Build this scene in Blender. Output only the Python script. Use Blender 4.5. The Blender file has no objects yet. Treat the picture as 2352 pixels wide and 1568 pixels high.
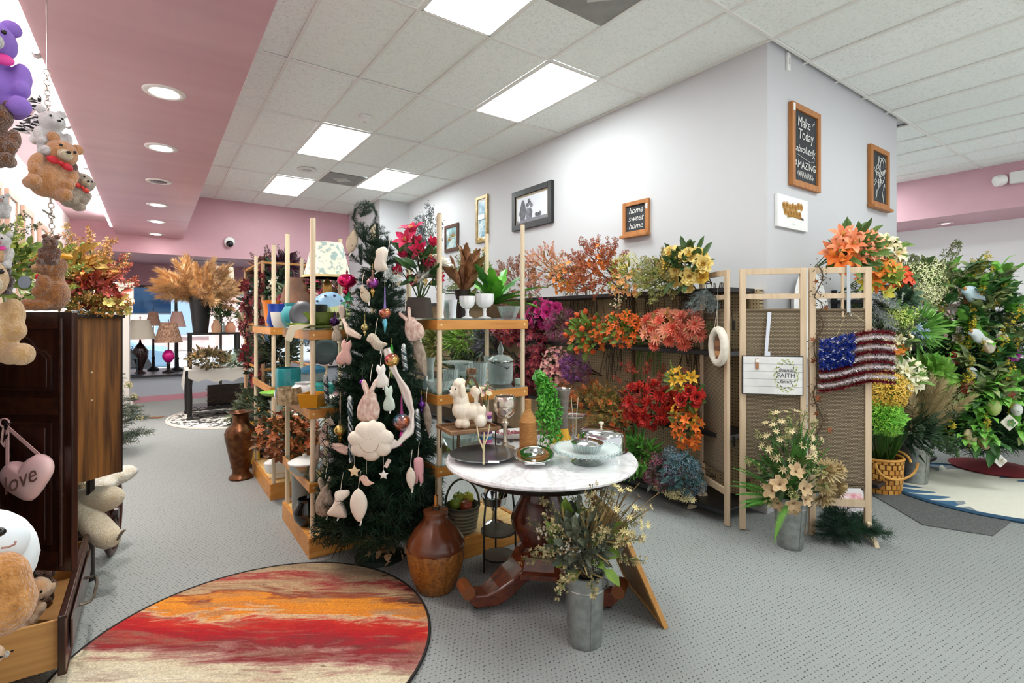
import bpy, bmesh, math, random
from mathutils import Vector, Matrix, Euler
import numpy as np
# ------------------------------------------------------------------ camera, world, exposure
SC = bpy.context.scene
COL = SC.collection
FPX, CXP, HYP, EYE = 1164.0, 1176.0, 731.0, 1.5
TH = math.atan((CXP - 347.0) / FPX)
SN, CN = math.sin(TH), math.cos(TH)
cam_d = bpy.data.cameras.new('camera')
cam = bpy.data.objects.new('camera', cam_d)
COL.objects.link(cam)
cam.location = (0, 0, EYE)
cam.rotation_euler = (math.pi / 2, 0, -TH)
cam_d.sensor_width = 36.0
cam_d.lens = 36.0 * FPX / 2352.0
cam_d.shift_y = -(784.0 - HYP) / 2352.0
cam_d.clip_start = 0.05
SC.camera = cam
W = bpy.data.worlds.new('world')
SC.world = W
W.use_nodes = True
bg = W.node_tree.nodes['Background']
bg.inputs[0].default_value = (0.93, 0.97, 1.0, 1)
bg.inputs[1].default_value = 0.8
sun_d = bpy.data.lights.new('sun', 'SUN'); sun_d.energy = 8.0; sun_d.angle = 0.01; sun_d.color = (1, .96, .9)
sun = bpy.data.objects.new('sun', sun_d); COL.objects.link(sun); sun.rotation_euler = (math.radians(28), 0, 0)     # over the roof onto the street beyond the window
SC.view_settings.view_transform = 'Standard'
SC.view_settings.look = 'None'
SC.view_settings.exposure = 0.44
SC.view_settings.gamma = 1.0
SC.view_settings.use_curve_mapping = False
SC.cycles.diffuse_bounces = 7
PANEL_E, SPOT_E, TUBE_E = 15.5, 40.0, 26.0      # emission of ceiling panels, downlights, cove tubes
R = random.Random(7)
PI = math.pi
# ------------------------------------------------------------------ from photograph pixels to places
def ray(u, v):
	a = (u - CXP) / FPX
	return Vector((SN + a * CN, CN - a * SN, (HYP - v) / FPX))
def PZ(u, v, z):
	r = ray(u, v); return r * ((z - EYE) / r.z) + Vector((0, 0, EYE))
def PX(u, v, x):
	r = ray(u, v); return r * (x / r.x) + Vector((0, 0, EYE))
def PY(u, v, y):
	r = ray(u, v); return r * (y / r.y) + Vector((0, 0, EYE))
def PD(u, v, d):
	return ray(u, v) * d + Vector((0, 0, EYE))
def depth(p):
	return p[0] * SN + p[1] * CN
FWD = Vector((SN, CN, 0)); RGT = Vector((CN, -SN, 0)); UP = Vector((0, 0, 1))
# ------------------------------------------------------------------ materials
def lin(h):
	if not isinstance(h, str): return tuple(h)[:3]
	h = h.lstrip('#')
	o = []
	for i in (0, 2, 4):
		c = int(h[i:i + 2], 16) / 255
		o.append(c / 12.92 if c <= 0.04045 else ((c + 0.055) / 1.055) ** 2.4)
	return tuple(o)
_M = {}
def mat(c, rough=0.6, metal=0.0, c2=None, scale=20.0, bump=0.0, bscale=None, sheen=0.0, emit=0.0, trans=0.0, stretch=None, detail=3.0, sub=0.0, coat=0.0, lo=0.35, hi=0.65):
	key = (c, rough, metal, c2, scale, bump, bscale, sheen, emit, trans, stretch, detail, sub, coat, lo, hi)
	if key in _M: return _M[key]
	m = bpy.data.materials.new('material'); m.use_nodes = True
	nt = m.node_tree; b = nt.nodes['Principled BSDF']
	col = lin(c) + (1,)
	b.inputs['Base Color'].default_value = col
	b.inputs['Roughness'].default_value = rough
	b.inputs['Metallic'].default_value = metal
	if sheen: b.inputs['Sheen Weight'].default_value = sheen; b.inputs['Sheen Roughness'].default_value = 0.4
	if coat: b.inputs['Coat Weight'].default_value = coat; b.inputs['Coat Roughness'].default_value = 0.12
	if trans:
		b.inputs['Transmission Weight'].default_value = trans
	if emit:
		b.inputs['Emission Color'].default_value = col; b.inputs['Emission Strength'].default_value = emit
	if c2 or bump:
		tc = nt.nodes.new('ShaderNodeTexCoord'); mp = nt.nodes.new('ShaderNodeMapping')
		nt.links.new(tc.outputs['Object'], mp.inputs[0])
		if stretch: mp.inputs['Scale'].default_value = stretch
	if c2:
		n = nt.nodes.new('ShaderNodeTexNoise'); n.inputs['Scale'].default_value = scale; n.inputs['Detail'].default_value = detail
		nt.links.new(mp.outputs[0], n.inputs['Vector'])
		r = nt.nodes.new('ShaderNodeValToRGB')
		r.color_ramp.elements[0].position = lo; r.color_ramp.elements[1].position = hi
		r.color_ramp.elements[0].color = col; r.color_ramp.elements[1].color = lin(c2) + (1,)
		nt.links.new(n.outputs['Fac'], r.inputs[0]); nt.links.new(r.outputs[0], b.inputs['Base Color'])
	if bump:
		n = nt.nodes.new('ShaderNodeTexNoise'); n.inputs['Scale'].default_value = bscale or scale; n.inputs['Detail'].default_value = 4
		nt.links.new(mp.outputs[0], n.inputs['Vector'])
		bm_ = nt.nodes.new('ShaderNodeBump'); bm_.inputs['Strength'].default_value = bump; bm_.inputs['Distance'].default_value = 0.02
		nt.links.new(n.outputs['Fac'], bm_.inputs['Height']); nt.links.new(bm_.outputs[0], b.inputs['Normal'])
	_M[key] = m
	return m
def thin_glass(tint='#EEF4F2', gloss=0.9, lo=0.06):
	key = ('glass', tint, gloss, lo)
	if key in _M: return _M[key]
	m = bpy.data.materials.new('glass'); m.use_nodes = True
	nt = m.node_tree; nt.nodes.clear()
	o = nt.nodes.new('ShaderNodeOutputMaterial'); mx = nt.nodes.new('ShaderNodeMixShader')
	t = nt.nodes.new('ShaderNodeBsdfTransparent'); t.inputs[0].default_value = lin(tint) + (1,)
	g = nt.nodes.new('ShaderNodeBsdfGlossy'); g.inputs['Roughness'].default_value = 0.04; g.inputs[0].default_value = (gloss, gloss, gloss, 1)
	lw = nt.nodes.new('ShaderNodeLayerWeight'); lw.inputs[0].default_value = 0.35
	mr = nt.nodes.new('ShaderNodeMapRange'); mr.inputs[3].default_value = lo; mr.inputs[4].default_value = 0.75
	nt.links.new(lw.outputs['Facing'], mr.inputs[0]); nt.links.new(mr.outputs[0], mx.inputs[0])
	nt.links.new(t.outputs[0], mx.inputs[1]); nt.links.new(g.outputs[0], mx.inputs[2]); nt.links.new(mx.outputs[0], o.inputs[0])
	_M[key] = m
	return m
def cutglass(tint='#E8EFEE'):
	"""thick pressed glass: part clear, part grey-white diffuse relief"""
	key = ('cut', tint)
	if key in _M: return _M[key]
	m = bpy.data.materials.new('cut_glass'); m.use_nodes = True
	nt = m.node_tree; nt.nodes.clear()
	o = nt.nodes.new('ShaderNodeOutputMaterial'); mx = nt.nodes.new('ShaderNodeMixShader')
	t = nt.nodes.new('ShaderNodeBsdfTransparent'); t.inputs[0].default_value = lin(tint) + (1,)
	g = nt.nodes.new('ShaderNodeBsdfPrincipled'); g.inputs['Base Color'].default_value = lin(tint) + (1,); g.inputs['Roughness'].default_value = 0.08
	lw = nt.nodes.new('ShaderNodeLayerWeight'); lw.inputs[0].default_value = 0.5
	mr = nt.nodes.new('ShaderNodeMapRange'); mr.inputs[3].default_value = 0.1; mr.inputs[4].default_value = 0.8
	nt.links.new(lw.outputs['Facing'], mr.inputs[0]); nt.links.new(mr.outputs[0], mx.inputs[0])
	nt.links.new(t.outputs[0], mx.inputs[1]); nt.links.new(g.outputs[0], mx.inputs[2]); nt.links.new(mx.outputs[0], o.inputs[0])
	_M[key] = m
	return m
def wood(c1, c2, axis='z', rough=0.45, scale=9.0, coat=0.0):
	st = {'x': (0.08, 1, 1), 'y': (1, 0.08, 1), 'z': (1, 1, 0.08)}[axis]
	return mat(c1, rough, 0, c2, scale * 4, 0.08, scale * 6, stretch=st, detail=6, coat=coat, lo=0.3, hi=0.7)
# ------------------------------------------------------------------ mesh builder
def frame_from(d, up=None):
	d = Vector(d).normalized()
	u = Vector(up) if up is not None else (Vector((0, 0, 1)) if abs(d.z) < 0.95 else Vector((1, 0, 0)))
	x = u.cross(d)
	if x.length < 1e-6: x = Vector((1, 0, 0)).cross(d)
	x.normalize(); y = d.cross(x)
	return Matrix((x, y, d)).transposed()
class MB:
	def __init__(s): s.v = []; s.f = []; s.m = []; s.n = 0
	def add(s, vs, fs, m=0):
		b = len(s.v); s.v.extend([tuple(p) for p in vs])
		for f in fs: s.f.append(tuple(i + b for i in f)); s.m.append(m)
	def box(s, c, size, rz=0.0, m=0, rot=None):
		hx, hy, hz = size[0] / 2, size[1] / 2, size[2] / 2
		M = rot if rot is not None else Matrix.Rotation(rz, 3, 'Z')
		c = Vector(c)
		vs = [c + M @ Vector((x * hx, y * hy, z * hz)) for x in (-1, 1) for y in (-1, 1) for z in (-1, 1)]
		s.add(vs, [(0, 1, 3, 2), (4, 6, 7, 5), (0, 4, 5, 1), (2, 3, 7, 6), (0, 2, 6, 4), (1, 5, 7, 3)], m)
		return s
	def span(s, a, b, m=0):
		a = Vector(a); b = Vector(b)
		return s.box((a + b) / 2, (abs(b.x - a.x), abs(b.y - a.y), abs(b.z - a.z)), 0, m)
	def bar(s, a, b, w, t, up=(0, 0, 1), m=0):
		a = Vector(a); b = Vector(b); d = b - a
		M = frame_from(d, up)
		return s.box((a + b) / 2, (w, t, d.length), rot=M, m=m)
	def tube(s, pts, r, n=6, m=0, caps=True, closed=False):
		pts = [Vector(p) for p in pts]; k = len(pts)
		rr = r if isinstance(r, (list, tuple)) else [r] * k
		vs = []; prev = None
		for i, p in enumerate(pts):
			if closed: d = pts[(i + 1) % k] - pts[i - 1]
			else: d = pts[min(i + 1, k - 1)] - pts[max(i - 1, 0)]
			if d.length < 1e-9: d = Vector((0, 0, 1))
			d.normalize()
			if prev is None: x = frame_from(d).col[0].copy()
			else:
				x = prev - d * prev.dot(d)
				if x.length < 1e-6: x = frame_from(d).col[0].copy()
				x.normalize()
			y = d.cross(x); prev = x
			for j in range(n):
				t = 2 * PI * j / n
				vs.append(p + (x * math.cos(t) + y * math.sin(t)) * rr[i])
		fs = []
		for i in range(k if closed else k - 1):
			a = i * n; b = ((i + 1) % k) * n
			for j in range(n):
				fs.append((a + j, a + (j + 1) % n, b + (j + 1) % n, b + j))
		if caps and not closed:
			fs.append(tuple(range(n - 1, -1, -1))); fs.append(tuple(range((k - 1) * n, k * n)))
		s.add(vs, fs, m); return s
	def lathe(s, prof, n=20, c=(0, 0, 0), M=None, m=0, sx=1.0, sy=1.0, wob=None):
		c = Vector(c); vs = []; k = len(prof)
		for (r, z) in prof:
			for j in range(n):
				t = 2 * PI * j / n
				q = r * (1 + (wob(t, z) if wob else 0))
				p = Vector((q * math.cos(t) * sx, q * math.sin(t) * sy, z))
				vs.append(c + (M @ p if M is not None else p))
		fs = []
		for i in range(k - 1):
			for j in range(n):
				fs.append((i * n + j, i * n + (j + 1) % n, (i + 1) * n + (j + 1) % n, (i + 1) * n + j))
		if prof[0][0] > 1e-5: fs.append(tuple(range(n - 1, -1, -1)))
		if prof[-1][0] > 1e-5 and not getattr(s, 'open_top', False): fs.append(tuple(range((k - 1) * n, k * n)))
		s.add(vs, fs, m); return s
	def ell(s, c, r, n=10, k=7, M=None, m=0):
		if not isinstance(r, (tuple, list)): r = (r, r, r)
		c = Vector(c); vs = []; fs = []
		def tf(p): return c + (M @ p if M is not None else p)
		vs.append(tf(Vector((0, 0, -r[2]))))
		for i in range(1, k):
			ph = -PI / 2 + PI * i / k
			for j in range(n):
				t = 2 * PI * j / n
				vs.append(tf(Vector((r[0] * math.cos(ph) * math.cos(t), r[1] * math.cos(ph) * math.sin(t), r[2] * math.sin(ph)))))
		vs.append(tf(Vector((0, 0, r[2]))))
		for j in range(n): fs.append((0, 1 + (j + 1) % n, 1 + j))
		for i in range(k - 2):
			for j in range(n):
				a = 1 + i * n; b = a + n
				fs.append((a + j, a + (j + 1) % n, b + (j + 1) % n, b + j))
		a = 1 + (k - 2) * n
		for j in range(n): fs.append((a + j, a + (j + 1) % n, len(vs) - 1))
		s.add(vs, fs, m); return s
	def oct(s, c, r, m=0):
		c = Vector(c)
		vs = [c + Vector(p) * r for p in ((1, 0, 0), (-1, 0, 0), (0, 1, 0), (0, -1, 0), (0, 0, 1), (0, 0, -1))]
		s.add(vs, [(0, 2, 4), (2, 1, 4), (1, 3, 4), (3, 0, 4), (2, 0, 5), (1, 2, 5), (3, 1, 5), (0, 3, 5)], m); return s
	def leaf(s, p, d, nrm, L, w, m=0, droop=0.0, fold=0.15):
		"""folded lance leaf, 8 triangles"""
		p = Vector(p); d = Vector(d).normalized(); nrm = Vector(nrm)
		sd = d.cross(nrm)
		if sd.length < 1e-5: sd = d.orthogonal()
		sd.normalize(); n2 = sd.cross(d)
		a = p; b = p + d * L * 0.35 + n2 * (-droop * L * 0.1); c = p + d * L * 0.72 + n2 * (-droop * L * 0.45); e = p + d * L * (1 - 0.25 * droop) + n2 * (-droop * L)
		f = n2 * w * fold
		vs = [a, b, c, e, b + sd * w * .5 + f, c + sd * w * .38 + f, b - sd * w * .5 + f, c - sd * w * .38 + f]
		s.add(vs, [(0, 4, 1), (4, 5, 2, 1), (5, 3, 2), (0, 1, 6), (6, 1, 2, 7), (7, 2, 3)], m); return s
	def blade(s, p, d, L, w, m=0, side=None):
		p = Vector(p); d = Vector(d).normalized(); sd = d.orthogonal() if side is None else Vector(side)
		sd = sd.normalized() * w * .5
		s.add([p - sd, p + sd, p + d * L], [(0, 1, 2)], m); return s
	def prism(s, poly, h, M=None, c=(0, 0, 0), m=0, z0=0.0):
		c = Vector(c); k = len(poly)
		def tf(p): return c + (M @ Vector(p) if M is not None else Vector(p))
		vs = [tf((x, y, z0)) for x, y in poly] + [tf((x, y, z0 + h)) for x, y in poly]
		fs = [tuple(range(k - 1, -1, -1)), tuple(range(k, 2 * k))] + [(i, (i + 1) % k, k + (i + 1) % k, k + i) for i in range(k)]
		s.add(vs, fs, m); return s
	def mesh(s, name, mats, smooth=True):
		me = bpy.data.meshes.new(name)
		me.from_pydata(s.v, [], s.f)
		for q in (mats if isinstance(mats, (list, tuple)) else [mats]): me.materials.append(q)
		if s.m and max(s.m) > 0: me.polygons.foreach_set('material_index', s.m)
		if smooth: me.polygons.foreach_set('use_smooth', [True] * len(s.f))
		me.update(); return me
	def build(s, name, mats, parent=None, smooth=False, bevel=0.0, sharp=None, sub=0):
		"""verts are world coordinates when parent is None or a pure translation is subtracted here"""
		if parent is not None:
			o = parent.matrix_world.translation if parent.parent is None else (parent.matrix_world.translation)
			q = wloc(parent)
			s.v = [(a - q[0], b - q[1], c - q[2]) for a, b, c in s.v]
		me = s.mesh(name, mats, smooth)
		ob = bpy.data.objects.new(name, me); COL.objects.link(ob)
		if parent is not None: ob.parent = parent
		if smooth and sharp: me.set_sharp_from_angle(angle=math.radians(sharp))
		if bevel:
			md = ob.modifiers.new('bevel', 'BEVEL'); md.width = bevel; md.segments = 2; md.limit_method = 'ANGLE'; md.angle_limit = 0.6
		if sub:
			md = ob.modifiers.new('sub', 'SUBSURF'); md.levels = sub; md.render_levels = sub
		return ob
_WL = {}
def wloc(o):
	"""summed translations up the parents (parents built here are never rotated before their parts are added)"""
	p = Vector((0, 0, 0))
	while o is not None: p += o.location; o = o.parent
	return p
def tag(o, label=None, cat=None, group=None, kind=None):
	if label: o['label'] = label
	if cat: o['category'] = cat
	if group: o['group'] = group
	if kind: o['kind'] = kind
	return o
def thing(name, label, cat, loc=(0, 0, 0), group=None):
	o = bpy.data.objects.new(name, None); COL.objects.link(o); o.location = Vector(loc); o.empty_display_size = 0.05
	return tag(o, label, cat, group)
def inst(name, me, parent, loc, M=None, sc=1.0):
	"""object sharing mesh data, placed at a world point under a parent"""
	o = bpy.data.objects.new(name, me); COL.objects.link(o)
	if parent is not None: o.parent = parent
	p = Vector(loc) - (wloc(parent) if parent is not None else Vector((0, 0, 0)))
	if M is None: M = Matrix.Identity(3)
	s3 = sc if isinstance(sc, (tuple, list)) else (sc, sc, sc)
	o.matrix_basis = Matrix.Translation(p) @ M.to_4x4() @ Matrix.Diagonal((s3[0], s3[1], s3[2], 1))
	return o
def text(body, parent, loc, M, size, m, name='lettering', ext=0.0006, shear=0.0, align='CENTER', w=1.0, space=1.0, offset=0.0):
	c = bpy.data.curves.new(name, 'FONT'); c.body = body; c.size = size; c.extrude = ext; c.shear = shear
	c.align_x = align; c.align_y = 'CENTER'; c.space_character = space; c.offset = offset; c.resolution_u = 3
	q = bpy.data.objects.new(name, c); me = bpy.data.meshes.new_from_object(q); bpy.data.objects.remove(q); me.materials.clear(); me.materials.append(m)
	o = bpy.data.objects.new(name, me); COL.objects.link(o); o.parent = parent
	p = Vector(loc) - wloc(parent)
	o.matrix_basis = Matrix.Translation(p) @ M.to_4x4() @ Matrix.Diagonal((w, 1, 1, 1))
	return o
def struct(name, mb, m, parent=None, **k):
	o = mb.build(name, m, parent, **k)
	if parent is None: o['kind'] = 'structure'
	return o
def face_mat(n, up=(0, 0, 1)):
	"""columns: right-in-plane, up-in-plane, normal (out of the surface towards the viewer)"""
	n = Vector(n).normalized(); u = Vector(up); x = u.cross(n).normalized(); y = n.cross(x)
	return Matrix((x, y, n)).transposed()
def rv(a=1.0, rnd=R):
	while True:
		p = Vector((rnd.uniform(-1, 1), rnd.uniform(-1, 1), rnd.uniform(-1, 1)))
		if 0.01 < p.length < 1: return p.normalized() * a
# ------------------------------------------------------------------ the room
CEIL = 3.62
def node_mat(name):
	m = bpy.data.materials.new(name); m.use_nodes = True
	return m, m.node_tree, m.node_tree.nodes['Principled BSDF']
class NT:
	"""tiny helper for math node chains"""
	def __init__(s, nt): s.nt = nt
	def m(s, op, a, b=None, c=None):
		n = s.nt.nodes.new('ShaderNodeMath'); n.operation = op
		for i, q in enumerate((a, b, c)):
			if q is None: continue
			if isinstance(q, (int, float)): n.inputs[i].default_value = q
			else: s.nt.links.new(q, n.inputs[i])
		return n.outputs[0]
	def noise(s, vec, scale, detail=3, rough=0.5, dist=0.0):
		n = s.nt.nodes.new('ShaderNodeTexNoise'); n.inputs['Scale'].default_value = scale; n.inputs['Detail'].default_value = detail
		n.inputs['Roughness'].default_value = rough; n.inputs['Distortion'].default_value = dist
		if vec is not None: s.nt.links.new(vec, n.inputs['Vector'])
		return n.outputs['Fac']
	def ramp(s, fac, stops, const=False):
		n = s.nt.nodes.new('ShaderNodeValToRGB'); cr = n.color_ramp
		if const: cr.interpolation = 'CONSTANT'
		while len(cr.elements) < len(stops): cr.elements.new(0.5)
		for e, (p, c) in zip(cr.elements, stops): e.position = p; e.color = lin(c) + (1,)
		s.nt.links.new(fac, n.inputs[0]); return n.outputs[0]
	def mix(s, fac, a, b, mode='MIX'):
		n = s.nt.nodes.new('ShaderNodeMix'); n.data_type = 'RGBA'; n.blend_type = mode
		for i, q in ((0, fac), (6, a), (7, b)):
			if isinstance(q, str): n.inputs[i].default_value = lin(q) + (1,)
			elif isinstance(q, (int, float)): n.inputs[i].default_value = q
			else: s.nt.links.new(q, n.inputs[i])
		return n.outputs[2]
	def xyz(s, scale=(1, 1, 1), rot=(0, 0, 0), loc=(0, 0, 0), which='Object'):
		tc = s.nt.nodes.new('ShaderNodeTexCoord'); mp = s.nt.nodes.new('ShaderNodeMapping')
		mp.inputs['Scale'].default_value = scale; mp.inputs['Rotation'].default_value = rot; mp.inputs['Location'].default_value = loc
		s.nt.links.new(tc.outputs[which], mp.inputs[0])
		sp = s.nt.nodes.new('ShaderNodeSeparateXYZ'); s.nt.links.new(mp.outputs[0], sp.inputs[0])
		return mp.outputs[0], sp.outputs[0], sp.outputs[1], sp.outputs[2]
	def bump(s, h, b, strength=0.3, dist=0.01):
		n = s.nt.nodes.new('ShaderNodeBump'); n.inputs['Strength'].default_value = strength; n.inputs['Distance'].default_value = dist
		s.nt.links.new(h, n.inputs['Height']); s.nt.links.new(n.outputs[0], b.inputs['Normal'])
def carpet_mat():
	m, nt, b = node_mat('carpet'); T = NT(nt)
	vec, x, y, z = T.xyz(scale=(44, 44, 44), rot=(0, 0, 0.12))
	row = T.m('FLOOR', y)
	xo = T.m('ADD', x, T.m('MULTIPLY', T.m('MODULO', row, 2.0), 0.5))
	wob = T.noise(vec, 0.55, 3)
	y = T.m('ADD', y, T.m('MULTIPLY', T.noise(vec, .4, 3), .9)); row = T.m('FLOOR', y); xo = T.m('ADD', x, T.m('MULTIPLY', T.m('MODULO', row, 2.0), 0.5))
	fx = T.m('SUBTRACT', T.m('FRACT', T.m('ADD', xo, T.m('MULTIPLY', wob, 1.2))), 0.5)
	fy = T.m('SUBTRACT', T.m('FRACT', y), 0.5)
	d = T.m('SQRT', T.m('ADD', T.m('MULTIPLY', T.m('MULTIPLY', fx, fx), .55), T.m('MULTIPLY', T.m('MULTIPLY', fy, fy), 2.2)))
	dot = T.m('LESS_THAN', T.m('ADD', d, T.m('MULTIPLY', T.noise(vec, 2.2, 3), 0.7)), 0.49)
	# small crossing grooves between tufts
	g1 = T.m('LESS_THAN', T.m('ABSOLUTE', T.m('SUBTRACT', fx, T.m('MULTIPLY', fy, 0.6))), 0.045)
	fine = T.noise(vec, 5.0, 4, 0.7)
	big = T.noise(vec, 0.05, 3)
	base = T.mix(fine, '#777A79', '#B1B3B2')
	base = T.mix(T.m('MULTIPLY', big, 0.28), base, '#8E9086')
	base = T.mix(T.m('MULTIPLY', g1, 0.3), base, '#6E716E')
	colr = T.mix(T.m('MULTIPLY', dot, 0.8), base, '#3E4043')
	nt.links.new(colr, b.inputs['Base Color']); b.inputs['Roughness'].default_value = 0.95; b.inputs['Specular IOR Level'].default_value = 0.1
	T.bump(T.m('SUBTRACT', fine, T.m('MULTIPLY', dot, 0.8)), b, 0.5, 0.004)
	return m
def tile_mat():
	m, nt, b = node_mat('acoustic_tile'); T = NT(nt)
	vec, x, y, z = T.xyz()
	oi = nt.nodes.new('ShaderNodeObjectInfo')
	add = nt.nodes.new('ShaderNodeVectorMath'); add.operation = 'ADD'
	nt.links.new(vec, add.inputs[0]); nt.links.new(oi.outputs['Location'], add.inputs[1])
	worm = T.noise(add.outputs[0], 95, 1.5, 0.5, 1.2)
	spk = T.noise(add.outputs[0], 42, 2, 0.6)
	w = T.m('MULTIPLY', T.m('LESS_THAN', T.m('ABSOLUTE', T.m('SUBTRACT', worm, 0.5)), 0.017), T.m('GREATER_THAN', spk, 0.52))
	colr = T.mix(T.m('MULTIPLY', w, 0.75), '#F1F6F3', '#9A9992')
	tint = T.mix(T.m('MULTIPLY', oi.outputs['Random'], 0.35), colr, '#E6EAE4')
	nt.links.new(tint, b.inputs['Base Color']); b.inputs['Roughness'].default_value = 0.95
	T.bump(T.m('SUBTRACT', 1.0, w), b, 0.3, 0.003)
	return m
def peg_mat():
	m, nt, b = node_mat('pegboard'); T = NT(nt)
	vec, x, y, z = T.xyz(scale=(40, 40, 40))
	fy = T.m('SUBTRACT', T.m('FRACT', y), 0.5); fz = T.m('SUBTRACT', T.m('FRACT', z), 0.5)
	d = T.m('SQRT', T.m('ADD', T.m('MULTIPLY', fy, fy), T.m('MULTIPLY', fz, fz)))
	dot = T.m('LESS_THAN', d, 0.17)
	big = T.noise(vec, 0.12, 4)
	base = T.mix(big, '#B59E78', '#CDB994')
	colr = T.mix(dot, base, '#2A2118')
	nt.links.new(colr, b.inputs['Base Color']); b.inputs['Roughness'].default_value = 0.7
	return m
WHITE = mat('#C6C6C9', 0.75, bump=0.04, bscale=60)
PINK = mat('#CFA3AD', 0.55, c2='#C99DA8', scale=2.0)
PINKS = mat('#C598A2', 0.33, c2='#CFA4AC', scale=1.2, stretch=(0.4, 3, 1))
PINKL = mat('#E3C4CA', 0.6)
GRID = mat('#E6E5E0', 0.5)
LAMPW = bpy.data.materials.new('panel_light'); LAMPW.use_nodes = True
_b = LAMPW.node_tree.nodes['Principled BSDF']; _b.inputs['Emission Color'].default_value = (0.93, 1, 0.98, 1); _b.inputs['Emission Strength'].default_value = PANEL_E
LAMPS = bpy.data.materials.new('spot_light'); LAMPS.use_nodes = True
_b = LAMPS.node_tree.nodes['Principled BSDF']; _b.inputs['Emission Color'].default_value = (1, 0.98, 0.94, 1); _b.inputs['Emission Strength'].default_value = SPOT_E
LAMPT = bpy.data.materials.new('tube_light'); LAMPT.use_nodes = True
_b = LAMPT.node_tree.nodes['Principled BSDF']; _b.inputs['Emission Color'].default_value = (1, 0.97, 0.97, 1); _b.inputs['Emission Strength'].default_value = TUBE_E
struct('floor', MB().span((-1.2, -2.6, -0.06), (12, 12.7, 0)), carpet_mat())
ceil = struct('ceiling', MB().span((0.44, -2.6, CEIL + 0.03), (10.8, 10.4, CEIL + 0.08)), WHITE)
GX0, GXS, GY0, GYS = 0.914, 0.5855, 3.21, 1.228
TM = tile_mat()
tile_me = MB().box((0, 0, 0), (GXS - 0.022, GYS - 0.022, 0.012)).mesh('tile', TM, False)
LIGHTS = {(3, 0): 1, (1, -1): 1, (1, 2): 1, (1, 4): 1, (3, 3): 1, (7, -3): 1, (3, -3): 1, (11, 1): 1, (13, 3): 1, (11, 0): 1, (13, 0): 1, (13, -4): 1, (1, -4): 1}  # side-room and entrance panels are added out of view to brighten the room
VENTS = {(2, 3, 1): 1, (2, -1, 1): 1}
half_me = MB().box((0, 0, 0), (GXS - 0.022, GYS / 2 - 0.022, 0.012)).mesh('tile', TM, False)
for i in range(-1, 15):
	for j in range(-4, 6):
		x0 = GX0 + i * GXS; y0 = GY0 + j * GYS
		if x0 + GXS * .5 > 3.85 and x0 < 6.3 and y0 > 1.9: continue
		if y0 > 10.2 or y0 + GYS < -2.4: continue
		if (i, j) in LIGHTS and LIGHTS[(i, j)]: continue
		if (i, j) in ((2, 3), (2, -1)):
			o = inst('tile', half_me, ceil, (x0 + GXS / 2, y0 + GYS * (.25 if j == 3 else .75), CEIL + 0.012)); continue
		inst('tile', tile_me, ceil, (x0 + GXS / 2, y0 + GYS / 2, CEIL + 0.012 + R.uniform(0, .002)), Euler((R.uniform(-.002, .002), R.uniform(-.003, .003), 0)).to_matrix())
for i in range(-1, 16):
	x = GX0 + i * GXS
	y1 = 2.03 if 3.9 < x < 6.4 else 10.4
	inst('grid_bar', MB().box((0, 0, 0), (0.024, 1, 0.012)).mesh('grid_bar', GRID, False), ceil, (x, (y1 - 2.6) / 2, CEIL), None, (1, y1 + 2.6, 1))
for j in range(-4, 6):
	y = GY0 + j * GYS
	x1 = 3.85 if y > 2.05 else 9.6
	inst('grid_bar', MB().box((0, 0, 0), (1, 0.024, 0.012)).mesh('grid_bar', GRID, False), ceil, ((0.44 + x1) / 2, y, CEIL - .0005), None, (x1 - .44, 1, 1))
	if y > 2.05: inst('grid_bar', MB().box((0, 0, 0), (1, 0.024, 0.012)).mesh('grid_bar', GRID, False), ceil, (8.03, y, CEIL - .0005), None, (3.06, 1, 1))
PLAB = ['bright ceiling light panel above the glass shelves', 'bright ceiling light panel beside the grey vent over the marble table', 'bright square-looking ceiling light panel beside the round ceiling speaker',
		'bright ceiling light panel by the pink back wall', 'bright ceiling light panel beside the small grey vent near the column', 'ceiling light panel above the aisle by the chalkboards', 'ceiling light panel over the open carpet behind the viewer', 'unseen ceiling light panel added in the side room behind the corner wall', 'deeper unseen ceiling light panel added in the side room', 'unseen ceiling light panel added just inside the side room', 'unseen ceiling light panel added in the side room by the pink bulkhead', 'unseen fill light panel added at the entrance beside the pink bulkhead', 'unseen fill light panel added at the entrance beside the pink soffit']
for q, ((i, j), on) in enumerate([k for k in LIGHTS.items() if k[1]]):
	x0 = GX0 + i * GXS; y0 = GY0 + j * GYS
	t = thing('ceiling_light', PLAB[q], 'ceiling light', (x0 + GXS / 2, y0 + GYS / 2, CEIL), 'light panels in the tile ceiling')
	inst('diffuser', MB().box((0, 0, 0), (GXS - .05, GYS - .05, .01)).mesh('diffuser', LAMPW, False), t, (x0 + GXS / 2, y0 + GYS / 2, CEIL + .004))
	f = MB()
	for s in (-1, 1):
		f.box((x0 + GXS / 2 + s * (GXS / 2 - .016), y0 + GYS / 2, CEIL + .003), (.02, GYS - .02, .016))
		f.box((x0 + GXS / 2, y0 + GYS / 2 + s * (GYS / 2 - .016), CEIL + .003), (GXS - .02, .02, .016))
	f.build('frame', GRID, t)
VG = mat('#8C8C88', 0.5, c2='#7E7E7A', scale=8)
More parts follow.
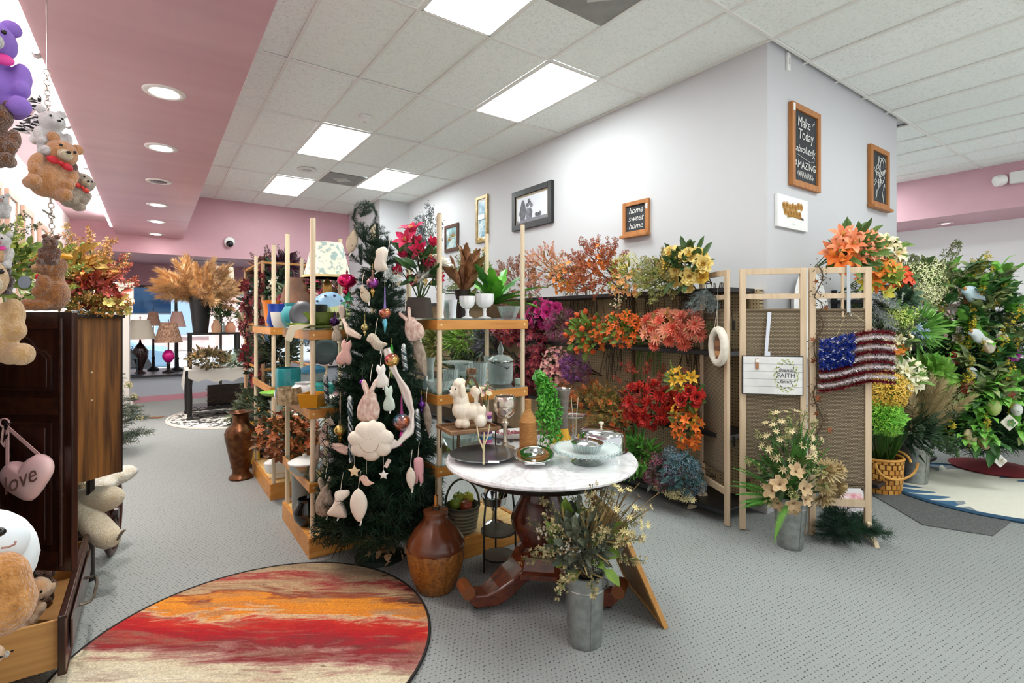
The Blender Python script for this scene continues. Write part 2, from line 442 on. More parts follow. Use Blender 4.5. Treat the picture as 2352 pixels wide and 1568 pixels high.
for (x0, y0, lab) in ((GX0 + 2 * GXS, 2.0 + .02, 'large grey metal ceiling vent beside the light panel over the table'), (GX0 + 2 * GXS, GY0 + 3.5 * GYS, 'small grey ceiling vent with a diamond plate beside the column')):
	t = thing('ceiling_vent', lab, 'vent', (x0 + GXS / 2, y0 + .3, CEIL), 'ceiling vents')
	MB().box((x0 + GXS / 2, y0 + .31, CEIL + .006), (GXS - .03, .585, .012)).build('panel', VG, t)
	d = MB()
	for k, s_ in enumerate((.2, .14, .09)):
		d.box((x0 + GXS / 2, y0 + .31, CEIL - .004 - k * .006), (s_, s_, .006), rz=PI / 4)
	d.build('diffuser_plate', mat('#B9B9B4', 0.4), t)
# walls
struct('wall_right', MB().span((3.85, 2.03, 0), (4.0, 8.7, CEIL + .03)), WHITE)
struct('wall_front', MB().span((4.0, 2.03, 0), (6.5, 2.15, CEIL + .03)), WHITE)
struct('wall_side', MB().span((6.38, 2.15, 0), (6.5, 9, CEIL + .03)), WHITE)
struct('wall_column', MB().span((3.31, 8.7, 0), (3.85, 10.4, CEIL + .03)), WHITE)
struct('wall_back', MB().span((-1.03, 10.4, 2.585), (3.4, 12.55, CEIL + .03)), PINK)
struct('wall_header', MB().span((-1.03, 12.55, 2.17), (6, 12.7, 2.7)), mat('#B98E9C', .6))
struct('wall_sill', MB().span((-1.03, 11.24, 0), (6, 12.7, .44)), mat('#AEB4BE', .6))
struct('trim_sill', MB().span((-1.03, 11.2, .44), (6, 12.72, .475)), mat('#2A2B30', .4))
struct('baseboard_back', MB().span((-1.03, 11.22, 0), (6, 11.245, .1)), mat('#C48A96', .5))
struct('wall_left', MB().span((-1.15, -2.6, 0), (-1.03, 12.7, CEIL)), mat('#F0EEEC', 0.8))
struct('trim_soffit', MB().span((-.47, -2.6, 2.87), (.445, 10.4, CEIL + .06)), PINKS, bevel=0.004)
struct('trim_cove', MB().span((-1.03, -2.6, 3.045), (-.47, 10.4, 3.1)), PINKL)
struct('trim_bulkhead', MB().span((9.56, -2.6, 3.01), (10.67, 9, CEIL + .06)), PINK)
struct('wall_far', MB().span((10.67, -2.6, 0), (10.8, 9, 3.05)), mat('#F2F2F2', 0.8))
struct('wall_end', MB().span((6.5, 8.9, 0), (10.8, 9.0, CEIL)), WHITE)
struct('wall_window_side', MB().span((3.85, 10.4, 0), (4.0, 12.6, CEIL)), WHITE)
# window at the end: frame posts and panes
wf = struct('window_1', MB().span((-1.03, 12.56, 2.12), (4, 12.62, 2.2)), mat('#1E2024', .4))
for x in (-.9, .42, 1.75, 3.1):
	MB().span((x - .025, 12.56, .47), (x + .025, 12.62, 2.12)).build('mullion', mat('#1E2024', .4), wf)
for x in (-.9, .42, 1.75):
	MB().span((x + .025, 12.585, .47), (x + 1.3, 12.591, 2.12)).build('pane', thin_glass('#F4FAFF', .8, .03), wf)
# tube lights along the soffit edge
for k in range(7):
	y0 = 1.15 + k * 1.22
	t = thing('tube_light', 'thin white fluorescent tube along the pink soffit edge', 'tube light', (-.475, y0 + .6, 2.9), 'tube lights along the pink soffit edge')
	MB().tube([(-.487, y0 + .03, 2.882), (-.487, y0 + 1.18, 2.882)], .017, 8).build('tube', LAMPT, t)
	MB().span((-.475, y0 + .01, 2.872), (-.47, y0 + 1.21, 2.93)).build('housing', mat('#EFEDED', .4), t)
	for y in (y0 + .015, y0 + 1.19): MB().tube([(-.487, y - .012, 2.882), (-.487, y + .012, 2.882)], .02, 8).build('end_cap', mat('#C9C3C3', .4), t)
# downlights
for k, y in enumerate((3.72, 4.94, 6.17, 7.45, 8.73, 10.04)):
	on = k != 2
	t = thing('downlight', 'unlit recessed round downlight in the pink soffit' if not on else ('lit round downlight with white ring in the pink soffit, %s' % ('largest', 'second along from the largest', '', 'just beyond the unlit one', 'last but one', 'last before the pink wall')[k]), 'downlight', (.065, y, 2.87), 'downlights in the pink soffit')
	MB().lathe([(.075, -.002), (.078, -.008), (.105, -.008), (.112, -.002), (.112, .004)], 28, (.065, y, 2.868)).build('trim_ring', mat('#E4DEDC', .35), t, smooth=True)
	MB().lathe([(.0, -.0095), (.04, -.0095), (.068, -.0085)], 24, (.065, y, 2.868)).build('lamp_face', LAMPS if on else mat('#6B5B5E', .3), t, smooth=True)
	if on:
		ld = bpy.data.lights.new('lamp_beam', 'SPOT'); ld.energy = 105; ld.spot_size = 2.1; ld.spot_blend = .7; ld.shadow_soft_size = .07; ld.color = (1, .97, .92)
		lo = bpy.data.objects.new('lamp_beam', ld); COL.objects.link(lo); lo.parent = t; lo.location = (0, 0, -.02)
# fire-alarm style fittings on the ceiling
t = thing('smoke_detector', 'round white smoke detector on the ceiling tiles', 'smoke detector', (1.83, 5.24, CEIL))
MB().lathe([(.0, -.055), (.03, -.055), (.042, -.045), (.045, -.03), (.062, -.028), (.066, -.004), (.066, -.001)], 24, (1.83, 5.24, CEIL)).build('body', mat('#E8E7E4', .4), t, smooth=True, sharp=35)
MB().lathe([(.0, -.058), (.012, -.058), (.014, -.055)], 12, (1.83, 5.24, CEIL)).build('sensor_cap', mat('#B5B4B0', .4), t)
t = thing('ceiling_speaker', 'flat round white ceiling speaker between light panels', 'speaker', (1.81, 7.57, CEIL))
MB().lathe([(.0, -.012), (.1, -.012), (.125, -.008), (.13, -.001)], 28, (1.81, 7.57, CEIL)).build('ring', mat('#DEDDD8', .5), t, smooth=True)
MB().lathe([(.0, -.016), (.05, -.016), (.06, -.0125)], 24, (1.81, 7.57, CEIL)).build('grille', mat('#BDBCB6', .5), t, smooth=True)
# wall fittings
t = thing('security_camera', 'small white dome camera on the pink back wall', 'camera', (1.14, 10.4, 2.86))
p = PY(527, 558, 10.38)
MB().lathe([(.0, 0), (.09, 0), (.09, .05), (.075, .075), (0, .08)], 20, p + Vector((0, .02, .02)), Matrix.Rotation(PI / 2, 3, 'X')).build('housing', mat('#ECECEC', .4), t, smooth=True, sharp=40)
MB().ell(p + Vector((0, -.05, -.02)), (.06, .05, .06), 14, 10).build('dome', mat('#15161A', .1), t, smooth=True)
t = thing('air_grille', 'flat metal air grille on the bulkhead underside', 'vent', (.95, 11.3, 2.58))
p = PZ(482, 601, 2.583)
MB().box(p, (.62, .3, .012)).build('frame', mat('#6A656C', .5), t)
for k in range(5): MB().box(p + Vector((0, -.1 + k * .05, -.008)), (.54, .03, .008)).build('slat', mat('#B9B4BC', .5), t)
t = thing('wall_sensor', 'small white switch box high on the white wall corner', 'wall sensor', PY(1810, 142, 2.02))
p = PY(1810, 142, 2.02)
MB().box(p, (.05, .02, .14)).build('box', mat('#E9E9E7', .5), t, bevel=.004)
MB().box(p + Vector((.005, -.012, .0)), (.02, .006, .05)).build('switch', mat('#D8D8D5', .5), t)
t = thing('emergency_light', 'white twin-head emergency light on the pink bulkhead', 'emergency light', PX(2345, 405, 9.5))
p = PX(2352, 404, 9.5)
MB().box(p + Vector((.02, -.05, 0)), (.1, .38, .16)).build('housing', mat('#E4E1DF', .5), t, bevel=.015)
MB().lathe([(0, 0), (.07, 0), (.08, .04), (.07, .1), (.04, .12), (0, .12)], 14, p + Vector((.02, .2, .0)), frame_from((-.6, .6, -.2))).build('lamp_head', mat('#EDEBE9', .4), t, smooth=True, sharp=40)
t = thing('round_spotlight', 'round recessed downlight under the pink bulkhead', 'downlight', (10.05, 2.5, 3.01))
p = PZ(2172, 512, 3.008)
MB().lathe([(0, -.01), (.05, -.012), (.09, -.012), (.11, -.002)], 20, p).build('trim_ring', mat('#D6BDBF', .4), t, smooth=True)
MB().lathe([(0, -.014), (.055, -.0135)], 16, p).build('lamp_face', mat('#F4E8E4', .3, emit=1.2), t)
# pegboard and shelves along the white wall
struct('wall_pegboard', MB().span((3.80, 2.06, .06), (3.848, 8.4, 1.725)), peg_mat())
BLK = mat('#17181C', .35)
SHB = thing('pegboard_shelf', 'black metal wall shelves on brown pegboard full of silk flowers', 'shelf', (3.8, 4, 0))
for (z, x0) in ((1.73, 3.45), (1.255, 3.45), (.64, 3.45), (.1, 3.4)):
	MB().span((x0, 2.1, z - .035), (3.8, 8.2, z)).build('shelf_board', BLK, SHB, bevel=.004)
for y in (2.15, 3.3, 4.5, 5.7, 6.9):
	MB().span((3.775, y - .015, .06), (3.799, y + .015, 1.72)).build('upright', mat('#6E5C40', .5), SHB)
SHF = thing('front_shelf_unit', 'black metal shelves of silk flowers on the chalkboard wall', 'shelf', (5.3, 2, 0))
for z in (1.66, 1.23, .62, .12):
	MB().span((4.9, 1.66, z - .03), (6.4, 2.02, z)).build('shelf_board', BLK, SHF, bevel=.004)
for x in (4.95, 5.65, 6.35):
	MB().span((x - .015, 1.99, .06), (x + .015, 2.025, 1.75)).build('upright', BLK, SHF)
# ------------------------------------------------------------------ flower heads (unit radius, facing +Z), shared meshes
def petal(mb, az, e0, e1, L, w, m=0, r0=0.05, cup=0.1, tip=0.3, rows=3, zb=0.0):
	ca, sa = math.cos(az), math.sin(az)
	side = Vector((-sa, ca, 0)); rad = Vector((ca, sa, 0))
	p = rad * r0 + Vector((0, 0, zb)); vs = []
	wp = [0.35, 1.0, 0.95, tip] if rows == 3 else [0.45, 1.0, tip]
	for i in range(rows + 1):
		e = e0 + (e1 - e0) * i / rows
		n = rad * -math.sin(e) + Vector((0, 0, math.cos(e)))
		hw = side * w * 0.5 * wp[i]
		c = n * cup * w * wp[i]
		vs += [p - hw + c, p, p + hw + c]
		p = p + (rad * math.cos(e) + Vector((0, 0, math.sin(e)))) * (L / rows)
	fs = []
	for i in range(rows):
		a = i * 3
		fs += [(a, a + 1, a + 4, a + 3), (a + 1, a + 2, a + 5, a + 4)]
	mb.add(vs, fs, m)
_F = {}
def fmat(c, c2=None):
	return mat(c, 0.62, 0, c2 or c, 3.0, sheen=0.15)
def shade(h, k):
	r = [min(255, int(int(h.lstrip('#')[i:i + 2], 16) * k)) for i in (0, 2, 4)]
	return '#%02X%02X%02X' % tuple(r)
def flower(kind, c1, c2=None, c3='#D9B84A'):
	key = (kind, c1, c2, c3)
	if key in _F: return _F[key]
	rnd = random.Random(hash(kind) % 1000 if False else len(_F) + 3)
	c2 = c2 or shade(c1, 0.82)
	mb = MB(); mats = [fmat(c1, c2), fmat(c3), mat('#4C6A2C', .6), fmat(c2)]
	if kind == 'peony':
		for ly, (n, e0, e1, L, w) in enumerate(((7, .05, .5, .95, .75), (7, .45, .95, .8, .65), (6, .8, 1.35, .65, .55), (5, 1.1, 1.8, .5, .42), (4, 1.3, 2.0, .38, .3))):
			for k in range(n): petal(mb, 2 * PI * (k + ly * .5) / n + rnd.uniform(-.15, .15), e0 + rnd.uniform(-.1, .1), e1 + rnd.uniform(-.12, .12), L, w, 0 if ly < 3 else 3, .06, .22, .55)
	elif kind == 'rose':
		for ly, (n, e0, e1, L, w) in enumerate(((5, .4, .15, .95, .95), (5, .8, .9, .85, .8), (4, 1.2, 1.5, .75, .7), (3, 1.35, 1.9, .6, .5))):
			for k in range(n): petal(mb, 2 * PI * (k + ly * .4) / n, e0, e1, L, w, 0 if ly < 2 else 3, .08, .2, .6)
	elif kind == 'daisy':
		for k in range(13): petal(mb, 2 * PI * k / 13, .25 + rnd.uniform(-.1, .1), -.1, .95, .3, 0, .1, .1, .55, 2)
		for k in range(9): petal(mb, 2 * PI * (k + .5) / 9, .6, .3, .7, .26, 3, .08, .1, .5, 2)
		mb.ell((0, 0, .1), (.18, .18, .1), 8, 5, m=1)
	elif kind == 'mum':
		for ly, (n, e0, e1, L) in enumerate(((16, -.1, .35, .98), (14, .35, .8, .9), (11, .8, 1.3, .75), (7, 1.1, 1.8, .55))):
			for k in range(n): petal(mb, 2 * PI * (k + ly * .5) / n + rnd.uniform(-.1, .1), e0, e1, L * rnd.uniform(.88, 1.05), .19, 0 if ly % 2 == 0 else 3, .05, .25, .5, 2)
	elif kind == 'lily':
		for k in range(6): petal(mb, PI / 3 * k, 1.05, -.25, 1.15, .5 if k % 2 else .4, 0 if k % 2 else 3, .08, .12, .12)
		for k in range(6): mb.tube([(0, 0, .1), (.12 * math.cos(k), .12 * math.sin(k), .6)], .02, 3, 1)
	elif kind == 'tulip':
		for k in range(6): petal(mb, PI / 3 * k, .75 if k % 2 else .6, 1.75, 1.2, .8, 0 if k % 2 else 3, .1, .2, .3)
	elif kind == 'poinsettia':
		for ly, (n, e, L) in enumerate(((6, .1, 1.0), (5, .45, .75))):
			for k in range(n): petal(mb, 2 * PI * (k + ly * .5) / n, e, e - .3, L, .42, 0 if ly else 3, .04, .12, .08)
		for k in range(4): mb.oct((.07 * math.cos(k * 1.6), .07 * math.sin(k * 1.6), .12), .06, 1)
	elif kind == 'cluster':
		for k in range(44):
			ph = math.acos(1 - 1.35 * (k + .5) / 44); az = k * 2.399963
			d = Vector((math.sin(ph) * math.cos(az), math.sin(ph) * math.sin(az), math.cos(ph)))
			c = d * rnd.uniform(.78, .95) ; M = frame_from(d)
			rot = rnd.uniform(0, 6); mm = 0 if rnd.random() < .6 else 3
			for q in range(4):
				t = rot + q * PI / 2
				a = M @ Vector((math.cos(t), math.sin(t), .1)); b = M @ Vector((math.cos(t + .8), math.sin(t + .8), .1)); e = M @ Vector((math.cos(t + .4) * 1.35, math.sin(t + .4) * 1.35, .35))
				mb.add([c, c + a * .14, c + e * .16, c + b * .14], [(0, 1, 2, 3)], mm)
	elif kind == 'blossom':          # five-petal open blossom
		for k in range(5): petal(mb, 2 * PI * k / 5, .55, .0, .95, .75, 0, .05, .12, .6, 2)
		mb.oct((0, 0, .15), .16, 1)
	elif kind == 'spray':            # upright twig with many small blossoms, length 2 along z
		pts = [Vector((0, 0, 0))]
		for k in range(5): pts.append(pts[-1] + Vector((rnd.uniform(-.12, .12), rnd.uniform(-.12, .12), .4)))
		mb.tube(pts, .02, 3, 2)
		for k in range(34):
			t = rnd.uniform(.15, 1); i = min(4, int(t * 5)); p = pts[i].lerp(pts[i + 1], t * 5 - i)
			q = p + rv(rnd.uniform(.1, .42) * (1.15 - t * .6), rnd)
			mb.blade(p, q - p, (q - p).length, .02, 2)
			d = (q - p).normalized(); M = frame_from(d); s_ = rnd.uniform(.07, .13)
			for w in range(4):
				a = w * PI / 2
				mb.add([q, q + M @ Vector((math.cos(a), math.sin(a), .5)) * s_, q + M @ Vector((math.cos(a + .5), math.sin(a + .5), .7)) * s_ * 1.3, q + M @ Vector((math.cos(a + 1), math.sin(a + 1), .5)) * s_], [(0, 1, 2, 3)], 0 if rnd.random() < .65 else 3)
	elif kind == 'berries':
		for k in range(16):
			q = rv(rnd.uniform(.3, .95), rnd); q.z = abs(q.z) * .9
			mb.tube([(0, 0, 0), tuple(q)], .018, 3, 2); mb.ell(q, .12, 6, 4, m=0 if k % 3 else 3)
	elif kind == 'pod':
		mb.lathe([(0, 0), (.35, .1), (.62, .45), (.6, .8), (.35, 1.2), (.08, 1.5), (0, 1.52)], 8, wob=lambda t, z: .08 * math.cos(4 * t))
	elif kind == 'thistle':
		for k in range(30):
			d = rv(1, rnd); d.z = abs(d.z)
			mb.blade((0, 0, .1), d, .95, .16, 0 if k % 2 else 3)
	elif kind == 'plume':            # pampas plume, length 3 along z
		pts = [Vector((0.25 * math.sin(k * .5) * k / 6, 0, .5 * k)) for k in range(7)]
		mb.tube(pts, .02, 3, 3)
		for k in range(260):
			t = rnd.random() ** .8; i = min(5, int(t * 6)); p = pts[i].lerp(pts[i + 1], t * 6 - i)
			az = rnd.uniform(0, 6.28); env = .9 * math.sin(PI * min(.97, t * .9 + .12)) + .15
			d = Vector((math.cos(az) * env, math.sin(az) * env, .75 + .3 * rnd.random()))
			mb.blade(p, d, rnd.uniform(.4, .75), .06, 0 if rnd.random() < .6 else 3)
	elif kind == 'starflower':
		for k in range(8): petal(mb, 2 * PI * k / 8 + rnd.uniform(-.1, .1), .35, -.1, 1.0, .26, 0, .02, .1, .05, 2)
		mb.oct((0, 0, .1), .12, 1)
	me = mb.mesh('flower', mats, True)
	_F[key] = me
	return me
def bunch(name, label, cat, center, radii, base, flowers, leaf=None, stem=('#4A4A22', 6, .004), face=None, group=None, seed=1, back=-.25, droop=.3, extra=None, fname='flower'):
	"""a bouquet: an Empty at BASE, blooms (each a part) over an ellipsoid round CENTER, one foliage part and one stem part"""
	rnd = random.Random(seed)
	center = Vector(center); base = Vector(base); radii = Vector(radii)
	t = thing(name, label, cat, base, group)
	out = (center - base); out = out.normalized() if out.length > .02 else Vector((0, 0, 1))
	fc = Vector(face).normalized() if face is not None else (out + (Vector((0, 0, EYE)) - center).normalized() * .9).normalized()
	tips = []
	for (me, n, size, *opt) in flowers:
		off = Vector(opt[0]) if opt else Vector((0, 0, 0)); sp = opt[1] if len(opt) > 1 else 1.0
		for k in range(n):
			best = None
			for a in range(14):
				d = rv(1, rnd)
				if d.dot(fc) < back: continue
				p = center + off + Vector((d.x * radii.x, d.y * radii.y, d.z * radii.z)) * (rnd.uniform(.62, 1.0) * sp)
				gap = min([(p - q).length for q in tips] or [9])
				if best is None or gap > best[0]: best = (gap, p, d)
				if gap > size * 1.5: break
			if best is None: continue
			p, d = best[1], best[2]
			z = ((p - base).normalized() * .5 + d * .7 + fc * .35 + rv(.25, rnd)).normalized()
			M = frame_from(z) @ Matrix.Rotation(rnd.uniform(0, 6.28), 3, 'Z')
			inst(fname, me, t, p, M, size * rnd.uniform(.82, 1.18)); tips.append(p)
	if leaf:
		lm = leaf if isinstance(leaf, list) else [leaf]
		mb = MB(); mats = []
		for i, (c, c2, n, L, w) in enumerate(lm):
			mats.append(mat(c, .55, 0, c2, 6.0))
			for k in range(n):
				d = rv(1, rnd)
				if d.dot(fc) < back - .3: d = -d
				p = center + Vector((d.x * radii.x, d.y * radii.y, d.z * radii.z)) * rnd.uniform(.25, .95)
				q = ((p - base).normalized() * .5 + d * .6 + rv(.5, rnd)).normalized()
				mb.leaf(p, q, (fc + rv(.6, rnd)), L * rnd.uniform(.6, 1.25), w * rnd.uniform(.7, 1.2), i, droop * rnd.random())
		o = mb.build('foliage', mats, t, smooth=False); o['kind'] = 'stuff'
	if stem:
		mb = MB(); rnd.shuffle(tips)
		for p in (tips[:stem[1]] or [center]):
			mid = base.lerp(p, .5) + rv(.15, rnd) * (p - base).length * .5
			mb.tube([base + rv(.008, rnd), mid, p], stem[2], 4)
		if extra:
			for (c0, n, dirn, L, jit) in extra:
				for k in range(n):
					p = Vector(c0) + Vector((rnd.uniform(-.04, .0), rnd.uniform(-jit, jit), 0)); d = Vector(dirn) + Vector((0, rnd.uniform(-.3, .3), 0)); LL = L * rnd.uniform(.55, 1.05)
					mb.tube([p, p + d * LL * .5 + rv(.01, rnd), p + d * LL], stem[2], 4)
		o = mb.build('stem_bundle', mat(stem[0], .6), t); o['kind'] = 'stuff'
	return t
def pxr(d, px): return px * d / FPX
# ------------------------------------------------------------------ fir branches (length 1 along +Z), shared
def fir_branch(seed, cols, n_side=7, nl=.11, per=12):
	rnd = random.Random(seed); mb = MB()
	def needles(a, b, k, L):
		for i in range(k):
			t = i / k; p = a.lerp(b, t); d = (b - a).normalized()
			sd = d.orthogonal().normalized(); sd = Matrix.Rotation(i * 2.4 + rnd.random(), 3, d) @ sd
			mb.blade(p, d * .75 + sd, L * rnd.uniform(.75, 1.1), .016, rnd.randint(0, len(cols) - 1))
	a = Vector((0, 0, 0)); b = Vector((0, 0, 1))
	mb.tube([a, b], [.014, .006], 4, 0)
	needles(a, b, int(per * 4.5), nl)
	for k in range(n_side):
		z = .12 + .75 * k / n_side; s_ = 1 if k % 2 else -1
		p = Vector((0, 0, z)); q = p + Vector((s_ * .34 * (1.05 - z * .6), rnd.uniform(-.12, .12), .3 * (1.1 - z * .5)))
		mb.tube([p, q], [.008, .004], 3, 0); needles(p, q, int(per * 1.9), nl)
	return mb.mesh('branch', [mat(c, .6) for c in cols], False)
# ------------------------------------------------------------------ display shelves of amber wood, pale posts and glass
AMB = wood('#B9762C', '#D8994A', 'x', .4); AMBY = wood('#B9762C', '#D8994A', 'y', .4)
POST = wood('#D9C3A0', '#E6D5B8', 'z', .5)
GLS = thin_glass('#DCEBE6', .8, .05)
def shelf_tower(label, x0, x1, y0, y1, levels, top, base_h=.13, glass=True, end_rails=True, yr=True):
	t = thing('display_shelf', label, 'display shelf', ((x0 + x1) / 2, (y0 + y1) / 2, 0), 'wooden post display shelves')
	b = MB()
	b.span((x0 - .03, y0 - .03, .0), (x1 + .03, y0 - .005, base_h)); b.span((x0 - .03, y1 + .005, .0), (x1 + .03, y1 + .03, base_h))
	b.span((x0 - .03, y0 - .005, .0), (x0 - .005, y1 + .005, base_h)); b.span((x1 + .005, y0 - .005, .0), (x1 + .03, y1 + .005, base_h))
	b.build('plinth', AMB, t, bevel=.003)
	MB().span((x0 - .005, y0 - .005, base_h - .035), (x1 + .005, y1 + .005, base_h - .01)).build('bottom_board', mat('#DDAE68', .45, c2='#E9C58A', scale=30, stretch=(.1, 1, 1)), t)
	for x in (x0, x1):
		for y in (y0, y1):
			MB().tube([(x, y, base_h - .01), (x, y, top)], .0165, 10).build('post', POST, t, smooth=True, sharp=40)
			cp = MB().tube([(x, y, top), (x, y, top + .004)], .0125, 10); cp.build('post_cap', mat('#8D7B62', .6), t)
	for z in levels:
		for y in (y0, y1):
			r = MB().span((x0 - .028, y - .024, z - .06), (x1 + .028, y - .008, z)) if y == y0 else MB().span((x0 - .028, y + .008, z - .06), (x1 + .028, y + .024, z))
			o = r.build('rail', AMB, t, bevel=.002)
			for x in (x0, x1): MB().lathe([(0, .004), (.006, .003), (.008, 0)], 8, (x, y + (-.024 if y == y0 else .024), z - .03), frame_from((0, -1 if y == y0 else 1, 0))).build('screw_plug', mat('#E8C48A', .4), o)
		for x in (x0, x1):
			MB().span((x - .027, y0 - .008, z - .06), (x - .012, y1 + .008, z)).build('rail', AMBY, t, bevel=.002) if x == x0 else MB().span((x + .012, y0 - .008, z - .06), (x + .027, y1 + .008, z)).build('rail', AMBY, t, bevel=.002)
		if glass: MB().span((x0 - .02, y0 - .022, z + .001), (x1 + .02, y1 + .022, z + .009)).build('glass_shelf', GLS, t)
	return t
ZA = (.47, .93, 1.425)
ZB = (.60, 1.035, 1.49)
shelf_tower('wooden post shelf of coloured pottery beside the ornament tree', .83, 1.22, 3.33, 4.06, ZA, 2.13)
shelf_tower('wooden post shelf behind the pottery shelf, holding autumn leaves and tureen', .83, 1.25, 4.58, 5.45, ZA, 2.11)
shelf_tower('wooden post shelf of milk glass and crystal behind the marble table', 1.43, 2.06, 2.77, 3.22, ZB, 2.135)
# tall garland rack further along the aisle
t = thing('garland_rack', 'tall amber frame rack hung with dark red garlands and greenery', 'display rack', (1.05, 6.3, 0), None)
for (x, y) in ((.98, 6.0), (1.5, 6.0), (.98, 7.2), (1.5, 7.2)):
	MB().tube([(x, y, 0), (x, y, 2.12)], .02, 8).build('post', mat('#C9A27E', .5), t, smooth=True, sharp=40)
for z in (.5, .95, 1.43, 2.1):
	for (a, b) in (((.98, 6.0), (.98, 7.2)), ((1.5, 6.0), (1.5, 7.2)), ((.98, 6.0), (1.5, 6.0)), ((.98, 7.2), (1.5, 7.2))):
		MB().bar((a[0], a[1], z), (b[0], b[1], z), .05, .022).build('rail', AMBY, t)
# ------------------------------------------------------------------ marble pedestal table
TC = Vector((1.735, 2.165, 0)); TZ = .75; TR = .515
def marble():
	m, nt, b = node_mat('marble'); T = NT(nt)
	vec, x, y, z = T.xyz()
	n = T.noise(vec, 2.2, 8, .7, .6)
	v = T.m('ABSOLUTE', T.m('SUBTRACT', n, .5))
	c = T.ramp(v, [(0.0, '#C4C2C4'), (.015, '#DAD8D9'), (.06, '#E6E4E4'), (1, '#EDEBEA')])
	nt.links.new(c, b.inputs['Base Color']); b.inputs['Roughness'].default_value = .12
	return m
MAH = wood('#3A150C', '#5A2616', 'z', .22, coat=.4)
MAH2 = wood('#4A1E10', '#6B3019', 'x', .25, coat=.4)
t = thing('pedestal_table', 'round marble-topped table on a dark carved mahogany pedestal', 'table', TC)
MB().lathe([(0, TZ - .028), (TR - .03, TZ - .028), (TR, TZ - .022), (TR + .003, TZ - .012), (TR - .004, TZ - .002), (TR - .012, TZ), (0, TZ)], 64, TC).build('marble_top', marble(), t, smooth=True, sharp=30)
MB().lathe([(0, TZ - .075), (TR - .09, TZ - .075), (TR - .05, TZ - .045), (TR - .045, TZ - .0285), (0, TZ - .0285)], 48, TC).build('apron', mat('#140A07', .35), t, smooth=True, sharp=30)
MB().lathe([(0, .675), (.12, .675), (.13, .64), (.105, .62), (.1, .56), (.115, .52), (.15, .46), (.165, .41), (.155, .36), (.125, .31), (.11, .28), (.13, .262), (.13, .25), (0, .25)][::-1], 10, TC).build('pedestal', MAH, t, smooth=True, sharp=35)
MB().lathe([(0, .15), (.19, .15), (.19, .175), (.165, .185), (.14, .245), (.12, .255), (0, .255)], 6, TC, Matrix.Rotation(.3, 3, 'Z')).build('collar', MAH2, t)
for k, an in enumerate((168, 302, 52)):
	d = Vector((math.cos(math.radians(an)), math.sin(math.radians(an)), 0)); s_ = Vector((-d.y, d.x, 0))
	prof = [(.03, .165, .05), (.13, .155, .075), (.2, .115, .09), (.27, .07, .07), (.33, .055, .055), (.39, .062, .05), (.425, .095, .05)]
	vs = []; fs = []
	for (r, z, w) in prof:
		hh = .042 if r < .3 else .032
		c = TC + d * r + Vector((0, 0, z))
		vs += [c - s_ * w + Vector((0, 0, hh)), c + s_ * w + Vector((0, 0, hh)), c + s_ * w - Vector((0, 0, hh)), c - s_ * w - Vector((0, 0, hh))]
	for i in range(len(prof) - 1):
		a = i * 4
		for j in range(4): fs.append((a + j, a + (j + 1) % 4, a + 4 + (j + 1) % 4, a + 4 + j))
	fs += [(3, 2, 1, 0), tuple(range(len(vs) - 4, len(vs)))]
	mb = MB(); mb.add(vs, fs)
	lg = mb.build('leg', MAH2, t, bevel=.008)
	MB().tube([TC + d * .43 - s_ * .052 + Vector((0, 0, .115)), TC + d * .43 + s_ * .052 + Vector((0, 0, .115))], .034, 12).build('scroll', mat('#7A4423', .3), lg)
	MB().ell(TC + d * .37 + Vector((0, 0, .022)), .022, 10, 8).build('caster', mat('#3A3026', .3, 1.0), lg, smooth=True)
# ------------------------------------------------------------------ folding screen
SW = wood('#C7AC8B', '#D6BFA1', 'z', .55)
def weave():
	m, nt, b = node_mat('woven_fabric'); T = NT(nt)
	vec, x, y, z = T.xyz(scale=(110, 110, 110), which='UV')
	row = T.m('FLOOR', y)
	fx = T.m('SUBTRACT', T.m('FRACT', T.m('ADD', x, T.m('MULTIPLY', T.m('MODULO', row, 2.0), .5))), .5); fy = T.m('SUBTRACT', T.m('FRACT', y), .5)
	d = T.m('SQRT', T.m('ADD', T.m('MULTIPLY', T.m('MULTIPLY', fx, fx), .8), T.m('MULTIPLY', fy, fy)))
	k = T.m('LESS_THAN', d, .33)
	vec2, _, _, _ = T.xyz(scale=(26, .8, 1), which='UV')
	st = T.noise(vec2, 4, 3); n = T.noise(vec, .8, 3)
	light = T.mix(st, '#7E6E56', '#AE9E80'); light = T.mix(T.m('MULTIPLY', n, .5), light, '#C4B699')
	dark = T.mix(st, '#3A2E22', '#5A4A38')
	c = T.mix(k, dark, light)
	nt.links.new(c, b.inputs['Base Color']); b.inputs['Roughness'].default_value = .9
	T.bump(d, b, .5, .003)
	return m
WV = weave()
def uv_plane(name, quad, m, parent, thick, su=1.0):
	"""slab with UVs in metres; quad = origin, u-vector, v-vector"""
	o, u, v = [Vector(q) for q in quad]; n = u.cross(v).normalized() * thick
	q = wloc(parent)
	vs = [o - q, o + u - q, o + u + v - q, o + v - q, o + n - q, o + u + n - q, o + u + v + n - q, o + v + n - q]
	me = bpy.data.meshes.new(name); me.from_pydata([tuple(a) for a in vs], [], [(3, 2, 1, 0), (4, 5, 6, 7), (0, 1, 5, 4), (1, 2, 6, 5), (2, 3, 7, 6), (3, 0, 4, 7)])
	uvl = me.uv_layers.new(name='UVMap')
	co = [(0, 0), (u.length, 0), (u.length, v.length), (0, v.length)] * 2
	for lp in me.loops: uvl.data[lp.index].uv = co[lp.vertex_index]
	me.materials.append(m); ob = bpy.data.objects.new(name, me); COL.objects.link(ob); ob.parent = parent
	return ob
SCR = thing('folding_screen', 'three-panel pale wood folding screen with woven brown fabric', 'folding screen', (3.5, 1.9, 0))
